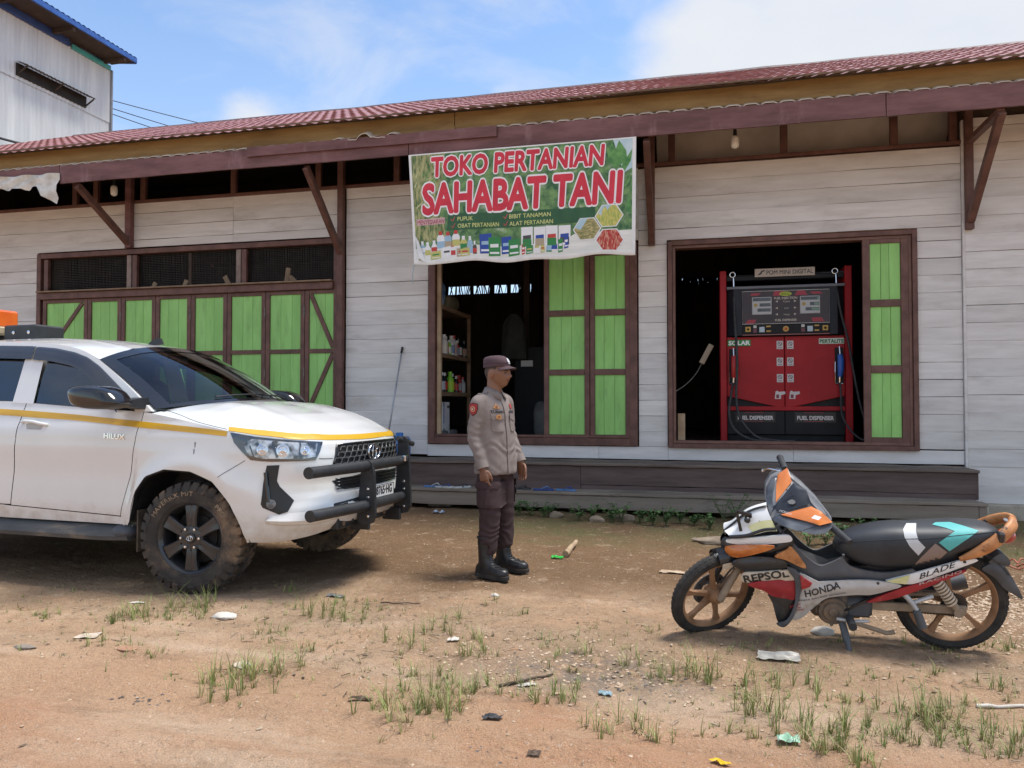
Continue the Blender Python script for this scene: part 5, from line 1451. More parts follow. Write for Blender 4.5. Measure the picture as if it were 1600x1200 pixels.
for s in (.872, .905):
    P2([(s - .014, .70), (s - .012, .62), (s, .575), (s + .012, .62), (s + .012, .70), (s, .74)], 6.6, colr('corn', (.70, .60, .24)), 'printed_cob', .2)
for i in range(9):
    s = .855 + .009 * i; P2([(s, .93 - .01 * (i % 3)), (s + .006, .80 + .015 * (i % 4)), (s + .010, .93)], 6.6, colr('chilli', (.58, .03, .03)), 'printed_chilli', .2)
for s, t in ((.02, .03), (.06, .985)): pass
ob('tie_cord', MB().tube([bpos(.02, 1.29), (-3.32, -1.17, 2.95), (-3.35, -1.12, 2.86), (-3.36, -1.08, 2.78)], .005, 5), colr('cord', (.35, .55, .62)), bn)
hm = MB()
for i in range(60):
    pass
ob('hem', MB().loft([[bpos(BW * i / 60, BH * .965, 3), bpos(BW * i / 60, BH * 1.0, 6), bpos(BW * i / 60, BH * 1.004, 0)] for i in range(61)], cap=False, closed=False), m_cloth, bn, smooth=180)
ob('folded_corner', MB().loft([[bpos(.03, .98, 3), bpos(.06, 1.28, 4)], [bpos(.085, 1.05, 30), bpos(.09, 1.26, 40)], [bpos(.13, 1.22, 6), bpos(.16, 1.30, 8)]], cap=False, closed=False), m_cloth, bn, smooth=180)
# torn tarpaulin at the left end of the fascia
tp = []
rt_ = random.Random(4)
cols = 46
for i in range(cols + 1):
    x = -11.2 + 2.72 * i / cols
    low = 4.27 + .028 * math.sin(i * 1.3) + rt_.uniform(-.02, .02)
    if i > cols - 5: low = 4.04 + .03 * (cols - i)
    if i in (cols - 6, cols - 7): low = 4.30
    tp.append([(x, -1.15 - .03 * math.sin(i * .9 + k * 1.7) - .035 * (k / 5) + rt_.uniform(-.006, .006), 4.475 + (i - cols) * -.0004 - (4.475 - low) * k / 5) for k in range(6)])
ob('torn_tarpaulin', MB().loft(tp, cap=False, closed=False), pm('dirty_tarp', (.50, .48, .42), (.74, .73, .68), scale=5, rough=.6, c3=(.24, .22, .18), c3scale=4, c3lo=.58, c3hi=.7), None, 'torn dirty white tarpaulin strip hanging from the far left fascia', 'tarpaulin', smooth=60)

# bulbs under the eave
def bulb(x, y, z, lab):
    e = empty('hanging_bulb', (x, y, z), label=lab, cat='light bulb', group='bulbs under the eave')
    ob('socket', MB().lathe([(.001, .16), (.018, .16), (.022, .09), (.022, .055), (.001, .05)], 14), m_black, e, smooth=40)
    ob('glass_globe', MB().lathe([(.020, .055), (.040, .045), (.046, .01), (.046, -.05), (.040, -.075), (.020, -.09), (.001, -.092)], 18), pm('milky_glass', (.70, .67, .60), (.80, .77, .70), scale=7, rough=.3), e, smooth=60)
    ob('flex', MB().tube([(0, 0, .16), (.01, .02, .50)], .004, 5), m_black, e)
bulb(0.42, -0.62, 4.37, 'white lamp bulb hanging under the eave above the dispenser window')
bulb(-8.05, -0.62, 4.36, 'white lamp bulb hanging under the eave above the shutters behind the pickup')

# ------------------------------------------------------------------ fuel dispenser in the right-hand window
fd_ = empty('fuel_dispenser', (0, 0, 0), label='tall red and black mini fuel pump standing inside the open shop window', cat='fuel pump')
m_fred = pm('dispenser_red', (0.30, 0.008, 0.013), (0.37, 0.013, 0.019), scale=3, rough=.5, spec=.3)
m_fblk = pm('dispenser_black', (0.006, 0.007, 0.009), (0.012, 0.013, 0.016), scale=5, rough=.5, spec=.25)
m_navy = pm('dispenser_navy', (0.010, 0.012, 0.018), (0.020, 0.024, 0.034), scale=4, rough=.5, spec=.3)
def fbox(name, x0, x1, z0, z1, y0, y1, mat, ch=.004, par=None): return ob(name, MB().box(((x0 + x1) / 2, (y0 + y1) / 2, (z0 + z1) / 2), (x1 - x0, y1 - y0, z1 - z0), ch), mat, par or fd_)
fbox('post', .268, .350, .84, 3.05, .52, 1.0, m_fred, .008); fbox('post', 1.782, 1.868, .84, 3.06, .52, 1.0, m_fred, .008)
fbox('top_bar', .35, 1.782, 2.915, 2.985, .56, .63, m_fblk, .01)
ob('top_roller', MB().tube([(.35, .60, 2.975), (1.782, .60, 2.985)], .022, 12), pm('roller_steel', (.10, .10, .11), (.18, .18, .19), scale=8, rough=.35, metal=.7), fd_, smooth=50)
fbox('cabinet', .352, 1.780, .93, 2.20, .60, .98, m_fblk)
# two red doors ending in a shallow V
for P in ([(.354, 2.185), (1.060, 2.185), (1.060, 1.262), (.354, 1.42)], [(1.068, 2.185), (1.778, 2.185), (1.778, 1.42), (1.068, 1.262)]):
    ob('cabinet_door', MB().prism([(x, z) for x, z in P], .045, Matrix(((1, 0, 0, 0), (0, 0, -1, .60), (0, 1, 0, 0), (0, 0, 0, 1))), ch=.005), m_fred, fd_, fix=True)
fbox('cross_bar', .352, 1.780, 1.235, 1.29, .545, .60, m_fred); 
fbox('lower_panel', .352, 1.060, .93, 1.232, .565, .60, m_fblk); fbox('lower_panel', 1.066, 1.780, .93, 1.232, .565, .60, m_fblk)
fbox('plinth', .36, 1.775, .84, .925, .62, .98, m_fblk)
# head with sloped cheeks
hdm = MB().loft([[(.352, .60, z0), (.44, .50, z0), (1.69, .50, z0), (1.780, .60, z0), (1.780, .95, z0), (.352, .95, z0)] for z0 in (2.20, 2.80)]); ob('display_head', hdm, m_navy, fd_, fix=True)
fbox('head_cap', .352, 1.780, 2.800, 2.835, .49, .95, pm('cap_grey', (.10, .11, .13), (.15, .16, .18), scale=5, rough=.4))
pn = fbox('display_panel', .545, 1.595, 2.345, 2.765, .488, .50, pm('panel_maroon', (.016, .006, .010), (.030, .010, .015), scale=3, rough=.3))
FY = .4872
def fq(pts, mat, name='print', y=FY, par=pn):
    mb = MB(); mb.v = [(x, y, z) for x, z in pts]; mb.f = [tuple(range(len(pts)))]; return ob(name, mb, mat, par)
def fr_(x0, z0, x1, z1, mat, y=FY, name='print', par=pn): return fq([(x0, z0), (x1, z0), (x1, z1), (x0, z1)], mat, name, y, par)
def ftext(txt, x, z, size, mat, y=FY - .0012, par=None, bold=.0, align='CENTER', sx=1.0, name='lettering'):
    g_ = text_mb(txt, size, bold, align=align, sx=sx)
    return ob(name, MB().add(g_.v, g_.f, Matrix(((1, 0, 0, x), (0, 0, -1, y), (0, 1, 0, z), (0, 0, 0, 1)))), mat, par or fd_)
ob('panel_rim', MB().tube([(.545, .487, 2.345), (1.595, .487, 2.345), (1.595, .487, 2.765), (.545, .487, 2.765)], .003, 4, cap=False, closed=True), CW, pn)
m_streak = flat('panel_red', (.34, .02, .04), .4)
for P in ([(.94, 2.76), (1.06, 2.76), (1.10, 2.70), (.92, 2.70)], [(1.22, 2.76), (1.30, 2.76), (1.34, 2.70), (1.18, 2.70)], [(.62, 2.40), (.72, 2.40), (.69, 2.35), (.58, 2.35)], [(1.38, 2.41), (1.50, 2.41), (1.54, 2.36), (1.40, 2.36)], [(.66, 2.74), (.78, 2.74), (.74, 2.71), (.64, 2.71)], [(1.36, 2.74), (1.48, 2.74), (1.52, 2.71), (1.40, 2.71)]): fq(P, m_streak)
fq([(1.075 + .075 * math.cos(a * math.pi / 10), 2.722 + .028 * math.sin(a * math.pi / 10)) for a in range(20)], flat('oval_lime', (.40, .48, .03), .4), 'printed_oval', FY - .0006)
ftext('SOLO', 1.075, 2.708, .04, flat('oval_text', (.08, .16, .02)), FY - .002, pn, bold=.001)
m_pale = flat('panel_text', (.52, .46, .40), .5)
ftext('FUEL INJECTION', 1.075, 2.655, .040, m_pale, par=pn, bold=.001, sx=.95); ftext('FUEL DISPENSER', 1.075, 2.375, .038, m_pale, par=pn, bold=.001, sx=.95)
for w_, z in (('Rupiah', 2.615), ('Liter', 2.53), ('Harga', 2.45)):
    ftext(w_, 1.085, z, .03, m_pale, par=pn)
    fq([(.95, z + .012), (.98, z + .026), (.98, z - .002)], m_pale); fq([(1.205, z + .012), (1.175, z + .026), (1.175, z - .002)], m_pale)
for k, (x0, x1) in enumerate(((.665, .905), (1.245, 1.485))):
    d = ob('display', MB().box(((x0 + x1) / 2, .484, 2.575), (x1 - x0, .012, .225), .008), flat('display_bezel', (.44, .45, .46), .45), fd_)
    for j, (z, n_) in enumerate(((2.635, 8), (2.565, 5 if k == 0 else 4), (2.50, 6))):
        fr_(x1 - .012 - n_ * .027, z, x1 - .012, z + .042, flat('lcd_dark', (.06, .075, .09) if k == 0 else (.035, .07, .05), .3), .4772, 'lcd', d)
        dg_ = ('88888888', '88888', '888888')[j] if k == 0 else ('0', '000', '70000')[j]
        ftext(dg_, x1 - .016, z + .006, .042, flat('lcd_grey', (.14, .16, .18)) if k == 0 else flat('lcd_green', (.30, .62, .38), .4), .4762, d, align='RIGHT', sx=.85)
    fq([(x0 + .045 + .022 * math.cos(a * .628), 2.585 + .022 * math.sin(a * .628)) for a in range(10)], flat('display_seal', (.40, .28, .05) if k == 0 else (.45, .06, .05)), 'seal', .4770, d)
br_ = fbox('button_row', .545, 1.60, 2.215, 2.335, .492, .50, m_fblk)
def icon(x, z, w, h, mat): return ob('button', MB().box((x, .490, z), (w, .008, h), .002), mat, br_)
m_gold = flat('button_gold', (.50, .32, .08)); m_ice = flat('button_ice', (.46, .56, .62)); m_but = flat('button_white', (.56, .54, .52))
for x0, o_ in ((.615, 1), (1.545, -1)):
    icon(x0, 2.278, .066, .066, m_gold); icon(x0, 2.278, .03, .03, m_black)
for x0 in (.70, 1.28):
    icon(x0, 2.31, .04, .036, m_but); icon(x0, 2.258, .045, .05, flat('button_plum', (.16, .06, .08))); icon(x0 + .085, 2.272, .065, .07, m_ice); icon(x0 + .165, 2.31, .055, .02, m_gold); icon(x0 + .165, 2.25, .055, .02, m_gold)
ob('round_button', MB().lathe([(.036, 0), (.036, .006), (.026, .008), (.001, .006)], 20, Matrix.Translation((1.075, .492, 2.275)) @ Matrix.Rotation(R(90), 4, 'X')), m_gold, br_)
ob('round_button', MB().lathe([(.016, .0), (.016, .004), (.001, .004)], 16, Matrix.Translation((1.075, .4835, 2.275)) @ Matrix.Rotation(R(90), 4, 'X')), flat('button_red', (.5, .08, .03)), br_)
fbox('button_lip', .545, 1.60, 2.198, 2.212, .485, .50, flat('lip_rose', (.30, .14, .14)))
sg = fbox('sign_plate', .705, 1.435, 2.955, 3.062, .535, .545, pm('sign_cream', (.46, .40, .34), (.54, .48, .42), scale=5, rough=.5))
ftext('POM MINI DIGITAL', 1.130, 2.982, .078, m_black, .5335, sg, bold=.0008, sx=.86)
fq([(.75, 2.978), (.785, 2.99), (.80, 3.02), (.835, 3.03), (.83, 3.042), (.79, 3.036), (.77, 3.005), (.745, 2.99)], m_black, 'printed_nozzle', .5338, sg)
for x in (.43, 1.675):
    ob('hose_ring', MB().tube([(x + .034 * math.cos(t * math.pi / 8), .56, 3.0 + .034 * math.sin(t * math.pi / 8)) for t in range(16)], .009, 8, cap=False, closed=True), m_chrome, fd_, smooth=180)
    ob('hose_ferrule', MB().tube([(x + .01, .55, 2.955), (x + .012, .54, 2.84)], .014, 10), m_chrome, fd_, smooth=50)
DY = .553
g1 = fbox('product_sign', .362, .650, 2.068, 2.150, .545, .555, flat('sign_green', (.02, .26, .05), .45)); ftext('SOLAR', .506, 2.083, .075, CW, .5435, g1, bold=.0035, sx=1.15)
g2 = fbox('product_sign', 1.475, 1.775, 2.078, 2.152, .545, .555, flat('sign_pale', (.62, .66, .58), .45)); ftext('PERTALITE', 1.625, 2.092, .062, flat('sign_deep_green', (.02, .16, .06)), .5435, g2, bold=.0025, sx=.98)
for z in (2.075, 1.86, 1.65):
    for x in (1.006, 1.132):
        sk_ = ob('warning_sticker', MB().box((x, .553, z), (.078, .004, .105)), flat('sticker_white', (.58, .54, .54)), fd_)
        ob('print', MB().tube([(x + .024 * math.cos(t * math.pi / 8), .5505, z + .014 + .024 * math.sin(t * math.pi / 8)) for t in range(16)], .003, 4, cap=False, closed=True), m_black, sk_)
        fq([(x - .018, z + .03), (x - .012, z + .033), (x + .019, z - .001), (x + .013, z - .005)], m_black, 'print', .5505, sk_); fr_(x - .026, z - .042, x + .026, z - .028, flat('sticker_grey', (.3, .28, .28)), .5505, 'print', sk_)
for x in (.97, 1.145):
    sk_ = fq([(x - .03, 1.385), (x + .045, 1.385), (x + .045, 1.43), (x + .10, 1.45), (x + .095, 1.48), (x + .02, 1.475), (x, 1.49), (x - .02, 1.48)], flat('sticker_white', (.58, .54, .54)), 'pump_sticker', .5535, fd_); fr_(x - .012, 1.395, x + .022, 1.44, flat('sticker_maroon', (.2, .03, .05)), .5520, 'print', sk_)
for x in (.70, 1.425):
    fr_(x - .245, 1.085, x + .245, 1.215, flat('plate_black', (.006, .006, .008), .4), .5640, 'print', fd_); ftext('FUEL DISPENSER', x, 1.118, .070, flat('plate_text', (.62, .58, .57)), .5625, fd_, bold=.003, sx=.86)
    for dz in (.088, -.0): fr_(x - .13, 1.208 - (.112 if dz == 0 else 0), x + .10, 1.213 - (.112 if dz == 0 else 0), m_streak, .5630, 'print', fd_)
for x, mat, tilt in ((.432, flat('nozzle_red', (.46, .02, .02), .4), 0), (1.712, flat('nozzle_blue', (.02, .10, .42), .4), 0)):
    fbox('holster', x - .05, x + .05, 1.57, 2.03, .538, .556, m_fblk)
    nz = empty('nozzle', parent=fd_)
    ob('grip', MB().tube([(x + .005, .505, 1.94), (x + .01, .49, 1.86), (x + .008, .485, 1.76), (x, .50, 1.66)], [.026, .034, .032, .022], 12, squash=(.8, 1.2)), mat, nz, smooth=60)
    ob('spout', MB().tube([(x, .52, 2.04), (x + .004, .50, 1.94)], .011, 8), m_chrome, nz, smooth=60)
    ob('swivel', MB().tube([(x, .50, 1.66), (x - .002, .505, 1.59)], .014, 8), m_chrome, nz, smooth=60)
    ob('guard', MB().tube([(x - .05, .52, 1.85), (x - .055, .50, 1.72), (x - .05, .53, 1.58), (x + .04, .53, 1.575)], .005, 6), m_chrome, nz)
m_hose = pm('hose_rubber', (.020, .020, .022), (.045, .045, .048), scale=20, rough=.6)
def hose(P, r=.017): return ob('hose', MB().tube(smooth_path(P, 8), r, 10), m_hose, fd_, smooth=180)
hose([(.442, .54, 2.84), (.45, .47, 2.4), (.47, .42, 2.0), (.47, .42, 1.7), (.46, .42, 1.4), (.50, .36, 1.15), (.68, .28, .92), (.92, .26, .865), (1.15, .25, .86)])
hose([(.43, .505, 1.59), (.40, .46, 1.45), (.37, .40, 1.2), (.43, .30, 1.0), (.62, .24, .88), (.85, .22, .862)])
hose([(1.687, .54, 2.84), (1.72, .48, 2.5), (1.80, .43, 2.1), (1.86, .42, 1.7), (1.93, .40, 1.3), (2.02, .36, .95)], .015)
hose([(1.712, .505, 1.59), (1.715, .47, 1.45), (1.72, .44, 1.2), (1.79, .38, 1.02), (1.90, .32, .90), (2.02, .28, .86)], .012)

# ------------------------------------------------------------------ things inside the shop
ps = empty('power_strip', (.10, 1.0, 2.0), label='beige power strip hanging on its cord beside the red fuel pump', cat='power strip')
ob('strip_body', MB().box((0, 0, 0), (.075, .04, .29), .008, Matrix.Rotation(R(28), 4, 'Y')), pm('strip_beige', (.62, .50, .34), (.74, .62, .45), scale=5, rough=.5), ps)
ob('cord', MB().tube(smooth_path([(-.07, 0, -.14), (-.15, -.02, -.28), (-.28, -.1, -.42), (-.42, -.25, -.52)], 6), .006, 6), pm('cord_grey', (.25, .24, .22), (.34, .33, .31), scale=9, rough=.6), ps)
ob('loose_plank', MB().box((.22, .45, .805), (.62, .10, .07), .004), m_raw, None, 'raw timber plank lying on the floor at the foot of the fuel pump', 'plank')
sh = empty('storage_shelf', (0, 0, 0), label='open brown timber shelf unit just inside the shop doorway', cat='shelf')
m_shw = pm('shelf_wood', (.16, .10, .060), (.26, .175, .11), scale=5, stretch=(1, .4, 2), rough=.8)
for x, y in ((-3.435, .115), (-3.435, 1.49), (-3.90, .115), (-3.90, 1.49)):
    ob('shelf_post', MB().box((x, y, 1.73), (.05, .05, 1.92), .004), m_shw, sh)
for z in (.84, 1.47, 2.00, 2.66):
    ob('shelf_board', MB().box((-3.66, .80, z), (.50, 1.42, .03), .003), m_shw, sh); ob('shelf_lip', MB().box((-3.415, .80, z - .012), (.018, 1.42, .06), .003), m_shw, sh)
ri_ = random.Random(8)
def shop_bottle(x, y, z, r, h, body, cap, lab, label):
    b = empty('shop_bottle', (x, y, z), label=label, cat='bottle', group='bottles on the timber shelf')
    ob('flask', MB().lathe([(.001, 0), (r, .004), (r, h * .62), (r * .55, h * .76), (r * .42, h * .82), (r * .42, h * .86)], 16), body, b, smooth=40)
    ob('cap', MB().lathe([(r * .52, h * .84), (r * .52, h), (.001, h)], 14), cap, b, smooth=40)
    ob('paper_label', MB().lathe([(r * 1.015, h * .12), (r * 1.015, h * .54)], 16), lab, b, smooth=180)
bw_, bk_, br2, bg_, bs_ = flat('bottle_white', (.62, .62, .60), .35), flat('bottle_black', (.012, .012, .016), .25), flat('bottle_red', (.42, .04, .03), .35), flat('bottle_green', (.22, .58, .04), .35), flat('bottle_silver', (.36, .40, .42), .35)
rowA = [(.20, .055, .20, bw_, bw_, flat('label_grey', (.42, .45, .50)), 'squat white bottle with pale grey label at the front of the upper shelf row'),
        (.40, .060, .25, bw_, bw_, flat('label_cream', (.60, .57, .50)), 'tall white bottle with cream label second in the upper shelf row'),
        (.58, .045, .24, br2, bw_, flat('label_red', (.50, .06, .05)), 'slim red bottle with white cap on the upper shelf'),
        (.76, .055, .26, bw_, bw_, flat('label_blue', (.20, .28, .42)), 'white bottle with blue label between red bottles on the upper shelf'),
        (.95, .058, .28, bw_, br2, flat('label_rose', (.55, .40, .38)), 'tallest white bottle with red cap on the upper shelf'),
        (1.16, .055, .25, bk_, bk_, bw_, 'black bottle with white label on the upper shelf'),
        (1.34, .050, .23, bk_, bk_, flat('label_brown', (.30, .20, .15)), 'black bottle with brown label at the back of the upper shelf')]
rowB = [(.18, .050, .24, bk_, bw_, br2, 'black bottle with white cap and red label first on the lower shelf'),
        (.36, .055, .25, bk_, bw_, flat('label_grey', (.42, .45, .50)), 'black bottle with white cap and grey label second on the lower shelf'),
        (.52, .050, .25, bk_, bw_, br2, 'black bottle with white cap and red label just before the lime bottle'),
        (.70, .058, .27, bg_, bg_, flat('label_lime', (.40, .60, .06)), 'bright lime green bottle on the lower shelf'),
        (.88, .050, .25, bk_, bw_, flat('label_orange', (.55, .16, .05)), 'black bottle with orange label just behind the lime bottle'),
        (1.06, .050, .23, br2, br2, flat('label_silver', (.46, .50, .52)), 'red capped bottle with silver label on the lower shelf'),
        (1.22, .048, .24, br2, br2, bs_, 'red bottle with grey label near the back of the lower shelf'),
        (1.37, .046, .22, bs_, br2, flat('label_silver', (.46, .50, .52)), 'silver bottle with red cap at the back of the lower shelf')]
rowA += [(.30, .045, .21, br2, br2, flat('label_cream', (.60, .57, .50)), 'small red bottle between the first two white bottles on the upper shelf'), (.67, .040, .20, bg_, bw_, bw_, 'small green bottle with white cap on the upper shelf'), (1.06, .045, .22, br2, bw_, flat('label_blue', (.20, .28, .42)), 'red bottle with blue label near the back of the upper shelf')]
rowB += [(.27, .040, .20, br2, bw_, bw_, 'small red bottle with white label near the front of the lower shelf'), (.97, .040, .22, bk_, bw_, br2, 'slim black bottle with white cap between red bottles on the lower shelf')]
for y, r, h, a, b, c, lab in rowA: shop_bottle(-3.49 + ri_.uniform(-.02, .02), y, 2.016, r, h * 1.1, a, b, c, lab)
for y, r, h, a, b, c, lab in rowB: shop_bottle(-3.49 + ri_.uniform(-.02, .02), y, 1.486, r, h * 1.1, a, b, c, lab)
def sack(name, c, d, mat, lab, cat, seed=0):
    def f(u, v):
        ph = (u - .5) * math.pi; th = 2 * math.pi * v
        e = lambda t, k: math.copysign(abs(t) ** k, t)
        p = Vector((d[0] / 2 * e(math.cos(ph), .5) * e(math.cos(th), .6), d[1] / 2 * e(math.cos(ph), .5) * e(math.sin(th), .6), d[2] / 2 * e(math.sin(ph), .7)))
        p *= 1 + .16 * noise.noise(p * 5 + Vector((seed, 0, 0)))
        return p + Vector(c)
    return ob(name, MB().grid(f, 22, 30), mat, None, lab, cat, smooth=180)
sack('seed_bag', (-3.55, .34, 2.86), (.20, .34, .38), pm('bag_blue', (.04, .16, .42), (.45, .60, .70), scale=7, rough=.4, lo=.44, hi=.56), 'blue and white plastic seed bag on top of the timber shelf', 'bag', 1)
sack('sack', (-3.56, .85, 2.78), (.22, .55, .22), pm('bag_olive', (.10, .10, .07), (.19, .18, .13), scale=6, rough=.7), 'dull olive sack slumped behind the blue bag on the shelf top', 'sack', 2)
cb_ = ob('carton', MB().box((-3.52, .36, 1.10), (.20, .30, .49), .004), pm('carton_white', (.52, .53, .56), (.62, .63, .66), scale=5, rough=.6), None, 'white printed spray carton standing on the bottom shelf', 'carton')
for P, m_ in (([(.28, 1.28), (.28, 1.05), (.245, 1.05), (.25, 1.26)], CB), ([(.40, 1.30), (.50, 1.30), (.50, 1.26), (.40, 1.26)], CD), ([(.24, 1.34), (.28, 1.34), (.28, 1.28), (.24, 1.28)], CD), ([(.24, .98), (.29, .98), (.29, .92), (.24, .92)], CD)):
    mb = MB(); mb.v = [(-3.4185, y, z) for y, z in P]; mb.f = [(0, 1, 2, 3)]; ob('print', mb, m_, cb_)
mb = MB(); mb.v = [(x, .2085, z) for x, z in ((-3.47, 1.28), (-3.45, 1.28), (-3.45, 1.06), (-3.47, 1.05))]; mb.f = [(0, 1, 2, 3)]; ob('print', mb, CB, cb_)
mb = MB(); mb.v = [(x, .2085, z) for x, z in ((-3.58, 1.29), (-3.50, 1.29), (-3.50, 1.25), (-3.58, 1.25))]; mb.f = [(0, 1, 2, 3)]; ob('print', mb, CD, cb_)
sack('shoe', (-3.45, .30, .905), (.12, .28, .10), pm('shoe_grey', (.06, .06, .06), (.16, .155, .15), scale=12, rough=.8), 'grey worn shoe under the white carton on the bottom shelf', 'shoe', 3)
sack('shoe', (-3.44, .68, .905), (.12, .30, .11), pm('shoe_grey', (.06, .06, .06), (.16, .155, .15), scale=12, rough=.8), 'grey worn shoe further along the bottom shelf beside the carton', 'shoe', 4)
# jacket on the post, cabinet and sack deep in the shop
def jk(u, v):
    z = 2.80 - .74 * u; w = .06 + .12 * min(1, (u * 4) ** .6) + .03 * u
    th = 2 * math.pi * v
    return Vector((-2.98 + w * math.cos(th) * (1 + .05 * math.sin(9 * th)), 2.55 + .07 * math.sin(th) + .015 * math.sin(5 * th + u * 4), z))
ob('hanging_jacket', MB().grid(jk, 16, 40), pm('jacket_cloth', (.045, .050, .047), (.075, .08, .075), scale=5, rough=.95), None, 'dark grey jacket hanging inside the shop behind the officer', 'jacket', smooth=180)
cbn = empty('metal_cabinet', (-2.62, 2.7, .77), label='dark cabinet with a white label inside the shop behind the officer', cat='cabinet')
ob('cabinet_body', MB().box((.0, .2, .75), (.75, .5, 1.5), .01), m_fblk, cbn); ob('white_label', MB().box((-.16, -.052, 1.22), (.20, .004, .10)), CW, cbn)
sack('feed_sack', (-2.28, 1.7, 1.06), (.34, .3, .58), pm('bag_grey', (.10, .10, .095), (.17, .17, .16), scale=6, rough=.8), 'grey feed sack standing on the shop floor beside the half-open green shutter', 'sack', 6)
bm_ = empty('floor_mop', (-3.92, -.02, 2.08), label='grey mop pole with black tip leaning against the white planks near the pickup', cat='mop')
ob('pole', MB().tube([(0, 0, 0), (-.10, -.36, -1.46)], .012, 10), pm('pole_grey', (.30, .32, .36), (.42, .44, .48), scale=6, rough=.35, metal=.4), bm_, smooth=180); ob('pole_tip', MB().tube([(.001, .003, .012), (-.006, -.02, -.07)], .0155, 10), m_black, bm_, smooth=180)
ob('mop_head', MB().lathe([(.03, .12), (.08, .04), (.11, 0), (.001, 0)], 16, Matrix.Translation((-.10, -.36, -1.47))), pm('mop_string', (.30, .29, .27), (.42, .41, .38), scale=20, rough=.95), bm_)
bu = empty('blue_container', (-3.83, -.33, .613), label='bright blue plastic container on the step behind the pickup push bar', cat='container')
ob('container_body', MB().box((0, 0, .14), (.26, .20, .28), .035), pm('container_blue', (.02, .15, .48), (.04, .22, .60), scale=5, rough=.35), bu, smooth=50); ob('lid', MB().lathe([(.05, .27), (.05, .33), (.001, .335)], 16), pm('container_blue', (.02, .15, .48)), bu, smooth=40)
# sandals left on the lower step
def sandal(x, y, rz, sole, strap, lab, z=.283):
    e = empty('sandal', (x, y, z), rz, label=lab, cat='sandal', group='sandals on the lower step')
    ol = smooth_path([(-.125, 0), (-.10, .036), (0, .034), (.08, .046), (.125, .02), (.125, -.02), (.08, -.046), (0, -.034), (-.10, -.036)], 4, True)
    ob('sole', MB().prism([(p[0], p[1]) for p in ol], .018, ch=.004), sole, e, fix=True)
    for s in (-1, 1): ob('strap', MB().tube(smooth_path([(.075, 0, .018), (.05, .02 * s, .045), (.0, .038 * s, .03), (-.02, .038 * s, .012)], 5), .006, 6, squash=(1.4, .7)), strap, e, smooth=180)
s_bl, s_nv, s_wh, s_dk = flat('sandal_blue', (.10, .22, .46), .6), flat('sandal_navy', (.03, .07, .26), .6), flat('sandal_white', (.55, .56, .55), .6), flat('sandal_dark', (.04, .045, .05), .6)
sandal(-3.24, -.66, .15, s_bl, s_wh, 'pale blue sandal nearest the pickup on the lower step')
sandal(-3.08, -.71, -.1, s_wh, s_nv, 'white soled sandal with navy strap beside the pale blue one')
sandal(-2.86, -.68, .9, s_wh, s_dk, 'white sandal just behind the officer on the lower step')
sandal(-2.12, -.66, .2, s_dk, s_dk, 'black sandal just in front of the officer on the lower step')
sandal(-1.83, -.70, .12, s_nv, s_bl, 'navy sandal with blue strap, first of the pair right of the officer')
sandal(-1.56, -.68, -.12, s_bl, s_nv, 'blue sandal with navy strap, second of the pair right of the officer')
# ------------------------------------------------------------------ the officer
pp = empty('person', (-1.575, -3.93, 0.0), label='person in grey-brown uniform shirt, maroon cap and trousers and black boots standing in the yard', cat='person')
m_skin = pm('brown_skin', (.190, .088, .050), (.235, .115, .068), scale=12, rough=.5, coords='obj', c3=(.16, .07, .042), c3scale=9, c3lo=.55, c3hi=.8)
m_shirt = pm('taupe_shirt', (.205, .168, .152), (.245, .205, .186), scale=14, rough=.85, bump=.15, bscale=160, coords='obj')
m_trou = pm('maroon_trousers', (.036, .018, .019), (.052, .028, .030), scale=12, rough=.9, bump=.15, bscale=140, coords='obj')
m_cap = pm('maroon_cap', (.062, .032, .038), (.085, .047, .054), scale=14, rough=.85, coords='obj')
m_boot = pm('boot_leather', (.010, .010, .012), (.028, .027, .028), scale=18, rough=.38, bump=.2, bscale=50, coords='obj', c3=(.12, .09, .065), c3scale=6, c3lo=.62, c3hi=.85)
def ering(c, rx, ry, yaw=0.0, n=22, e=1.0, tilt=None):
    out = []
    for j in range(n):
        t = 2 * math.pi * j / n; cx, sx_ = math.cos(t), math.sin(t)
        x = rx * math.copysign(abs(cx) ** e, cx); y = ry * math.copysign(abs(sx_) ** e, sx_)
        v = Vector((x * math.cos(yaw) - y * math.sin(yaw), x * math.sin(yaw) + y * math.cos(yaw), 0))
        if tilt: v.z += tilt[0] * v.x + tilt[1] * v.y
        out.append(Vector(c) + v)
    return out
def limb(path, radii, n=16):
    """tapered round limb through smoothed points"""
    P = smooth_path(path, 6); m = len(path) - 1
    rr = []
    for i in range(len(P)):
        t = i / (len(P) - 1) * m; k = min(int(t), m - 1); f = t - k; f = f * f * (3 - 2 * f)
        rr.append(radii[k] + (radii[k + 1] - radii[k]) * f)
    return MB().tube(P, rr, n)
def fuse(parts, voxel, smooth_n=4, fac=.5, name='fused'):
    """closed shapes welded into one continuous surface"""
    mb = MB()
    for p in parts: mb.add(p.v, p.f)
    me = mb.mesh(name)
    bm = bmesh.new(); bm.from_mesh(me); bmesh.ops.recalc_face_normals(bm, faces=bm.faces[:]); bm.to_mesh(me); bm.free()
    o = bpy.data.objects.new(name, me); COL.objects.link(o)
    md = o.modifiers.new('remesh', 'REMESH'); md.mode = 'VOXEL'; md.voxel_size = voxel
    sm = o.modifiers.new('smooth', 'SMOOTH'); sm.factor = fac; sm.iterations = smooth_n
    dg = bpy.context.evaluated_depsgraph_get(); dg.update()
    out = bpy.data.meshes.new_from_object(o.evaluated_get(dg))
    bpy.data.objects.remove(o); bpy.data.meshes.remove(me)
    out.polygons.foreach_set('use_smooth', [True] * len(out.polygons))
    out.name = name
    return out
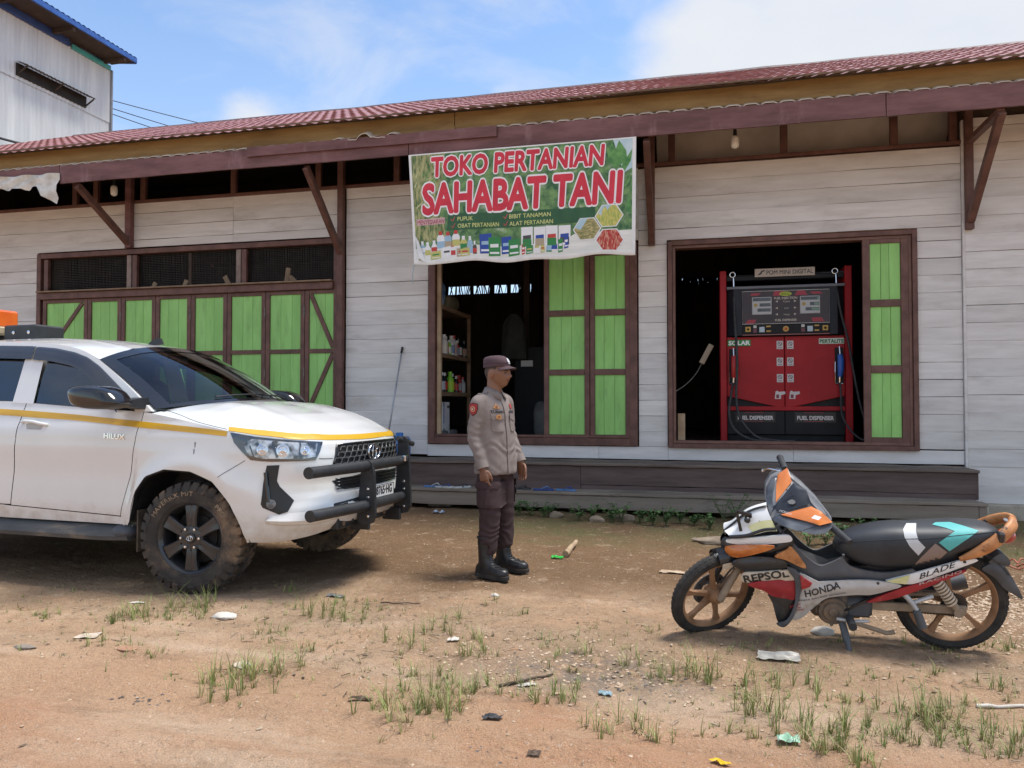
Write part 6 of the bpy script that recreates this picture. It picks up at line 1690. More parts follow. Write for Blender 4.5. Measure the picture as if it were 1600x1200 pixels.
def bvh_of(me): return BVHTree.FromPolygons([v.co.copy() for v in me.vertices], [tuple(p.vertices) for p in me.polygons])
TY = R(-27)                                   # chest direction: to the right of the picture and a little towards the camera
def T(x, y, z, yaw=TY): return Vector((x * math.cos(yaw) - y * math.sin(yaw), x * math.sin(yaw) + y * math.cos(yaw), z))
# joints: right arm (near the camera) and left arm hang straight, slightly bent
RS, RE, RW = T(-.022, -.156, 1.330), T(-.040, -.192, 1.075), T(.052, -.188, .832)
LS, LE, LW = T(-.02, .156, 1.330), T(-.012, .200, 1.085), T(.095, .205, .862)
HIP = [T(-.0, -.078, .88), T(-.0, .078, .88)]
FR, FL = Vector((-.02, -.165, 0)), Vector((.055, .095, 0))                # ankles above the two boots
KR, KL = Vector((.0, -.135, .49)), Vector((.055, .095, .49))
HY = R(-12); HC = Vector((.026, -.005, 1.572))                                # head: turned further to the right
def Hd(x, y, z): return HC + Vector((x * math.cos(HY) - y * math.sin(HY), x * math.sin(HY) + y * math.cos(HY), z))
def head_mb():
    def f(u, v):
        ph = (u - .5) * math.pi; th = 2 * math.pi * v
        x, y, z = math.cos(ph) * math.cos(th), math.cos(ph) * math.sin(th), math.sin(ph)
        X, Y, Z = x * .103, y * .081, z * .126
        if z < 0:
            X += .010 * (-z) * (1 if x > -.2 else -.4); k = 1 - .26 * (-z) ** 1.6; Y *= k
            if x < 0: X *= 1 - .35 * (-z)
        g = lambda a, b, c, s: math.exp(-(((X - a) ** 2 + (Y - b) ** 2 + (Z - c) ** 2) / (s * s)))
        fx = 0.0
        fx += .024 * math.exp(-(Y / .012) ** 2 - ((Z + .032) / .014) ** 2) * (x > 0)          # nose tip
        fx += .014 * math.exp(-(Y / .010) ** 2 - ((Z + .006) / .022) ** 2) * (x > 0)          # bridge
        fx += .008 * math.exp(-((abs(Y) - .012) / .010) ** 2 - ((Z + .036) / .010) ** 2) * (x > 0)
        fx -= .012 * math.exp(-((abs(Y) - .031) / .014) ** 2 - ((Z + .005) / .011) ** 2) * (x > 0)  # eye sockets
        fx += .006 * math.exp(-((abs(Y) - .026) / .03) ** 2 - ((Z - .014) / .010) ** 2) * (x > 0)   # brow
        fx += .010 * math.exp(-(Y / .022) ** 2 - ((Z + .056) / .008) ** 2) * (x > 0)          # lips
        fx += .008 * math.exp(-(Y / .020) ** 2 - ((Z + .068) / .007) ** 2) * (x > 0)
        fx -= .004 * math.exp(-(Y / .03) ** 2 - ((Z + .062) / .003) ** 2) * (x > 0)
        fx += .012 * math.exp(-(Y / .025) ** 2 - ((Z + .098) / .018) ** 2) * (x > 0)          # chin
        Y += math.copysign(.005, Y) * math.exp(-((X - .045) / .03) ** 2 - ((Z + .010) / .018) ** 2) if abs(Y) > .03 else 0
        return Hd(X + fx, Y, Z)
    return MB().grid(f, 64, 96)
def hand(w, d, side, curl):
    """palm, four unequal curled fingers and a thumb; w wrist, d forearm direction"""
    d = d.normalized(); fw = T(1, 0, 0); fw = (fw - d * fw.dot(d)).normalized(); nrm = d.cross(fw) * side     # fw towards the thumb, nrm out of the back of the hand
    L = []
    pal = MB().loft([[w + d * t + fw * (a * wx) + nrm * (b * th) for a, b in ((-1, -.6), (-.6, -1), (.6, -1), (1, -.6), (1, .6), (.6, 1), (-.6, 1), (-1, .6))] for t, wx, th in ((-.03, .026, .020), (.0, .028, .019), (.03, .038, .018), (.06, .043, .017), (.088, .041, .014))])
    L.append(pal)
    for i, (off, ln) in enumerate(((.031, .070), (.0105, .078), (-.0105, .073), (-.031, .058))):
        b0 = w + d * .078 + fw * off; p = [b0 - d * .02]; ang = .0; q = b0; p.append(q)
        for k, sgm in enumerate((.42, .32, .26)):
            ang += curl * (.55 + .25 * i * .5) * (1.0 if k else .6)
            q = q + (d * math.cos(ang) - nrm * math.sin(ang) + fw * off * .5) * ln * sgm; p.append(q)
        L.append(MB().tube(p, [.0098, .0098, .0092, .0085, .0070], 8))
    th0 = w + d * .018 + fw * .026
    p = [th0 - fw * .012, th0 + fw * .014 + d * .012 - nrm * .006, th0 + fw * .026 + d * .042 - nrm * .016, th0 + fw * .024 + d * .066 - nrm * .024, th0 + fw * .017 + d * .084 - nrm * .030]
    L.append(MB().tube(p, [.013, .0135, .0112, .0102, .0078], 8))
    return L
parts = [head_mb()]
parts.append(MB().loft([ering(T(-.012, 0, 1.37), .064, .068), ering(T(-.004, 0, 1.42), .061, .062), ering(Hd(-.022, 0, -.095), .062, .060), ering(Hd(-.018, 0, -.05), .064, .060)]))
for s in (-1, 1):                               # ears
    ear = MB().ball((0, 0, 0), (.021, .010, .034), 12, 8); e2 = MB()
    for x, y, z in ear.v: e2.v.append(Hd(-.008 + x + .15 * z, s * .0860 + y + s * .012 * max(0, -x / .018) , -.012 + z))
    e2.f = ear.f; parts.append(e2)
parts.append(MB().loft([ering(T(0, 0, z), rx, ry, TY) for z, rx, ry in ((.84, .10, .14), (.95, .10, .14), (1.1, .095, .135), (1.25, .092, .14), (1.33, .080, .13), (1.375, .06, .09), (1.41, .045, .06))]))
for S_, E_, W_, sd, cu in ((RS, RE, RW, 1, .55), (LS, LE, LW, -1, .40)):
    parts.append(limb([S_ + (S_ - E_) * .05, S_.lerp(E_, .5), E_, E_.lerp(W_, .5), W_ + (W_ - E_) * .04], [.050, .046, .038, .036, .026]))
    parts += hand(W_ + (W_ - E_) * .03, (W_ - E_) + Vector((-.02, 0, -.10)), sd, cu)
for H_, K_, F_ in ((HIP[0], KR, FR), (HIP[1], KL, FL)):
    parts.append(limb([H_, H_.lerp(K_, .5), K_, K_.lerp(F_, .4), Vector((F_.x, F_.y, .10))], [.078, .070, .055, .050, .038]))
me = fuse(parts, .005, 2, .5, 'body')
body = ob('body', me, m_skin, pp)
# face details
bvb = bvh_of(me)
m_brow = pm('black_hair', (.012, .010, .009), (.026, .022, .020), scale=40, rough=.85); m_lip = pm('lip_tone', (.185, .080, .055), (.22, .10, .07), scale=20, rough=.5); m_eye = pm('eye_dark', (.012, .008, .006), (.02, .014, .010), scale=9, rough=.2); m_sclera = pm('eye_white', (.50, .44, .40), (.58, .52, .47), scale=9, rough=.3)
fd = Hd(1, 0, 0) - Hd(0, 0, 0)
for s in (-1, 1):
    dr = -(fd * .8 + (Hd(0, s, 0) - Hd(0, 0, 0)) * .6)
    ob('eyebrow', drape([Hd(.09, s * a, b) for a, b in ((.012, .014), (.030, .021), (.050, .014), (.051, .008), (.030, .014), (.012, .007))], dr, bvb, .0025, .006), m_brow, body)
    ob('eye', drape([Hd(.09, s * a, b) for a, b in ((.020, -.006), (.030, .0005), (.045, -.006), (.031, -.011))], dr, bvb, .002, .005), m_sclera, body)
    ob('iris', drape([Hd(.09, s * (.033 + .0055 * math.cos(t)), -.0055 + .005 * math.sin(t)) for t in [i * .785 for i in range(8)]], dr, bvb, .0032, .004), m_eye, body)
    ob('eyelid', drape([Hd(.09, s * a, b) for a, b in ((.018, -.0045), (.030, .0035), (.047, -.0045), (.048, -.0085), (.031, -.0015), (.019, -.0085))], dr, bvb, .0035, .005), m_brow, body)
    hr = [Hd(-.02, s * .09, b) + fd * a for a, b in ((.050, .05), (.046, .022), (.030, .024), (.014, .030), (-.014, .026), (-.030, .004), (-.034, -.030), (-.05, -.050), (-.075, -.050), (-.09, .0), (-.09, .05))]
    ob('hair', drape(hr, -(Hd(0, s, 0) - Hd(0, 0, 0)), bvb, .0022, .01), pm('cropped_hair', (.042, .030, .024), (.085, .060, .047), scale=60, rough=.95), body, smooth=180)
ob('lips', drape([Hd(.11, a, b) for a, b in ((-.023, -.0615), (-.010, -.054), (0, -.0555), (.010, -.054), (.023, -.0615), (.010, -.071), (-.010, -.071))], -fd, bvb, .0015, .006), m_lip, body, smooth=180)
ob('mouth_line', drape([Hd(.11, a, b) for a, b in ((-.024, -.0610), (0, -.0605), (.024, -.0610), (.024, -.0630), (0, -.0630), (-.024, -.0630))], -fd, bvb, .0028, .006), pm('mouth_dark', (.06, .022, .018), (.08, .03, .025), scale=9, rough=.8), body)
# ---- shirt
sp_ = [MB().loft([ering(T(ox, 0, z), rx, ry, TY, 30, .88) for z, rx, ry, ox in ((.775, .142, .180, .014), (.80, .144, .182, .014), (.88, .141, .176, .014), (.97, .136, .166, .014), (1.06, .132, .162, .012), (1.15, .126, .158, .010), (1.24, .121, .162, .004), (1.31, .108, .158, -.006), (1.352, .093, .136, -.014), (1.385, .080, .112, -.018), (1.415, .069, .084, -.016), (1.435, .064, .069, -.012))])]
for S_, E_, W_ in ((RS, RE, RW), (LS, LE, LW)):
    a = S_ + (Vector((0, 0, 1.36)) - S_) * .35 + Vector((0, 0, .0))
    sp_.append(limb([a, S_, S_.lerp(E_, .5), E_, E_.lerp(W_, .5), W_], [.062, .066, .058, .052, .049, .045]))
sme = fuse(sp_, .009, 6, .5, 'shirt')
rw = random.Random(3)
for v in sme.vertices:                          # soft folds: at the elbow, under the arm and where the shirt hangs over the belt
    c = v.co; n = v.normal
    w = .0035 * noise.noise(Vector((c.x * 14, c.y * 14, c.z * 9))) + .0025 * noise.noise(Vector((c.x * 30, c.y * 30, c.z * 22 + 4)))
    dE = min((c - RE).length, (c - LE).length)
    w += .0038 * math.exp(-(dE / .10) ** 2) * math.sin(c.z * 105 + 22 * c.x + 6 * noise.noise(c * 7)) + .0032 * math.exp(-((c.z - .95) / .12) ** 2) * math.sin(c.z * 60 + 40 * c.x + 12 * noise.noise(c * 6))
    w += .004 * math.exp(-((c.z - 1.2) / .12) ** 2) * noise.noise(Vector((c.x * 8 + c.z * 12, c.y * 8, 3)))
    v.co = c + n * w
shirt = ob('shirt', sme, m_shirt, pp)
bvs = bvh_of(sme)
def on_shirt(name, pts, d, mat, eps, step=.012, thick=.0, par=None): return ob(name, drape(pts, d, bvs, eps, step, thick), mat, par or shirt, smooth=60)
CH = -T(1, 0, 0)                                 # laying direction on the chest
m_shirt2 = pm('shirt_seam', (.17, .14, .13), (.21, .175, .165), scale=14, rough=.9)
on_shirt('placket', [T(.3, a, z) for a, z in ((-.016, .79), (-.016, 1.40), (.016, 1.40), (.016, .79))], CH, m_shirt, .005, .02, .004)
on_shirt('placket_edge', [T(.3, a, z) for a, z in ((-.020, .79), (-.020, 1.33), (-.0165, 1.33), (-.0165, .79))], CH, pm('dark_edge', (.035, .025, .025), (.05, .035, .035), scale=9, rough=.9), .0055, .02)
for s in (-1, 1):
    pk = on_shirt('chest_pocket', [T(.3, s * a, z) for a, z in ((.038, 1.235), (.128, 1.235), (.128, 1.125), (.118, 1.110), (.048, 1.110), (.038, 1.125))], CH, m_shirt, .006, .02, .005)
    on_shirt('pocket_flap', [T(.3, s * a, z) for a, z in ((.035, 1.245), (.131, 1.245), (.131, 1.208), (.083, 1.192), (.035, 1.208))], CH, m_shirt, .011, .02, .005)
    on_shirt('pocket_shadow_seam', [T(.3, s * a, z) for a, z in ((.034, 1.248), (.132, 1.248), (.132, 1.2455), (.034, 1.2455))], CH, m_shirt2, .0115, .02, 0)
m_gold2 = flat('badge_gold', (.48, .22, .07), .4)
on_shirt('gold_badge', [T(.3, -.083 + .022 * math.cos(t), 1.222 + .019 * math.sin(t)) for t in [i * .628 for i in range(10)]], CH, m_gold2, .017, .01, .003)
on_shirt('gold_badge', [T(.3, -.083 + a, 1.305 + b) for a, b in ((-.026, -.012), (-.012, -.020), (.012, -.020), (.026, -.012), (.010, .006), (0, .022), (-.010, .006))], CH, m_gold2, .006, .01, .003)
for z_ in (1.222, 1.300):
    on_shirt('badge_relief', [T(.3, -.083 + .009 * math.cos(t), z_ + .009 * math.sin(t)) for t in [i * .9 for i in range(7)]], CH, flat('badge_bronze', (.20, .08, .03), .5), .022 if z_ < 1.25 else .0105, .008)
on_shirt('red_badge', [T(.3, .083 + .020 * math.cos(t), 1.305 + .022 * math.sin(t)) for t in [i * .628 for i in range(10)]], CH, flat('badge_red', (.38, .06, .05), .5), .006, .01, .003)
on_shirt('name_tape', [T(.3, a, z) for a, z in ((.038, 1.252), (.128, 1.252), (.128, 1.272), (.038, 1.272))], CH, flat('tape_dark', (.03, .025, .03), .8), .006, .02)
nm_ = text_mb('TUNAN', .032, .0012, align='CENTER', sx=.92); mb = MB()
for x, y, z in nm_.v:
    q = T(.4, -.083 + x, 1.252 + y); h = bvs.ray_cast(q, CH); mb.v.append(tuple((h[0] if h[0] else T(.13, -.083 + x, 1.252 + y)) - CH * (.006 + z)))
mb.f = nm_.f; ob('name_lettering', mb, flat('tape_black', (.010, .010, .014), .8), shirt)
# right shoulder patch, shield with a ring
SH = -T(.30, -1, .0).normalized(); pc = T(.005, -.30, 1.285)
def shield(k): return [pc + T(a * k, 0, b * k) for a, b in ((-.040, .040), (0, .048), (.040, .040), (.042, .0), (.026, -.036), (0, -.055), (-.026, -.036), (-.042, 0))]
on_shirt('shoulder_patch', shield(1.0), SH, flat('patch_black', (.03, .012, .014), .8), .004, .012, .003)
on_shirt('shoulder_patch', shield(.88), SH, flat('patch_red', (.34, .028, .030), .8), .0055, .012)
on_shirt('patch_ring', [pc + T(.022 * math.cos(t), 0, .022 * math.sin(t)) for t in [i * .45 for i in range(14)]], SH, flat('patch_gold', (.52, .34, .20), .8), .007, .01)
on_shirt('patch_ring', [pc + T(.015 * math.cos(t), 0, .015 * math.sin(t)) for t in [i * .45 for i in range(14)]], SH, flat('patch_red', (.34, .028, .030), .8), .0085, .01)
on_shirt('patch_ring', [pc + T(.008 * math.cos(t), 0, .008 * math.sin(t)) for t in [i * .63 for i in range(10)]], SH, flat('patch_cream', (.60, .50, .40), .8), .010, .008)
# collar, epaulettes, collar tabs
col = MB(); rows = []
for i in range(25):
    t = -2.75 + 5.5 * i / 24; k = max(0, math.cos(t))
    ctr = T(-.012, 0, 1.425)
    c_, s_ = math.cos(t + TY), math.sin(t + TY)
    inner = ctr + Vector((c_ * .060, s_ * .062, .028 - .022 * k)); mid = ctr + Vector((c_ * .064, s_ * .068, .034 - .022 * k)); outer = ctr + Vector((c_ * (.090 + .022 * k), s_ * (.094), -.020 - .048 * k))
    rows.append([inner + Vector((0, 0, -.03)), inner, mid, outer, outer - Vector((c_ * .006, s_ * .006, .002))])
rows = [r for i, r in enumerate(rows) if abs(i - 12) > 0]
a_, b_ = MB().loft(rows[:12], cap=False, closed=False), MB().loft(rows[12:], cap=False, closed=False)
for q_ in (a_, b_): ob('collar', q_, m_shirt, shirt, smooth=180)
for s in (-1, 1):
    tb_ = ob('collar_tab', drape([T(.3, s * a, z) for a, z in ((.050, 1.395), (.078, 1.410), (.092, 1.362), (.066, 1.348))], CH * .8 - Vector((0, 0, .5)), BVHTree.FromPolygons([Vector(v) for v in a_.v + b_.v], [tuple(f) for f in a_.f] + [tuple(i + len(a_.v) for i in f) for f in b_.f]), .004, .012, .002), flat('tab_black', (.012, .012, .018), .7), shirt)
    ob('tab_white', drape([T(.3, s * a, z) for a, z in ((.053, 1.392), (.074, 1.403), (.083, 1.372), (.064, 1.362))], CH * .8 - Vector((0, 0, .5)), BVHTree.FromPolygons([Vector(v) for v in a_.v + b_.v], [tuple(f) for f in a_.f] + [tuple(i + len(a_.v) for i in f) for f in b_.f]), .007, .012), flat('tab_white', (.60, .62, .68), .7), shirt)
    on_shirt('epaulette', [T(a, s * b, 1.6) for a, b in ((-.042, .075), (.006, .075), (.000, .155), (-.018, .165), (-.036, .155))], Vector((0, 0, -1)), m_shirt, .006, .02, .004)
for W_, E_ in ((RW, RE), (LW, LE)):
    d = (W_ - E_).normalized(); ob('cuff', MB().tube([W_ - d * .055, W_ - d * .02, W_ + d * .004], [.0490, .0490, .0490], 18, cap=False), m_shirt, shirt, smooth=180)
# ---- trousers
tp_ = [MB().loft([ering(T(.0, 0, z), rx, ry, TY, 26, .9) for z, rx, ry in ((.74, .095, .140), (.80, .100, .148), (.88, .102, .146), (.96, .108, .148), (1.02, .100, .140))])]
for H_, K_, F_ in ((HIP[0], KR, FR), (HIP[1], KL, FL)):
    tp_.append(limb([H_, H_.lerp(K_, .5), K_ + Vector((0, 0, .02)), K_.lerp(F_, .35), K_.lerp(F_, .55) + Vector((.0, 0, .0)), Vector((F_.x - .005, F_.y, .225))], [.086, .096, .084, .076, .075, .062]))
tme = fuse(tp_, .009, 5, .5, 'trousers')
for v in tme.vertices:
    c = v.co; n = v.normal
    w = .004 * noise.noise(Vector((c.x * 12, c.y * 12, c.z * 8))) + .002 * noise.noise(Vector((c.x * 28, c.y * 28, c.z * 20)))
    w += .0048 * math.exp(-((c.z - .33) / .09) ** 2) * math.sin(c.z * 95 + 25 * c.x + 10 * noise.noise(c * 7)) + .003 * math.exp(-((c.z - .50) / .06) ** 2) * math.sin(c.z * 80 + 18 * c.x)
    v.co = c + n * w
tr_ = ob('trousers', tme, m_trou, pp)
bvt = bvh_of(tme)
def on_tr(name, pts, d, eps, thick, par=tr_): return ob(name, drape(pts, d, bvt, eps, .02, thick), m_trou, par, smooth=50)
for s, K_ in ((-1, KR), (1, KL)):
    d = Vector((0, -s, 0)); cx = K_.x + .005; y = K_.y + s * .3
    pk = on_tr('cargo_pocket', [Vector((cx + a, y, z)) for a, z in ((-.085, .70), (.085, .70), (.088, .545), (.075, .53), (-.078, .53), (-.088, .545))], d, .016, .015)
    on_tr('pocket_flap', [Vector((cx + a, y, z)) for a, z in ((-.090, .725), (.090, .725), (.092, .675), (-.092, .675))], d, .023, .010)
    on_tr('pocket_pleat', [Vector((cx + a, y, z)) for a, z in ((-.012, .675), (.012, .675), (.012, .535), (-.012, .535))], d, .021, .006)
# ---- boots
def boot(F_, yaw):
    b = empty('boot', (F_.x, F_.y, 0), yaw, parent=pp)
    up = [MB().loft([ering((x, 0, z), rx, ry, 0, 20) for x, z, rx, ry in ((-.012, .30, .058, .052), (-.012, .26, .060, .054), (-.010, .20, .058, .050), (-.004, .14, .062, .049), (.004, .10, .072, .048), (.006, .06, .084, .046), (.0, .03, .085, .044))]),
          MB().loft([[Vector((x, y * w + .010 * (x / .2) ** 2 * 0, .025 + z * h)) for y, z in ((-1, 0), (-1, .45), (-.75, .85), (-.3, 1), (.3, 1), (.75, .85), (1, .45), (1, 0))] for x, w, h in ((-.085, .030, .06), (-.06, .040, .085), (0, .042, .100), (.05, .043, .092), (.10, .048, .072), (.15, .050, .060), (.185, .042, .052), (.205, .022, .040))])]
    ume = fuse(up, .006, 4, .5, 'boot_upper')
    u = ob('boot_upper', ume, m_boot, b)
    sol = smooth_path([(-.098, 0), (-.085, .036), (-.03, .042), (.05, .044), (.12, .053), (.18, .046), (.212, .018), (.212, -.018), (.18, -.046), (.12, -.053), (.05, -.044), (-.03, -.042), (-.085, -.036)], 4, True)
    ob('sole', MB().prism([(p[0], p[1]) for p in sol], .030, ch=.004), pm('sole_rubber', (.018, .017, .016), (.05, .042, .035), scale=14, rough=.9), b, fix=True)
    bvu = bvh_of(ume)
    for i in range(8):
        z = .285 - i * .022; x = .2
        P = []
        for k in range(7):
            y = -.024 + .048 * k / 6; h = bvu.ray_cast(Vector((.35, y, z - .01 * math.sin(k * math.pi / 6))), Vector((-1, 0, -.25)))
            if h[0]: P.append(h[0] + h[1] * .003)
        if len(P) > 3: ob('lace', MB().tube(P, .0032, 5), m_boot, b)
    ob('boot_collar', MB().tube(ering((-.012, 0, .300), .062, .056, 0, 20), .007, 6, cap=False, closed=True), m_boot, b, smooth=180)
boot(FR, R(-24)); boot(FL, R(-10))
# ---- cap
def cring(z, rx, ry, x=0.0, tl=-.06): return [Hd(x + rx * math.cos(t), ry * math.sin(t), z + tl * -(x + rx * math.cos(t))) for t in [2 * math.pi * j / 36 for j in range(36)]]
cp_ = MB().loft([cring(.042, .110, .088, -.006), cring(.066, .110, .089, -.006), cring(.092, .106, .086, -.012), cring(.112, .097, .079, -.020), cring(.126, .078, .065, -.024), cring(.133, .048, .040, -.024), cring(.135, .004, .004, -.024)], cap=False)
cap_ = ob('cap', cp_, m_cap, pp, smooth=70)
def brim(u, v):
    t = (-1.12 + 2.24 * u); r = 1 + (.56 * max(0, math.cos(t * 1.05)) ** .8) * v
    return Hd(-.006 + .110 * math.cos(t) * r, .089 * math.sin(t) * (1 + .10 * v * math.cos(t)), .050 - .018 * v - .022 * (math.sin(t) ** 2))
bm2 = MB().grid(brim, 24, 8); k = len(bm2.v); bm2.add([(x, y, z - .004) for x, y, z in bm2.v[:]], [f[::-1] for f in bm2.f[:]])
ob('cap_brim', bm2, m_cap, cap_, smooth=60)
bvc = BVHTree.FromPolygons([Vector(v) for v in cp_.v], cp_.f)
ob('cap_badge', drape([Hd(.2, a, b) for a, b in ((-.014, .070), (0, .064), (.014, .070), (.017, .090), (.010, .106), (0, .112), (-.010, .106), (-.017, .090))], -fd, bvc, .003, .01, .002), flat('badge_white', (.66, .67, .68), .4), cap_)
ob('cap_band_seam', MB().tube([p + (p - Hd(-.006, 0, .066)).normalized() * .001 for p in cring(.070, .1105, .0895, -.006)], .0012, 4, cap=False, closed=True), m_trou, cap_)
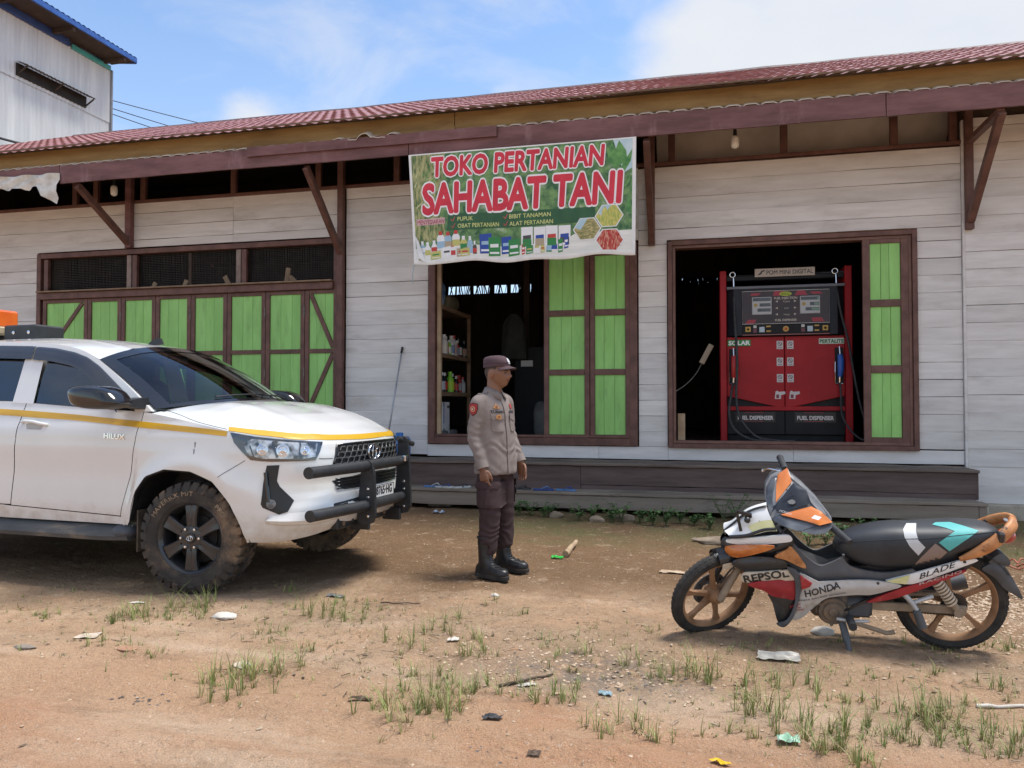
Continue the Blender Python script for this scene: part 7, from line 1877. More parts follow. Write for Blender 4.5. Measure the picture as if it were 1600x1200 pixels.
BK = {'cowl_c': [(1.179,0.0,0.595),(1.147,0.0,0.66),(1.076,0.0,0.741),(1.019,0.0,0.776),(0.957,0.0,0.8)],'cowl_s': [(1.157,0.115,0.631),(1.063,0.115,0.637),(1.007,0.115,0.655),(0.961,0.115,0.67),(0.908,0.115,0.674)],'cowl_strip': [(1.179,0.06,0.589),(1.155,0.066,0.603),(1.006,0.105,0.636),(0.876,0.139,0.666),(0.845,0.148,0.664),(0.836,0.15,0.642),(0.871,0.141,0.625),(1.043,0.095,0.585),(1.155,0.066,0.579)],'amber': [(1.186,0.07,0.548),(1.165,0.077,0.567),(1.081,0.104,0.586),(0.927,0.155,0.608),(0.971,0.14,0.569),(1.08,0.104,0.519),(1.127,0.089,0.506),(1.169,0.075,0.514)],'under_cowl': [(1.207,0.04,0.551),(1.191,0.044,0.595),(1.154,0.053,0.6),(1.042,0.081,0.59),(0.87,0.125,0.624),(0.834,0.134,0.644),(0.829,0.135,0.6),(0.913,0.113,0.531),(1.004,0.09,0.502),(1.126,0.06,0.484),(1.173,0.048,0.492)],'side_dark': [(1.147,0.112,0.467),(1.119,0.115,0.501),(1.007,0.13,0.528),(0.88,0.147,0.521),(0.857,0.15,0.483),(0.915,0.142,0.461),(1.044,0.125,0.437),(1.09,0.119,0.437)],'cream': [(1.1,0.129,0.402),(1.082,0.131,0.43),(1.007,0.139,0.442),(0.853,0.154,0.468),(0.799,0.16,0.453),(0.807,0.159,0.426),(0.834,0.156,0.412),(1.007,0.139,0.385),(1.082,0.131,0.373)],'fender_cream': [(1.22,0.053,0.303),(1.155,0.076,0.352),(1.089,0.1,0.413),(1.08,0.104,0.368),(1.099,0.097,0.343),(1.203,0.059,0.302)],'red': [(1.064,0.155,0.368),(1.008,0.155,0.392),(0.971,0.155,0.396),(0.825,0.155,0.413),(0.818,0.155,0.303),(0.86,0.155,0.301),(0.934,0.155,0.312),(0.98,0.155,0.34)],'red_small': [(0.795,0.165,0.447),(0.731,0.165,0.405),(0.744,0.165,0.384),(0.784,0.165,0.366)],'lower_black': [(0.951,0.145,0.321),(0.818,0.145,0.298),(0.824,0.145,0.242),(0.855,0.145,0.169),(0.899,0.145,0.148),(0.932,0.145,0.266)],'edge': [(0.859,0.165,0.491),(0.799,0.165,0.459),(0.787,0.165,0.366),(0.804,0.165,0.273),(0.83,0.165,0.189),(0.873,0.165,0.139),(0.912,0.165,0.157),(0.858,0.165,0.179),(0.826,0.165,0.251),(0.815,0.165,0.313),(0.82,0.165,0.415),(0.844,0.165,0.454)],'silver': [(0.798,0.16,0.449),(0.77,0.16,0.445),(0.7,0.16,0.41),(0.668,0.16,0.411),(0.478,0.16,0.431),(0.366,0.16,0.427),(0.284,0.16,0.41),(0.342,0.16,0.382),(0.431,0.16,0.351),(0.498,0.16,0.347),(0.611,0.16,0.33),(0.666,0.16,0.31),(0.712,0.16,0.266),(0.776,0.16,0.198),(0.827,0.16,0.181),(0.819,0.16,0.237),(0.794,0.16,0.323),(0.783,0.16,0.361)],'centre': [(0.914,0.12,0.559),(0.86,0.12,0.597),(0.832,0.12,0.614),(0.763,0.12,0.541),(0.69,0.12,0.489),(0.632,0.12,0.507),(0.561,0.12,0.551),(0.575,0.12,0.551),(0.53,0.12,0.492),(0.407,0.12,0.466),(0.315,0.12,0.471),(0.221,0.12,0.492),(0.223,0.12,0.452),(0.341,0.12,0.412),(0.55,0.12,0.402),(0.684,0.12,0.391),(0.757,0.12,0.417),(0.84,0.12,0.481),(0.877,0.12,0.51)],'rust_orange': [(0.923,0.132,0.538),(0.861,0.132,0.58),(0.834,0.132,0.595),(0.761,0.132,0.49),(0.787,0.132,0.484),(0.86,0.132,0.519)],'white_tail': [(0.356,0.135,0.426),(0.198,0.13,0.481),(-0.006,0.123,0.555),(-0.04,0.121,0.564),(-0.085,0.12,0.556),(-0.008,0.123,0.517),(0.127,0.127,0.452),(0.224,0.131,0.414),(0.288,0.133,0.417)],'yellow_tip': [(0.359,0.141,0.429),(0.243,0.141,0.471),(0.26,0.141,0.418),(0.318,0.141,0.421)],'red_stripe': [(0.442,0.138,0.303),(0.302,0.138,0.378),(0.198,0.138,0.419),(0.029,0.138,0.485),(-0.024,0.138,0.507),(-0.005,0.138,0.486),(0.163,0.138,0.398),(0.3,0.138,0.333),(0.406,0.138,0.302)],'dark_band': [(0.55,0.125,0.243),(0.44,0.125,0.31),(0.278,0.125,0.4),(0.223,0.125,0.413),(0.127,0.125,0.451),(-0.007,0.125,0.518),(-0.073,0.125,0.553),(-0.035,0.125,0.504),(0.025,0.125,0.481),(0.195,0.125,0.415),(0.299,0.125,0.372),(0.439,0.125,0.299),(0.532,0.125,0.237)],'tail_side': [(-0.018,0.125,0.578),(-0.105,0.101,0.616),(-0.169,0.083,0.646),(-0.194,0.076,0.678),(-0.249,0.061,0.674),(-0.257,0.059,0.662),(-0.226,0.068,0.621),(-0.186,0.079,0.601),(-0.092,0.105,0.566),(-0.049,0.117,0.555)],'tail_back': [(-0.164,-0.019,0.746),(-0.232,-0.008,0.748),(-0.271,-0.002,0.727),(-0.285,-0.0,0.701),(-0.279,-0.002,0.641),(-0.224,-0.01,0.643),(-0.215,-0.011,0.69),(-0.191,-0.015,0.72)],'tail_far': [(-0.019,-0.11,0.691),(-0.111,-0.11,0.716),(-0.201,-0.11,0.725),(-0.202,-0.11,0.707),(-0.125,-0.11,0.702),(-0.034,-0.11,0.686)],'mudguard': [(-0.13,0.02,0.479),(-0.149,0.02,0.503),(-0.19,0.02,0.521),(-0.242,0.02,0.495),(-0.329,0.02,0.331),(-0.28,0.02,0.352),(-0.231,0.02,0.386),(-0.187,0.02,0.44)],'mudguard_top': [(-0.159,0.03,0.523),(-0.211,0.03,0.574),(-0.253,0.03,0.544),(-0.258,0.03,0.512),(-0.235,0.03,0.503),(-0.18,0.03,0.516)],'h_black': [(0.806,-0.102,0.893),(0.746,-0.036,0.875),(0.734,0.047,0.828),(0.884,0.042,0.767),(0.911,0.021,0.769),(0.905,-0.018,0.796)],'h_orange_far': [(0.882,-0.184,0.918),(0.829,-0.202,0.953),(0.814,-0.116,0.899),(0.907,-0.029,0.803),(0.897,-0.123,0.87)],'h_orange_near': [(0.885,0.055,0.759),(0.732,0.071,0.814),(0.691,0.118,0.804),(0.647,0.201,0.777),(0.707,0.193,0.755),(0.763,0.145,0.758)],'h_lens_far': [(0.887,-0.176,0.91),(0.905,-0.028,0.803),(0.943,0.054,0.735),(0.954,-0.063,0.805),(0.947,-0.127,0.852),(0.916,-0.171,0.896)],'h_lens_near': [(0.935,0.068,0.73),(0.89,0.058,0.755),(0.763,0.147,0.756),(0.709,0.194,0.753),(0.786,0.198,0.718),(0.819,0.186,0.71),(0.891,0.122,0.716)],'h_back': [(0.816,-0.143,0.916),(0.757,-0.056,0.883),(0.699,0.051,0.84),(0.666,0.153,0.795),(0.699,0.115,0.803),(0.73,0.049,0.828),(0.746,-0.036,0.875)],'h_all': [(0.882,-0.186,0.92),(0.829,-0.204,0.954),(0.812,-0.141,0.917),(0.757,-0.059,0.885),(0.697,0.052,0.84),(0.642,0.198,0.781),(0.654,0.219,0.764),(0.692,0.255,0.729),(0.733,0.25,0.713),(0.819,0.191,0.707),(0.892,0.132,0.71),(0.939,0.066,0.729),(0.958,-0.064,0.805),(0.95,-0.128,0.851),(0.918,-0.172,0.895)],'h_dark_low': [(0.819,0.189,0.709),(0.786,0.198,0.718),(0.708,0.198,0.752),(0.646,0.207,0.774),(0.649,0.242,0.754),(0.681,0.265,0.728),(0.737,0.248,0.713)],'gripL0': [(0.645,0.22,0.746)],'gripL1': [(0.576,0.33,0.704)],'gripR0': [(0.841,-0.22,0.945)],'gripR1': [(0.852,-0.33,0.967)],'lever0': [(0.909,-0.2,0.898)],'lever1': [(0.951,-0.33,0.891)],'seat_white': [(0.247,0.05,0.722),(0.198,0.05,0.724),(0.198,0.05,0.676),(0.184,0.05,0.628),(0.149,0.05,0.591),(0.181,0.05,0.545),(0.225,0.05,0.594),(0.251,0.05,0.641),(0.261,0.05,0.685)],'seat_teal': [(0.121,0.05,0.719),(0.104,0.05,0.733),(0.035,0.05,0.737),(-0.021,0.05,0.72),(-0.1,0.05,0.693),(-0.051,0.05,0.65),(0.035,0.05,0.576),(0.086,0.05,0.62),(0.012,0.05,0.685),(0.054,0.05,0.702)],'seat_tan': [(0.22,0.05,0.465),(0.166,0.05,0.539),(0.103,0.05,0.615),(0.045,0.05,0.57),(0.082,0.05,0.527),(0.144,0.05,0.492)],'kick': [(0.577,0.15,0.169),(0.543,0.15,0.086),(0.56,0.15,-0.002)],'engine_c': [(0.626,0.14,0.209)],'plate_br': [(1.102,0.06,0.75),(1.079,0.06,0.781),(1.041,0.06,0.777),(1.022,0.06,0.727),(1.055,0.06,0.71),(1.069,0.06,0.73),(1.078,0.06,0.637),(1.093,0.06,0.636)],'shock': [(0.113,0.12,0.401),(0.069,0.12,0.258)],'peg': [(0.237,0.15,0.334),(0.175,0.15,0.18)],'sprocket': [(0.012,0.05,0.195)],'footrest': [(0.578,0.22,0.225),(0.466,0.22,0.223)],'repsol_txt': [(1.081,0.15,0.375),(0.847,0.15,0.435)],'honda_txt': [(0.764,0.165,0.322),(0.586,0.165,0.385)],'blade_txt': [(0.194,0.145,0.444),(0.012,0.145,0.526)]}
# ------------------------------------------------------------------ motorcycle
LEAN = R(11)
BM = Matrix(((-1, 0, 0, 1.32), (0, -math.cos(LEAN), -math.sin(LEAN), -5.10), (0, -math.sin(LEAN), math.cos(LEAN), -0.012), (0, 0, 0, 1)))
STEER = 36
SEATDIR = (-0.28, -1.047, -0.39)
bike = empty('motorcycle', M=BM, label='orange, white and black underbone motorcycle leaning on its kickstand with brown muddy wheels', cat='motorcycle')
m_bwhite = pm('bike_white', (.76, .77, .76), (.82, .82, .81), scale=6, rough=.4, coat=.3, coords='obj', c3=(.40, .33, .24), c3scale=7, c3lo=.60, c3hi=.8)
m_byel = pm('bike_faded_yellow', (.62, .60, .26), (.70, .69, .42), scale=6, rough=.4, coords='obj')
m_borange = pm('bike_orange', (.62, .175, .035), (.72, .235, .055), scale=5, rough=.35, coat=.4, coords='obj')
m_brust = pm('bike_scuffed_orange', (.36, .14, .045), (.60, .27, .10), scale=14, rough=.5, coords='obj', c3=(.05, .035, .03), c3scale=16, c3lo=.56, c3hi=.66)
m_bblack = pm('bike_black', (.012, .013, .016), (.022, .023, .027), scale=9, rough=.35, coat=.3, coords='obj', c3=(.16, .12, .085), c3scale=9, c3lo=.62, c3hi=.8)
m_bgrey = pm('bike_grey_plastic', (.060, .064, .072), (.10, .105, .115), scale=6, rough=.55, coords='obj', c3=(.20, .165, .13), c3scale=7, c3lo=.58, c3hi=.8)
m_bsilv = pm('bike_silver', (.40, .40, .40), (.55, .55, .55), scale=6, rough=.35, metal=.25, coords='obj', c3=(.30, .235, .17), c3scale=6, c3lo=.52, c3hi=.78)
m_bcream = pm('bike_cream', (.52, .44, .34), (.64, .56, .45), scale=9, rough=.55, coords='obj', c3=(.34, .22, .13), c3scale=9, c3lo=.56, c3hi=.75)
m_bred = pm('bike_red', (.28, .014, .022), (.40, .030, .036), scale=9, rough=.45, coords='obj', c3=(.34, .16, .13), c3scale=14, c3lo=.60, c3hi=.75)
m_amber = pm('amber_lens', (.42, .10, .015), (.62, .19, .035), scale=16, rough=.15, coat=.8, coords='obj')
m_clear = pm('lens_silver', (.055, .06, .07), (.16, .17, .18), scale=7, rough=.3, coat=.3, coords='obj', detail=2)
m_mudrim = pm('mud_brown_rim', (.24, .125, .060), (.36, .205, .11), scale=9, rough=.8, coords='obj')
m_btyre = pm('bike_tyre', (.022, .021, .020), (.050, .045, .040), scale=12, rough=.9, coords='obj', c3=(.20, .14, .09), c3scale=4, c3lo=.55, c3hi=.75)
m_beng = pm('muddy_engine', (.12, .095, .072), (.26, .21, .165), scale=14, rough=.7, metal=.25, coords='obj', c3=(.26, .17, .10), c3scale=10, c3lo=.5, c3hi=.7)
m_brack = pm('bracket_mud', (.22, .165, .115), (.36, .28, .20), scale=10, rough=.85, coords='obj')
m_seatb = pm('seat_vinyl', (.020, .023, .028), (.032, .036, .043), scale=8, rough=.48, bump=.05, bscale=200, coords='obj')
BVS = {}
def panel(name, pts, mat, bulge=.012, thick=.014, mirror=True, par=None, soft=.030, off=0.0, key=None, sm=True):
    """a moulded panel: outline in bike space, swollen outwards, with a rim; mirrored to the far side"""
    par = par or bike
    b = []
    P = smooth_path(pts, 3, True) if len(pts) > 4 and sm else [Vector(p) for p in pts]
    for i in range(len(P)):
        a, c = Vector(P[i]), Vector(P[(i + 1) % len(P)]); n = max(1, int((c - a).length / .016))
        b += [a + (c - a) * (k / n) for k in range(n)]
    b2 = [Vector((p.x, p.z)) for p in b]; nb = len(b2)
    ar = sum(b2[i].x * b2[(i + 1) % nb].y - b2[(i + 1) % nb].x * b2[i].y for i in range(nb))
    if ar < 0: b.reverse(); b2.reverse()
    xs = [p.x for p in b2]; zs = [p.y for p in b2]; st_ = .014; pl_ = list(b2)
    x = min(xs) + st_ / 2
    while x < max(xs):
        z = min(zs) + st_ / 2
        while z < max(zs):
            ins = False; j = nb - 1
            for i in range(nb):
                if (b2[i].y > z) != (b2[j].y > z) and x < (b2[j].x - b2[i].x) * (z - b2[i].y) / (b2[j].y - b2[i].y) + b2[i].x: ins = not ins
                j = i
            if ins and min((q - Vector((x, z))).length for q in b2) > st_ * .4: pl_.append(Vector((x, z)))
            z += st_
        x += st_
    r = delaunay_2d_cdt(pl_, [], [list(range(nb))], 1, 1e-5)
    vs = []
    for p in r[0]:
        dmin = 9; sw_ = sy = 0.0
        for q2, q3 in zip(b2, b):
            d = (q2 - p).length; dmin = min(dmin, d); w = 1 / (d * d + 1e-6); sw_ += w; sy += w * q3.y
        vs.append(Vector((p.x, sy / sw_ + off + bulge * (1 - math.exp(-(dmin / soft) ** 2)), p.y)))
    fs = [tuple(f) for f in r[2]]
    cnt = {(f[i], f[(i + 1) % len(f)]) for f in fs for i in range(len(f))}
    k = len(vs); allv = vs + [v - Vector((0, thick, 0)) for v in vs]
    rim = [(a, c, k + c, k + a) for a, c in cnt if (c, a) not in cnt]
    out = []
    for s in ((1, -1) if mirror else (1,)):
        mb = MB(); mb.v = [(v.x, v.y * s, v.z) for v in allv]; mb.f = [f if s < 0 else f[::-1] for f in fs] + rim
        out.append(ob(name, mb, mat, par, smooth=50))
        if s == 1 and key: BVS[key] = BVHTree.FromPolygons([Vector(v) for v in mb.v], mb.f)
    return out
# inner mass so that nothing is hollow
ob('frame_core', MB().prism([(1.09, .52), (1.10, .60), (1.0, .72), (.92, .70), (.80, .52), (.62, .45), (.52, .48), (.25, .50), (-.10, .64), (-.14, .60), (.0, .52), (.25, .43), (.55, .39), (.72, .36), (.83, .22), (.88, .20), (.93, .30), (1.0, .44)], .17, Matrix(((1, 0, 0, 0), (0, 0, -1, .085), (0, 1, 0, 0), (0, 0, 0, 1))), ch=.01), m_bblack, bike, fix=True)
# nose cowl: white shell from centre line to both sides
cc, cs2 = smooth_path(BK['cowl_c'], 5), smooth_path(BK['cowl_s'], 5)
for s in (1, -1):
    rows = []
    for a, b in zip(cc, cs2):
        a, b = Vector(a), Vector(b); row = []
        for k in range(9):
            t = k / 8; p = a.lerp(b, t); q = Vector((p.x + .020 * math.sin(math.pi * t) , p.y, p.z + .030 * math.sin(math.pi * t))); row.append(Vector((q.x, q.y * s, q.z)))
        rows.append(row)
    ob('nose_cowl', MB().loft(rows, cap=False, closed=False), m_bwhite, bike, smooth=60)
    fd2 = MB().loft([[r_[6] + Vector((.001, .0015 * s, .002)), r_[7] + Vector((.001, .0015 * s, .002)), r_[8] + Vector((.001, .0015 * s, .002))] for r_ in rows[8:]], cap=False, closed=False)
    ob('faded_patch', fd2, m_byel, bike, smooth=60)
ob('cowl_stripe', MB().tube([Vector(p).lerp(Vector(q), .30) + Vector((.018, 0, .028)) for p, q in zip(cc, cs2)], .012, 6, squash=(1, .4)), m_bblack, bike, smooth=180)
ob('cowl_stripe', MB().tube([Vector(p).lerp(Vector(q), .92) + Vector((.004, .004, .0)) for p, q in zip(cc, cs2)], .010, 6), m_bblack, bike, smooth=180)
panel('under_cowl', BK['under_cowl'], m_bblack, .02)
panel('cowl_strip', BK['cowl_strip'], m_bwhite, .012, off=.014)
panel('indicator', BK['amber'], m_amber, .020, off=.014)
panel('side_cover', BK['side_dark'], m_bblack, .015)
panel('wing_cover', BK['cream'], m_bcream, .006, off=.004, key='cream')
panel('leg_shield', BK['red'], m_bred, .010)
panel('leg_shield_corner', BK['red_small'], m_bred, .006, off=.008)
panel('lower_shield', BK['lower_black'], m_bblack, .010)
panel('shield_edge', BK['edge'], m_bgrey, .014, off=.004)
panel('body_cover', BK['silver'], m_bsilv, .014, key='silver', off=-.004)
panel('centre_cover', BK['centre'], m_bgrey, .022, soft=.05)
panel('inner_trim', BK['rust_orange'], m_brust, .006, off=.014)
panel('tail_panel', BK['white_tail'], m_bwhite, .010, key='tail')
panel('tail_panel_tip', BK['yellow_tip'], m_byel, .003, thick=.004, off=.008)
panel('tail_stripe', BK['red_stripe'], m_bred, .004, off=-.002, key='red')
panel('tail_lower', BK['dark_band'], m_bblack, .008, off=-.006)
panel('mudguard', BK['mudguard'], m_bgrey, .02, thick=.05, off=.03, mirror=True)
panel('mudguard_top', BK['mudguard_top'], m_bgrey, .02, thick=.06, off=.02)
ob('tail_lamp', MB().ball((-.245, 0, .655), (.05, .05, .04), 12, 8), pm('tail_red', (.30, .02, .02), (.40, .04, .03), scale=9, rough=.2, coat=.6), bike, smooth=180)
# grab rail of scuffed orange plastic round the back of the seat
for s in (1, -1):
    P = smooth_path([(.005, .128, .563), (-.06, .128, .595), (-.14, .118, .645), (-.215, .085, .698), (-.262, .040, .728), (-.275, .0, .735)], 6)
    ob('grab_rail', MB().tube([(x, y * s, z + (.012 if s < 0 else 0)) for x, y, z in P], [.010 + .016 * min(1, i / 10) for i in range(len(P))], 10, squash=(.75, 1.25)), m_brust, bike, smooth=180)
    ob('rail_clamp', MB().box((-.185, .105 * s, .685), (.035, .05, .055), .008), m_bblack, bike)
ob('rail_top', MB().ball((-.262, 0, .74), (.030, .040, .010), 14, 6), m_bsilv, bike, smooth=180)
# seat
SS = [(.600, .030, .585, .555), (.575, .070, .618, .535), (.53, .098, .645, .505), (.46, .118, .672, .480), (.38, .130, .692, .468), (.30, .136, .703, .474), (.22, .138, .706, .490), (.12, .140, .712, .525), (.02, .138, .720, .568), (-.08, .124, .722, .615), (-.15, .098, .716, .650), (-.195, .050, .700, .670)]
rings = []
for X, w, zt, zb in SS:
    rg_ = []
    for j in range(28):
        t = 2 * math.pi * j / 28; c, s = math.cos(t), math.sin(t)
        zz = (zt + zb) / 2 + (zt - zb) / 2 * math.copysign(abs(s) ** .62, s); yy = w * math.copysign(abs(c) ** .62, c) * (1 - .10 * max(0, s))
        rg_.append((X, yy, zz))
    rings.append(rg_)
rs_ = [[Vector(p) for p in r_] for r_ in rings]; fine = []
for i in range(len(rs_) - 1):
    for k in range(4):
        t = k / 4; p0, p3 = rs_[max(0, i - 1)], rs_[min(len(rs_) - 1, i + 2)]
        fine.append([0.5 * ((2 * b) + (c - a) * t + (2 * a - 5 * b + 4 * c - d) * t * t + (3 * b - a - 3 * c + d) * t ** 3) for a, b, c, d in zip(p0, rs_[i], rs_[i + 1], p3)])
fine.append(rs_[-1])
sb = MB().loft(fine); seat = ob('saddle', sb, m_seatb, bike, smooth=60, fix=True)
bseat = BVHTree.FromPolygons([Vector(v) for v in sb.v], sb.f)
VD = Vector(SEATDIR)
for n_, m_ in (('seat_white', flat('patch_pale', (.58, .59, .60), .6)), ('seat_teal', flat('patch_teal', (.10, .46, .44), .6)), ('seat_tan', flat('patch_tan', (.27, .20, .17), .6))):
    ob('seat_patch', drape(BK[n_], VD, bseat, .002, .012), m_, seat, smooth=180)
# lettering on the panels
def onpanel(txt, p0, p1, key, mat, sx=1.0, bold=.0, shear=.15, h=None):
    a, b = Vector(p0), Vector(p1); d = b - a; L_ = d.length; d.normalize()
    g_ = text_mb(txt, 1.0, bold, shear=shear); w0, w1 = min(v[0] for v in g_.v), max(v[0] for v in g_.v); k = L_ / (w1 - w0)
    kz = h / .72 if h else k
    up = Vector((-d.z, 0, d.x)); up = up if up.z > 0 else -up
    mb = MB()
    for x, y, z in g_.v:
        q = a + d * ((x - w0) * k) + up * (y * kz); q.y = 1.0
        hh = BVS[key].ray_cast(q, Vector((0, -1, 0)))
        if hh[0] is None: hh = BVS[key].find_nearest(Vector((q.x, a.y, q.z)))
        mb.v.append((q.x, hh[0].y + .003 + z * kz, q.z))
    mb.f = g_.f
    return ob('lettering', mb, mat, bike)
rp0, rp1 = BK['repsol_txt']; onpanel('REPSOL', rp0, rp1, 'cream', m_bblack, bold=.03, h=.042, shear=0)
hp0, hp1 = BK['honda_txt']; onpanel('HONDA', hp0, hp1, 'silver', m_bblack, bold=.025, h=.036)
bp0, bp1 = BK['blade_txt']; onpanel('BLADE', bp0, bp1, 'tail', m_bblack, bold=.01, h=.028, shear=.45)
d_ = Vector(hp1) - Vector(hp0)
onpanel('HONDA RACING SCHOOL', Vector(hp0) + Vector((.055, 0, -.035)), Vector(hp1) + Vector((-.03, 0, -.030)), 'silver', m_bblack, h=.010)
onpanel('HRC', Vector(hp0) + Vector((.075, 0, -.075)), Vector(hp0) + Vector((.02, 0, -.062)), 'silver', m_bred, h=.022, bold=.01); onpanel('RACING', Vector(hp0) + Vector((.062, 0, -.088)), Vector(hp0) + Vector((.005, 0, -.076)), 'silver', m_bred, h=.011, bold=.01)
onpanel('RACING', Vector(bp0) + Vector((.0, 0, -.032)), Vector(bp1) + Vector((-.02, 0, -.030)), 'red', flat('stripe_text', (.50, .42, .38), .6), h=.014)
# ---- wheels
def bpolar(c, r, a, y): return (c[0] + r * math.cos(a), y, c[2] + r * math.sin(a))
def bike_wheel(par, c, R_, w, nsp, a0, ML=None):
    wh_ = empty('wheel', parent=par)
    if ML is not None: wh_.matrix_local = ML
    prof = [(R_ - .062, -w * .30), (R_ - .052, -w * .40), (R_ - .030, -w * .50), (R_ - .012, -w * .40), (R_ - .003, -w * .20), (R_, 0), (R_ - .003, w * .20), (R_ - .012, w * .40), (R_ - .030, w * .50), (R_ - .052, w * .40), (R_ - .062, w * .30)]
    n = 64
    t_ = MB().loft([[bpolar(c, r, 2 * math.pi * j / n, y) for j in range(n)] for r, y in prof], cap=False)
    nb_ = 54
    for i in range(nb_):
        a = 2 * math.pi * i / nb_
        for yy, sh in ((-.33, .03), (0, -.03), (.33, .03)):
            da = math.pi / nb_ * .62; y0, y1 = (yy - .13) * w, (yy + .13) * w; rr = R_ - abs(yy) * .042
            V = [bpolar(c, r_, a + s_ * da + (sh if q else -sh) * .5, y) for r_ in (rr - .006, rr + .0018) for s_, y, q in ((-1, y0, 0), (1, y0, 0), (1, y1, 1), (-1, y1, 1))]
            t_.add(V, [(4, 5, 6, 7), (0, 1, 5, 4), (1, 2, 6, 5), (2, 3, 7, 6), (3, 0, 4, 7)])
    ob('tyre', t_, m_btyre, wh_, smooth=40, fix=True)
    ri = ob('rim', MB().loft([[bpolar(c, r, 2 * math.pi * j / n, y) for j in range(n)] for r, y in ((R_ - .052, -w * .36), (R_ - .060, -w * .38), (R_ - .070, -w * .28), (R_ - .078, -w * .10), (R_ - .078, w * .10), (R_ - .070, w * .28), (R_ - .060, w * .38), (R_ - .052, w * .36))], cap=False), m_mudrim, wh_, smooth=40)
    for k in range(nsp):
        a = a0 + 2 * math.pi * k / nsp
        rings = []
        for r, hw, y in ((.030, .016, .020), (.09, .012, .014), (.15, .011, .011), (R_ - .072, .020, .012)):
            ca, sa = math.cos(a), math.sin(a)
            rings.append([(c[0] + r * ca - t * sa, yy, c[2] + r * sa + t * ca) for t, yy in ((-hw, -y), (hw, -y), (hw, y), (-hw, y))])
        ob('spoke', MB().loft(rings), m_mudrim, wh_, fix=True)
    ob('hub', MB().loft([[bpolar(c, r, 2 * math.pi * j / 24, y) for j in range(24)] for r, y in ((.001, -.06), (.028, -.06), (.034, -.045), (.048, -.035), (.048, .035), (.034, .045), (.028, .06), (.001, .06))], cap=False), m_mudrim, wh_, smooth=40)
    return wh_
bike_wheel(bike, (0, 0, .278), .280, .076, 5, .15)
AX = Vector((-math.sin(R(27)), 0, math.cos(R(27)))); P0 = Vector((1.222, 0, .272))
SM = Matrix.Translation((.012, 0, -.030)) @ Matrix.Translation(P0) @ Matrix.Rotation(R(STEER), 4, AX) @ Matrix.Translation(-P0)
fk = empty('front_fork', parent=bike); fk.matrix_local = SM
bike_wheel(bike, (1.235, 0, .272), .274, .070, 6, .35, SM)
for s in (1, -1):
    ob('fork_leg', MB().tube([Vector((1.235, .062 * s, .272)), Vector((1.235, .062 * s, .272)) + AX * .22, Vector((1.235, .062 * s, .272)) + AX * .23, Vector((1.225, .062 * s, .272)) + AX * .48], [.022, .022, .016, .016], 12), m_brack if s > 0 else m_bblack, fk, smooth=50)
ob('brake_disc', MB().loft([[bpolar((1.235, 0, .272), r, 2 * math.pi * j / 36, y) for j in range(36)] for r, y in ((.055, -.045), (.108, -.045), (.108, -.050), (.055, -.050))], cap=False), m_bgrey, fk)
fm = MB(); rows = []
for i in range(19):
    a = R(86) + R(78) * i / 18; k = math.sin(math.pi * min(1, (i + 3) / 20)); row = []
    for j in range(11):
        t = -1 + .2 * j; y = .062 * math.copysign(abs(t) ** .8, t); rr = .302 - .055 * abs(t) ** 3.2 - (.030 if i < 3 and abs(t) < .3 else 0)
        row.append(bpolar((1.235, 0, .272), rr + .004, a, y))
    rows.append(row)
fm.loft(rows, cap=False, closed=False)
ob('front_mudguard', fm, m_bblack, fk, smooth=60)
ob('mudguard_edge', MB().loft([[bpolar((1.235, 0, .272), r, R(88) + R(70) * i / 16, .066 * 1.0) for r in (.225, .262)] for i in range(17)], cap=False, closed=False), m_bcream, fk)
ob('mudguard_edge', MB().loft([[bpolar((1.235, 0, .272), r, R(88) + R(70) * i / 16, -.066 * 1.0) for r in (.225, .262)] for i in range(17)], cap=False, closed=False), m_bcream, fk)
# ---- handlebar with its fairing, turned to the left (outlines already in turned position)
hbp = empty('handlebar', parent=bike)
def hpanel(name, key, mat, bulge, off, thick=.014, soft=.03): return panel(name, BK[key], mat, bulge, thick, False, hbp, soft, off, None, False)
hpanel('fairing_back', 'h_all', m_bgrey, .010, -.05, .05, .05)
hpanel('fairing_shell', 'h_all', pm('fairing_grey', (.20, .20, .205), (.27, .27, .275), scale=5, rough=.45, coords='obj'), .022, -.008, .045, .03)
hpanel('fairing_visor', 'h_black', m_bblack, .016, .036)
hpanel('fairing_wing', 'h_orange_far', m_borange, .012, .034); hpanel('fairing_wing', 'h_orange_near', m_borange, .014, .034)
hpanel('headlamp', 'h_lens_far', m_clear, .012, .012); hpanel('headlamp', 'h_lens_near', m_clear, .014, .012)
hpanel('rear_trim', 'h_back', pm('fairing_grey', (.20, .20, .205), (.27, .27, .275)), .006, .016); hpanel('fairing_chin', 'h_dark_low', m_bgrey, .010, .006)
em_ = text_mb('HONDA', .020, shear=.1); o3 = Vector(BK['h_black'][4]).lerp(Vector(BK['h_black'][3]), .25)
e1 = (Vector(BK['h_black'][3]) - Vector(BK['h_black'][4])).normalized(); e2 = (Vector(BK['h_black'][0]) - Vector(BK['h_black'][5])).normalized(); e2 = (e2 - e1 * e2.dot(e1)).normalized()
ob('lettering', MB().add([o3 + e1 * (x * 1.0) + e2 * (y + .012) + Vector((0, .060, 0)) for x, y, z in em_.v], em_.f), flat('visor_text', (.50, .50, .50)), hbp)
ctr = sum((Vector(p) for p in BK['h_black']), Vector()) / len(BK['h_black']) + Vector((0, .060, 0))
ob('emblem', MB().add([ctr + e1 * x + e2 * y for x, y in ((-.022, -.004), (-.004, -.014), (.016, -.010), (.024, .004), (.014, .016), (-.004, .020), (-.016, .010))], [tuple(range(7))]), flat('visor_emblem', (.16, .155, .15)), hbp)
wp = Vector(BK['h_orange_near'][2]).lerp(Vector(BK['h_orange_near'][4]), .35) + Vector((.02, .060, .0))
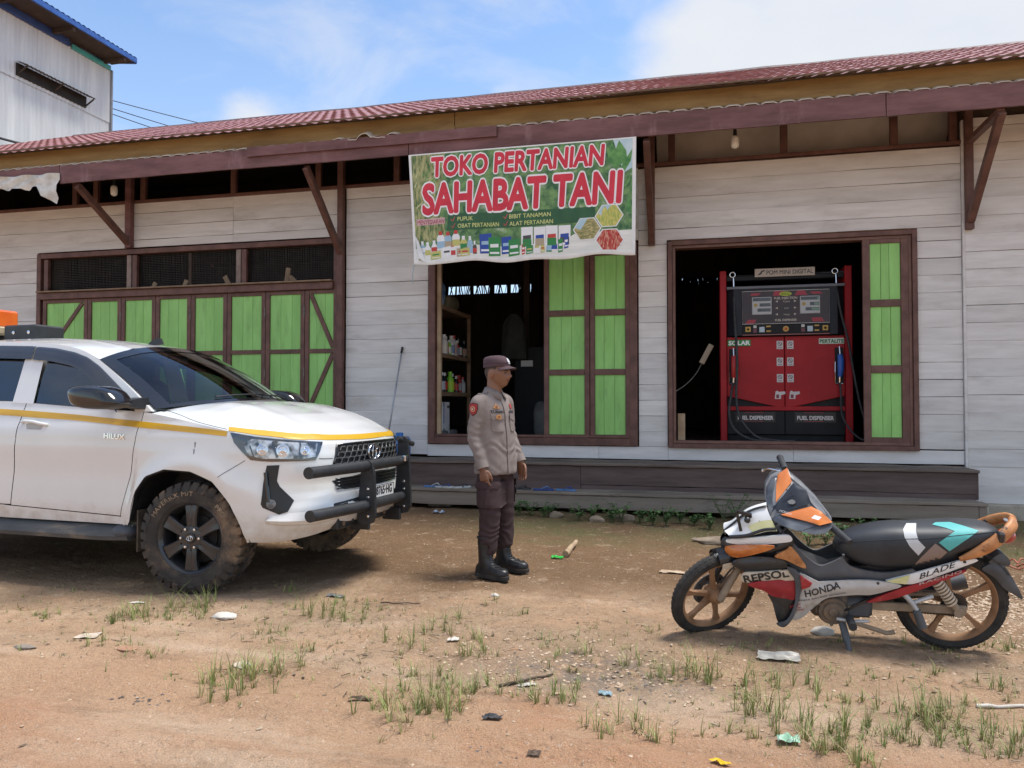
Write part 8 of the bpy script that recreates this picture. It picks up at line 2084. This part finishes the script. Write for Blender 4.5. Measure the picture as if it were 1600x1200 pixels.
ob('white_decal', MB().add([wp + e1 * x + e2 * y for x, y in ((-.03, -.010), (.012, -.010), (.018, .014), (-.022, .014))], [(0, 1, 2, 3)]), CW, hbp)
gl0, gl1, gr0, gr1 = (Vector(BK[k][0]) for k in ('gripL0', 'gripL1', 'gripR0', 'gripR1'))
m_grip = pm('grip_rubber', (.022, .023, .026), (.040, .042, .046), scale=30, rough=.75)
ob('grip', MB().tube([gl0.lerp(gl1, -.25), gl0.lerp(gl1, .1), gl1], .0185, 12), m_grip, hbp, smooth=60); ob('grip', MB().tube([gr0.lerp(gr1, -.25), gr0.lerp(gr1, .1), gr1, gr1 + (gr1 - gr0) * .12], [.0185, .0185, .0185, .021], 12), m_grip, hbp, smooth=60)
ob('switch_box', MB().ball(gl0.lerp(gl1, -.18) - Vector((0, 0, .008)), (.028, .030, .026), 12, 8), m_bblack, hbp, smooth=180)
ob('bar', MB().tube([gl0, (gl0 + gr0) / 2 - Vector((0, 0, .05)), gr0], .012, 8), m_bblack, hbp)
ob('brake_lever', MB().tube(smooth_path([gr0 + Vector((.02, .02, -.02)), gr0.lerp(Vector(BK['lever1'][0]), .5) + Vector((.03, 0, .0)), Vector(BK['lever1'][0])], 5), .006, 6), m_chrome, hbp, smooth=180)
ob('lever_ball', MB().ball(BK['lever1'][0], .010, 10, 6), m_chrome, hbp, smooth=180)
ob('steering_stem', MB().tube([Vector((.975, 0, .70)), Vector((.80, 0, .83))], .035, 10), m_bblack, bike, smooth=60)
# broken number-plate bracket on the nose
for a, b in ((0, 3), (3, 4), (0, 6)):
    ob('plate_bracket', MB().bar(Vector(BK['plate_br'][a]) + Vector((.02, .02, .02)), Vector(BK['plate_br'][b]) + Vector((.02, .02, .02)), .026, .016), m_bblack, bike)
ob('bracket_bolt', MB().ball(Vector(BK['plate_br'][4]) + Vector((.01, .035, .015)), .018, 10, 6), m_bblack, bike, smooth=180)
# ---- engine, chain side, stands
ec = Vector((.615, 0, .225)); YR = Matrix.Rotation(R(-90), 4, 'X')
ob('crankcase', MB().box((.585, 0, .245), (.30, .20, .15), .035), m_beng, bike, smooth=40)
ob('cylinder', MB().box((.745, 0, .285), (.15, .13, .12), .02), m_beng, bike, smooth=40)
for i in range(5): ob('cooling_fin', MB().box((.70 + .028 * i, 0, .285), (.008, .155, .145), .004), m_beng, bike)
ob('flywheel_cover', MB().lathe([(.001, .128), (.022, .128), (.026, .120), (.050, .122), (.056, .112), (.074, .112), (.082, .098), (.084, .06)], 32, Matrix.Translation((.612, 0, .222)) @ YR), m_beng, bike, smooth=40)
for k in range(3): ob('cover_bolt', MB().lathe([(.010, .105), (.010, .116), (.001, .118)], 8, Matrix.Translation((.612 + .09 * math.cos(.6 + 2.1 * k), 0, .222 + .075 * math.sin(.6 + 2.1 * k))) @ YR), m_beng, bike)
ob('sprocket_cover', MB().box((.48, .085, .245), (.14, .05, .11), .018), m_bgrey, bike, smooth=40)
ob('gear_pedal', MB().tube([(.60, .15, .20), (.52, .16, .195), (.44, .165, .205)], .009, 8), m_bsilv, bike)
ob('foot_bar', MB().tube([(.535, -.24, .20), (.535, .24, .20)], .012, 8), m_bgrey, bike); ob('foot_rubber', MB().tube([(.535, .14, .205), (.535, .25, .205)], .022, 10), m_grip, bike, smooth=50); ob('foot_rubber', MB().tube([(.535, -.14, .205), (.535, -.25, .205)], .022, 10), m_grip, bike, smooth=50)
for s in (1, -1): ob('swing_arm', MB().bar((.44, .075 * s, .255), (-.05, .095 * s, .268), .022, .045, ch=.004), m_brack, bike)
ob('chain_case', MB().bar((.40, .055, .300), (.02, .060, .335), .012, .030, ch=.003), m_brack, bike)
for dz in (.052, -.052):
    ch_ = MB()
    for i in range(34):
        t = i / 33; ch_.box((.46 - .46 * t, .058, .262 + dz * (.55 + .45 * t) + .012 * t), (.011, .016, .013))
    tag(ob('drive_chain', ch_, pm('oily_chain', (.03, .026, .022), (.08, .065, .05), scale=30, rough=.5, metal=.5), bike), kind='stuff')
spk = []
for i in range(76): rr = .070 if i % 2 else .062; spk.append((rr * math.cos(2 * math.pi * i / 76), rr * math.sin(2 * math.pi * i / 76)))
ob('rear_sprocket', MB().prism(spk, .006, Matrix.Translation((0, .055, .275)) @ Matrix(((1, 0, 0, 0), (0, 0, 1, 0), (0, 1, 0, 0), (0, 0, 0, 1)))), pm('sprocket_dark', (.03, .025, .02), (.08, .06, .045), scale=20, rough=.6, metal=.4), bike, fix=True)
for s in (1, -1):
    a, b = Vector((.118, .118 * s, .45)), Vector((-.005, .118 * s, .265)); d = b - a
    sh_ = empty('shock_absorber', parent=bike)
    ob('damper', MB().tube([a, a.lerp(b, .62), a.lerp(b, .63), b], [.014, .014, .019, .019], 12), m_brack, sh_, smooth=50)
    hl_ = [];  u_ = d.cross(Vector((0, 1, 0))).normalized(); w_ = d.normalized().cross(u_)
    for i in range(110):
        t = i / 109; hl_.append(a.lerp(b, .08 + .66 * t) + (u_ * math.cos(t * 16 * math.pi) + w_ * math.sin(t * 16 * math.pi)) * .027)
    ob('spring', MB().tube(hl_, .0058, 6), pm('spring_beige', (.46, .37, .27), (.60, .50, .38), scale=9, rough=.7), sh_, smooth=180)
    ob('lower_eye', MB().tube([(b.x, b.y - .018, b.z), (b.x, b.y + .018, b.z)], .026, 12), m_brack, sh_, smooth=50)
    ob('peg_bracket', MB().tube([(.27, .115 * s, .36), (.225, .135 * s, .31), (.19, .15 * s, .255)], [.016, .014, .012], 8), m_bsilv, bike, smooth=50); ob('peg_bracket', MB().tube([(.12, .115 * s, .345), (.215, .13 * s, .31)], .012, 8), m_bsilv, bike)
    ob('passenger_peg', MB().tube([(.205, .15 * s, .275), (.175, .165 * s, .185)], [.021, .023], 10), m_bgrey, bike, smooth=50)
ob('exhaust', MB().tube(smooth_path([(.76, -.05, .23), (.70, -.11, .14), (.5, -.15, .15), (.25, -.16, .22), (-.12, -.17, .32)], 6), [.018] * 12 + [.042] * 13, 14), m_bgrey, bike, smooth=60)
ob('kickstand', MB().tube(smooth_path([(.572, .10, .190), (.555, .165, .115), (.545, .215, .055), (.560, .262, .0 - .02)], 5), [.020] * 8 + [.014] * 8, 10), m_bgrey, bike, smooth=60)
ob('stand_foot', MB().box((.560, .268, -.030), (.07, .045, .012), .003), m_brack, bike)
ob('centre_stand', MB().tube([(.50, .10, .16), (.34, .12, .12), (.30, .12, .13)], .013, 8), m_brack, bike)
ob('battery_box', MB().box((.43, .0, .36), (.22, .18, .13), .015), m_bblack, bike)
ob('inner_fender', MB().loft([[bpolar((0, 0, .278), .315, R(35) + R(110) * i / 14, y) for y in (-.06, 0, .06)] for i in range(15)], cap=False, closed=False), m_bblack, bike)
# cables, screws and small fittings
for P in ([(.80, .05, .80), (.90, .09, .72), (.97, .07, .64), (1.02, .05, .55)], [(.78, .10, .78), (.86, .13, .70), (.93, .10, .62)], [(.84, -.05, .86), (.96, -.06, .78), (1.02, -.04, .66)], [(1.03, .07, .54), (1.14, .085, .44), (1.21, .080, .34)]):
    ob('cable', MB().tube(smooth_path(P, 6), .0055, 6), m_grip, bike, smooth=180)
for key, pts in (('silver', [(.80, .30), (.62, .385), (.40, .42), (.84, .20)]), ('tail', [(.22, .475), (-.02, .548)]), ('cream', [(.99, .42)])):
    for x, z in pts:
        h = BVS[key].ray_cast(Vector((x, 1, z)), Vector((0, -1, 0)))
        if h[0]: ob('panel_screw', MB().lathe([(.0075, .0), (.0075, .003), (.001, .004)], 10, Matrix.Translation(h[0]) @ YR), m_bblack, bike)
for k in range(10):
    a = k * .628
    ob('disc_slot', MB().box((1.235 + .085 * math.cos(a), -.046, .272 + .085 * math.sin(a)), (.012, .014, .012), .002), m_bblack, fk)
ob('seat_seam', MB().tube([Vector(r_[2]) for r_ in fine[3:-3]], .0028, 5), m_bblack, seat)
# ------------------------------------------------------------------ grass, weeds, stones and litter in the yard
TUFTS=[(-4.11,-5.71,.08,8),(-3.98,-5.68,.10,9),(-3.45,-5.7,.18,22),(-3.39,-5.61,.18,16),(-3.29,-5.43,.2,18),(-3.18,-5.32,.17,16),(-3.3,-6.13,.11,9),(-2.92,-6.21,.1,14),(-2.13,-6.48,.246,46),(-2.11,-6.27,.2,26),(-2.31,-6.41,.16,20),(-2.33,-5.35,.2,24),(-2.48,-5.23,.17,12),(-2.29,-5.02,.13,12),(-2.05,-5.43,.16,14),(-2.01,-5.2,.12,10),(-1.59,-5.71,.18,18),(-1.47,-5.49,.19,12),(-1.5,-5.3,.16,12),(-1.18,-5.84,.17,20),(-1.22,-5.62,.14,14),(-1.34,-6.5,.17,26),(-1.23,-6.63,.223,46),(-1.17,-6.48,.17,26),(-1.1,-6.3,.15,22),(-.96,-6.26,.15,22),(-2.14,-5.96,.09,10),(-2.46,-5.73,.11,12),(-1.35,-6.18,.13,14),(-.69,-6.38,.115,26),(-.59,-6.26,.118,16),(-.34,-6.64,.156,36),(-.14,-5.84,.16,20),(.05,-5.86,.22,28),(-.35,-5.79,.13,12),(-.58,-5.69,.12,12),(-.82,-5.52,.09,8),(-.67,-5.97,.1,10),(.2,-6.14,.17,20),(.37,-6.37,.24,40),(.39,-5.85,.155,16),(.5,-5.99,.15,16),(.47,-6.55,.15,26),(.56,-6.6,.15,26),(.74,-6.37,.18,36),(.92,-6.13,.19,34),(.96,-6.19,.16,26),(1.02,-6.23,.16,26),(1.1,-6.41,.125,24),(1.19,-6.31,.15,26),(1.69,-5.03,.14,20),(1.58,-5.05,.1,12),(1.09,-5.59,.09,9),(.72,-5.15,.07,8),(1.19,-5.1,.09,10),(1.3,-5.15,.07,10),(.11,-6.52,.1,18),(1.34,-5.7,.12,14),(-1.1,-5.05,.12,8),(-1.39,-4.8,.09,6),(-.24,-5.19,.09,8),(-2.82,-4.88,.11,8),(.29,-5.37,.09,8),(.85,-5.65,.09,8),(1.36,-5.94,.11,14),(1.17,-5.98,.11,16),(-3.11,-5.54,.12,12),(-3.22,-5.64,.1,12),(-.26,-6.01,.09,10),(.81,-6.41,.13,18)]
rg = random.Random(12)
def blade(mb, x, y, h, lean, az, w):
    z0 = gh(x, y) + gbump(x, y) - .004; k = len(mb.v)
    px_, py_ = -math.sin(az), math.cos(az)
    for i, t in enumerate((0, .35, .7, 1.0)):
        r = lean * h * t ** 1.8; zz = z0 + h * t * (1 - .28 * lean * t); ww = w * (1 - t) ** .7 * .5
        cx, cy_ = x + math.cos(az) * r, y + math.sin(az) * r
        if t < 1: mb.v += [(cx - px_ * ww, cy_ - py_ * ww, zz), (cx + px_ * ww, cy_ + py_ * ww, zz)]
        else: mb.v.append((cx, cy_, zz))
    mb.f += [(k, k + 1, k + 3, k + 2), (k + 2, k + 3, k + 5, k + 4), (k + 4, k + 5, k + 6)]
gg, gd = MB(), MB()
def tuft(x, y, h, n, r):
    """blades fan out of a few tight clumps"""
    m = max(1, int(n / 9)); i = 0
    for c in range(m):
        a = rg.random() * 6.283; d = r * rg.random() ** .6 * (0 if m == 1 else 1.5); cx, cy_ = x + math.cos(a) * d, y + math.sin(a) * d * .8
        hc = h * rg.uniform(.55, 1.0)
        for _ in range(int(n / m * rg.uniform(.7, 1.3)) + 1):
            a = rg.random() * 6.283; d = .014 * rg.random() ** .7
            dry = rg.random() < .42
            hh = hc * rg.uniform(.4, 1.05) * (.6 if dry else 1)
            blade(gd if dry else gg, cx + math.cos(a) * d, cy_ + math.sin(a) * d, hh, (.10 + 1.0 * rg.random() ** 1.2) * (1.35 if dry else 1), a + rg.uniform(-.7, .7), rg.uniform(.0028, .0060))
for x, y, h, n in TUFTS: tuft(x + rg.uniform(-.02, .02), y + rg.uniform(-.02, .02), h * 1.15, int(n * 3.4), .045 + .0028 * n)
for _ in range(700):
    x = rg.uniform(-4.6, 2.2); y = rg.gauss(-5.75, .45) - .08 * x * 0
    if noise.noise(Vector((x * 1.1, y * 1.1, 4))) < -.05: continue
    tuft(x, y, rg.uniform(.03, .10), rg.randint(2, 6), .03)
for x, y, h, n in TUFTS:                                       # matted short growth round the tufts
    for _ in range(3 + n // 4):
        tuft(x + rg.gauss(0, .09 + .002 * n), y + rg.gauss(0, .06 + .0015 * n), rg.uniform(.025, .07), rg.randint(4, 9), .02)
for _ in range(170):                                           # low creeping grass by the shop, right of the officer
    x = rg.uniform(-1.2, 2.4); y = rg.gauss(-1.75, .35)
    if noise.noise(Vector((x * 1.3, y * 1.6, 9))) > -.1: tuft(x, y, rg.uniform(.02, .05), rg.randint(4, 9), .05)
for x, y in ((2.3, -3.3), (2.5, -2.9), (2.1, -2.6), (1.9, -2.2), (2.6, -2.2)): tuft(x, y, .09, 30, .16)
ob('grass', gg, pm('grass_green', (.115, .175, .036), (.32, .33, .11), scale=7, rough=.7), kind='stuff')
ob('dry_grass', gd, pm('grass_dry', (.24, .20, .09), (.50, .41, .23), scale=9, rough=.8), kind='stuff')
# dead leaves, straw and crumbs of bark lying about
lf = MB()
for _ in range(420):
    x = rg.uniform(-4.4, 2.3); y = rg.gauss(-5.5, .65); s = rg.uniform(.006, .022); a = rg.random() * 6.28; z = gh(x, y) + gbump(x, y) + .004; k = len(lf.v); el = rg.uniform(.2, .6)
    ca, sa = math.cos(a), math.sin(a)
    lf.v += [(x + ca * s, y + sa * s, z + rg.uniform(0, .006)), (x - sa * s * el, y + ca * s * el, z), (x - ca * s, y - sa * s, z + rg.uniform(0, .008)), (x + sa * s * el, y - ca * s * el, z)]; lf.f.append((k, k + 1, k + 2, k + 3))
for _ in range(260):
    x = rg.uniform(-4.4, 2.3); y = rg.gauss(-5.4, .7); L_ = rg.uniform(.02, .09); a = rg.random() * 6.28; z = gh(x, y) + .008
    lf.bar((x, y, z), (x + math.cos(a) * L_, y + math.sin(a) * L_, z + rg.uniform(-.002, .006)), .0035, .003)
ob('leaf_litter', lf, pm('litter_brown', (.10, .065, .038), (.42, .33, .23), scale=17, rough=.9, lo=.4, hi=.6), kind='stuff')
ch = MB()
for cx, cy_, n, sp_ in ((-2.46, -6.74, 22, .07), (-.88, -6.72, 14, .05), (-.79, -6.94, 16, .07), (-2.2, -6.60, 8, .06), (-.45, -5.95, 90, .30), (-.15, -6.05, 60, .16)):
    for _ in range(n): pebble(ch, rg.gauss(cx, sp_), rg.gauss(cy_, sp_ * .5), rg.uniform(.003, .012), rg, .3)
ob('charcoal_crumbs', ch, pm('charcoal', (.05, .046, .044), (.19, .17, .155), scale=30, rough=.9), kind='stuff')
# leafy weeds at the foot of the steps
WEEDS=[(-2.02,-1.13),(-1.91,-1.1),(-1.73,-1.16),(-1.69,-.93),(-1.31,-1.26),(-1.17,-1.22),(-.94,-1.36),(-.84,-1.24),(-.64,-1.28),(-.49,-1.43),(-.35,-1.48),(-.21,-1.27),(-.06,-1.32),(.1,-1.54),(.25,-1.07),(.39,-.94),(.48,-1.1),(1.37,-1.71),(1.6,-1.5),(1.13,-2.19),(.96,-2.3),(.77,-2.11)]
m_weed = pm('weed_leaf', (.045, .115, .032), (.11, .22, .065), scale=16, rough=.55, rand=.12)
m_stem = pm('weed_stem', (.07, .10, .035), (.12, .15, .06), scale=16, rough=.7)
def weed(x, y, s, seed, lab):
    r = random.Random(seed); z = gh(x, y)
    e = empty('weed_plant', (x, y, z), label=lab, cat='weed', group='weeds along the foot of the steps')
    sm_, lv = MB(), MB()
    for _ in range(r.randint(6, 10)):
        a = r.random() * 6.28; ln = s * r.uniform(.5, 1.1); le = r.uniform(.2, .9)
        P = [(math.cos(a) * ln * le * t ** 1.5, math.sin(a) * ln * le * t ** 1.5, ln * t) for t in (0, .35, .7, 1)]
        sm_.tube(P, .003, 4)
        for t in (.45, .65, .85, 1.0, 1.0):
            i = min(2, int(t * 3)); b = Vector(P[i]).lerp(Vector(P[i + 1]), t * 3 - i); b2_ = r.random() * 6.28; l2 = r.uniform(.035, .075); dr = Vector((math.cos(b2_), math.sin(b2_), r.uniform(.0, .5))).normalized(); sd = dr.cross(Vector((0, 0, 1))).normalized() * l2 * r.uniform(.28, .40)
            k = len(lv.v); up = Vector((0, 0, l2 * .12))
            lv.v += [tuple(b), tuple(b + dr * l2 * .45 + sd + up), tuple(b + dr * l2 - up * 1.5), tuple(b + dr * l2 * .45 - sd + up), tuple(b + dr * l2 * .5)]
            lv.f += [(k, k + 1, k + 4), (k + 1, k + 2, k + 4), (k + 2, k + 3, k + 4), (k + 3, k, k + 4)]
    ob('stem', sm_, m_stem, e); ob('leaf', lv, m_weed, e, kind=None)['kind'] = 'stuff'
ORD = 'first second third fourth fifth sixth seventh eighth ninth tenth eleventh twelfth thirteenth fourteenth fifteenth sixteenth seventeenth'.split()
for i, (x, y) in enumerate(WEEDS):
    lab = 'leafy green weed at the step foot, %s one right of the officer' % ORD[i] if i < 17 else ('leafy weed at the step foot just above the front of the black saddle', 'leafy weed at the step foot above the middle of the black saddle', 'low weed showing behind the motorcycle handlebar grip', 'low weed showing between the motorcycle fairing and saddle', 'low weed just right of the motorcycle nose cowl')[i - 17]
    weed(x, y, rg.uniform(.11, .22) * (1.6 if i in (14, 15, 0) else 1), i, lab)
def stone(name, x, y, d, mat, lab, seed=0, cat='stone', z=.0):
    def f(u, v):
        ph = (u - .5) * math.pi; th = 2 * math.pi * v
        p = Vector((math.cos(ph) * math.cos(th), math.cos(ph) * math.sin(th), math.sin(ph))); k = 1 + .28 * noise.noise(p * 1.6 + Vector((seed, 1, 2))) + .10 * noise.noise(p * 4 + Vector((seed, 5, 2)))
        return Vector((p.x * d[0] * k + x, p.y * d[1] * k + y, p.z * d[2] * k + gh(x, y) + d[2] * .35 + z))
    return ob(name, MB().grid(f, 12, 18), mat, None, lab, cat, smooth=50)
m_st = pm('earthy_stone', (.20, .15, .105), (.34, .27, .20), scale=9, rough=.95, bump=.4); m_sw = pm('pale_stone', (.50, .46, .40), (.66, .61, .54), scale=12, rough=.9, bump=.3)
stone('stone', -1.60, -1.13, (.085, .06, .05), m_st, 'rounded brown stone among the weeds just right of the officer', 1)
stone('stone', -1.10, -1.34, (.09, .06, .05), m_st, 'brown stone half hidden by the weeds below the middle of the steps', 2)
stone('stone', -.84, -1.12, (.12, .07, .06), m_st, 'long brown stone under the step edge below the dispenser window', 3)
stone('stone', .16, -2.26, (.22, .10, .045), m_st, 'broad flat earthy rock behind the motorcycle nose', 4)
stone('stone', -2.9, -5.52, (.075, .05, .022), m_sw, 'flat white stone in the grass near the front wheel of the pickup', 5)
stone('stone', .70, -4.97, (.065, .05, .030), m_sw, 'whitish stone on the ground beneath the motorcycle engine', 6)
stone('stone', -1.38, -4.64, (.028, .022, .016), m_sw, 'small pale pebble on the soil in front of the officer', 7)
stone('brick_fragment', -3.61, -6.3, (.065, .03, .012), pm('grey_chip', (.16, .13, .11), (.26, .22, .18), scale=12, rough=.9), 'thin grey brown chip lying on the road at the far left', 8, 'chip')
stone('stone', -3.05, -6.18, (.06, .04, .010), pm('clay_red', (.36, .19, .12), (.45, .25, .16), scale=12, rough=.95), 'flat reddish clay lump at the road edge left of centre', 9)
def scrap(name, x, y, w, h, mat, lab, cat, seed, rough_=.35, rz=0.0, flat_=.25):
    """crumpled sheet lying on the ground"""
    def f(u, v):
        a, b = (u - .5) * w, (v - .5) * h; e = 1 + .22 * noise.noise(Vector((u * 3, v * 3, seed + 2)))
        a *= e; b *= e
        z = .006 + flat_ * min(w, h) * (noise.noise(Vector((u * 3.1, v * 3.1, seed))) * .55 + .28) + .12 * flat_ * min(w, h) * noise.noise(Vector((u * 9, v * 9, seed + 7)))
        X, Y = a * math.cos(rz) - b * math.sin(rz) + x, a * math.sin(rz) + b * math.cos(rz) + y
        return Vector((X, Y, gh(X, Y) + gbump(X, Y) * .6 + max(.004, z)))
    return ob(name, MB().grid(f, 16, 14), mat, None, lab, cat, smooth=25)
scrap('plastic_wrapper', .40, -5.50, .21, .11, pm('foil_grey', (.34, .31, .26), (.60, .57, .50), scale=14, rough=.4), 'dusty silver crumpled packet on the ground below the motorcycle', 'wrapper', 1, flat_=.35)
scrap('plastic_wrapper', -1.19, -3.27, .10, .06, flat('wrap_green', (.03, .52, .06), .35), 'bright green plastic scrap on the soil right of the boots', 'wrapper', 2, flat_=.7)
scrap('plastic_wrapper', .34, -6.52, .085, .07, pm('wrap_mint', (.22, .44, .30), (.50, .66, .52), scale=16, rough=.4), 'pale mint green crumpled wrapper in the grass at the lower right', 'wrapper', 3, flat_=.6)
scrap('plastic_wrapper', .07, -6.80, .075, .045, flat('wrap_yellow', (.72, .46, .02), .4), 'bright yellow scrap at the bottom edge of the road', 'wrapper', 4, rz=-.7, flat_=.4)
scrap('plastic_wrapper', -3.0, -1.16, .13, .08, pm('wrap_bluewhite', (.20, .28, .46), (.60, .64, .70), scale=12, rough=.4), 'blue and white wrapper under the step edge left of the officer', 'wrapper', 5, flat_=.6)
scrap('plastic_wrapper', -.43, -6.22, .06, .035, flat('wrap_teal', (.22, .32, .36), .4), 'small grey teal plastic scrap in the ash patch', 'wrapper', 6, flat_=.5)
scrap('paper_scrap', -.80, -6.21, .085, .035, m_sw, 'small white torn paper scrap beside the grass left of the ash patch', 'paper', 7, rz=.2)
scrap('paper_scrap', -1.36, -5.62, .07, .05, m_sw, 'crumpled white tissue in the middle of the weedy strip', 'paper', 8, flat_=.5)
scrap('tile_fragment', -3.42, -6.05, .12, .10, pm('tile_cream', (.46, .37, .28), (.60, .50, .40), scale=9, rough=.8), 'cream broken tile piece lying on the sand at left', 'tile piece', 9, rz=.4, flat_=.10)
scrap('tile_fragment', -2.30, -6.25, .10, .07, pm('tile_cream', (.46, .37, .28), (.60, .50, .40), scale=9, rough=.8), 'small cream chip just left of the big grass tuft', 'tile piece', 10, rz=-.4, flat_=.12)
scrap('paper_scrap', -3.64, -5.39, .10, .04, m_sw, 'flat pale scrap on the sand at the far left edge near the pickup', 'paper', 11, rz=.1, flat_=.1)
scrap('bark_piece', -.19, -3.60, .24, .08, pm('bark_tan', (.40, .29, .19), (.54, .42, .30), scale=9, rough=.9), 'curved tan bark piece on the soil left of the motorcycle front wheel', 'bark', 12, rz=-.25, flat_=.3)
scrap('dead_leaf', -1.52, -6.50, .11, .035, pm('leaf_dark', (.055, .032, .02), (.12, .075, .045), scale=14, rough=.7), 'dark curled dead leaf on the sand left of the largest grass tuft', 'leaf', 13, rz=.1, flat_=.7)
scrap('dead_leaf', -.62, -6.90, .05, .03, pm('leaf_dark', (.055, .032, .02), (.12, .075, .045), scale=14, rough=.7), 'small dark leaf near the bottom of the road', 'leaf', 14, flat_=.4)
scrap('cloth_scrap', -2.45, -4.90, .12, .06, pm('scrap_grey', (.055, .055, .06), (.20, .20, .20), scale=18, rough=.8), 'dark grey crumpled scrap between the pickup and the officer', 'scrap', 15, flat_=.4)
scrap('cloth_scrap', -.86, -6.62, .08, .05, pm('scrap_black', (.02, .02, .022), (.07, .07, .072), scale=18, rough=.8), 'small black burnt scrap at the road edge left of the ash patch', 'scrap', 16, flat_=.5)
def stick(name, p, q, r, mat, lab, cat='stick'):
    P = [Vector(p).lerp(Vector(q), t / 6) + Vector((0, 0, .004 * math.sin(t * 2.1))) for t in range(7)]
    ob(name, MB().tube([(a.x + .006 * math.sin(i * 1.9), a.y, a.z + gh(a.x, a.y)) for i, a in enumerate(P)], [r * (1 - .06 * i) for i in range(7)], 7), mat, None, lab, cat, smooth=60)
m_twig = pm('twig_dark', (.05, .035, .025), (.11, .08, .055), scale=20, rough=.9)
stick('wood_stick', (-1.14, -3.16, .03), (-1.12, -2.66, .04), .030, m_raw, 'short pale log end lying beside the green plastic scrap')
stick('wood_stick', (-.93, -6.24, .01), (-.70, -6.06, .012), .008, m_twig, 'dark straight stick on the sand left of the ash patch')
stick('twig', (-2.08, -4.98, .008), (-1.80, -4.96, .01), .005, m_twig, 'thin dark twig lying level on the soil between the pickup and the officer')
stick('wood_stick', (1.18, -5.99, .01), (1.46, -5.93, .012), .009, m_sw, 'whitish thin stick at the right edge behind the tall grass')
cl = MB().tube(smooth_path([(2.40 + .10 * math.cos(t * .9) + .02 * t, -2.75 + .08 * math.sin(t * .9), .03 + .03 * math.sin(t * 2.3)) for t in range(14)], 5), .007, 6)
ob('plastic_string', cl, flat('string_coral', (.46, .15, .09), .6), None, 'tangled coral red plastic string on the ground behind the motorcycle tail', 'string', smooth=180)
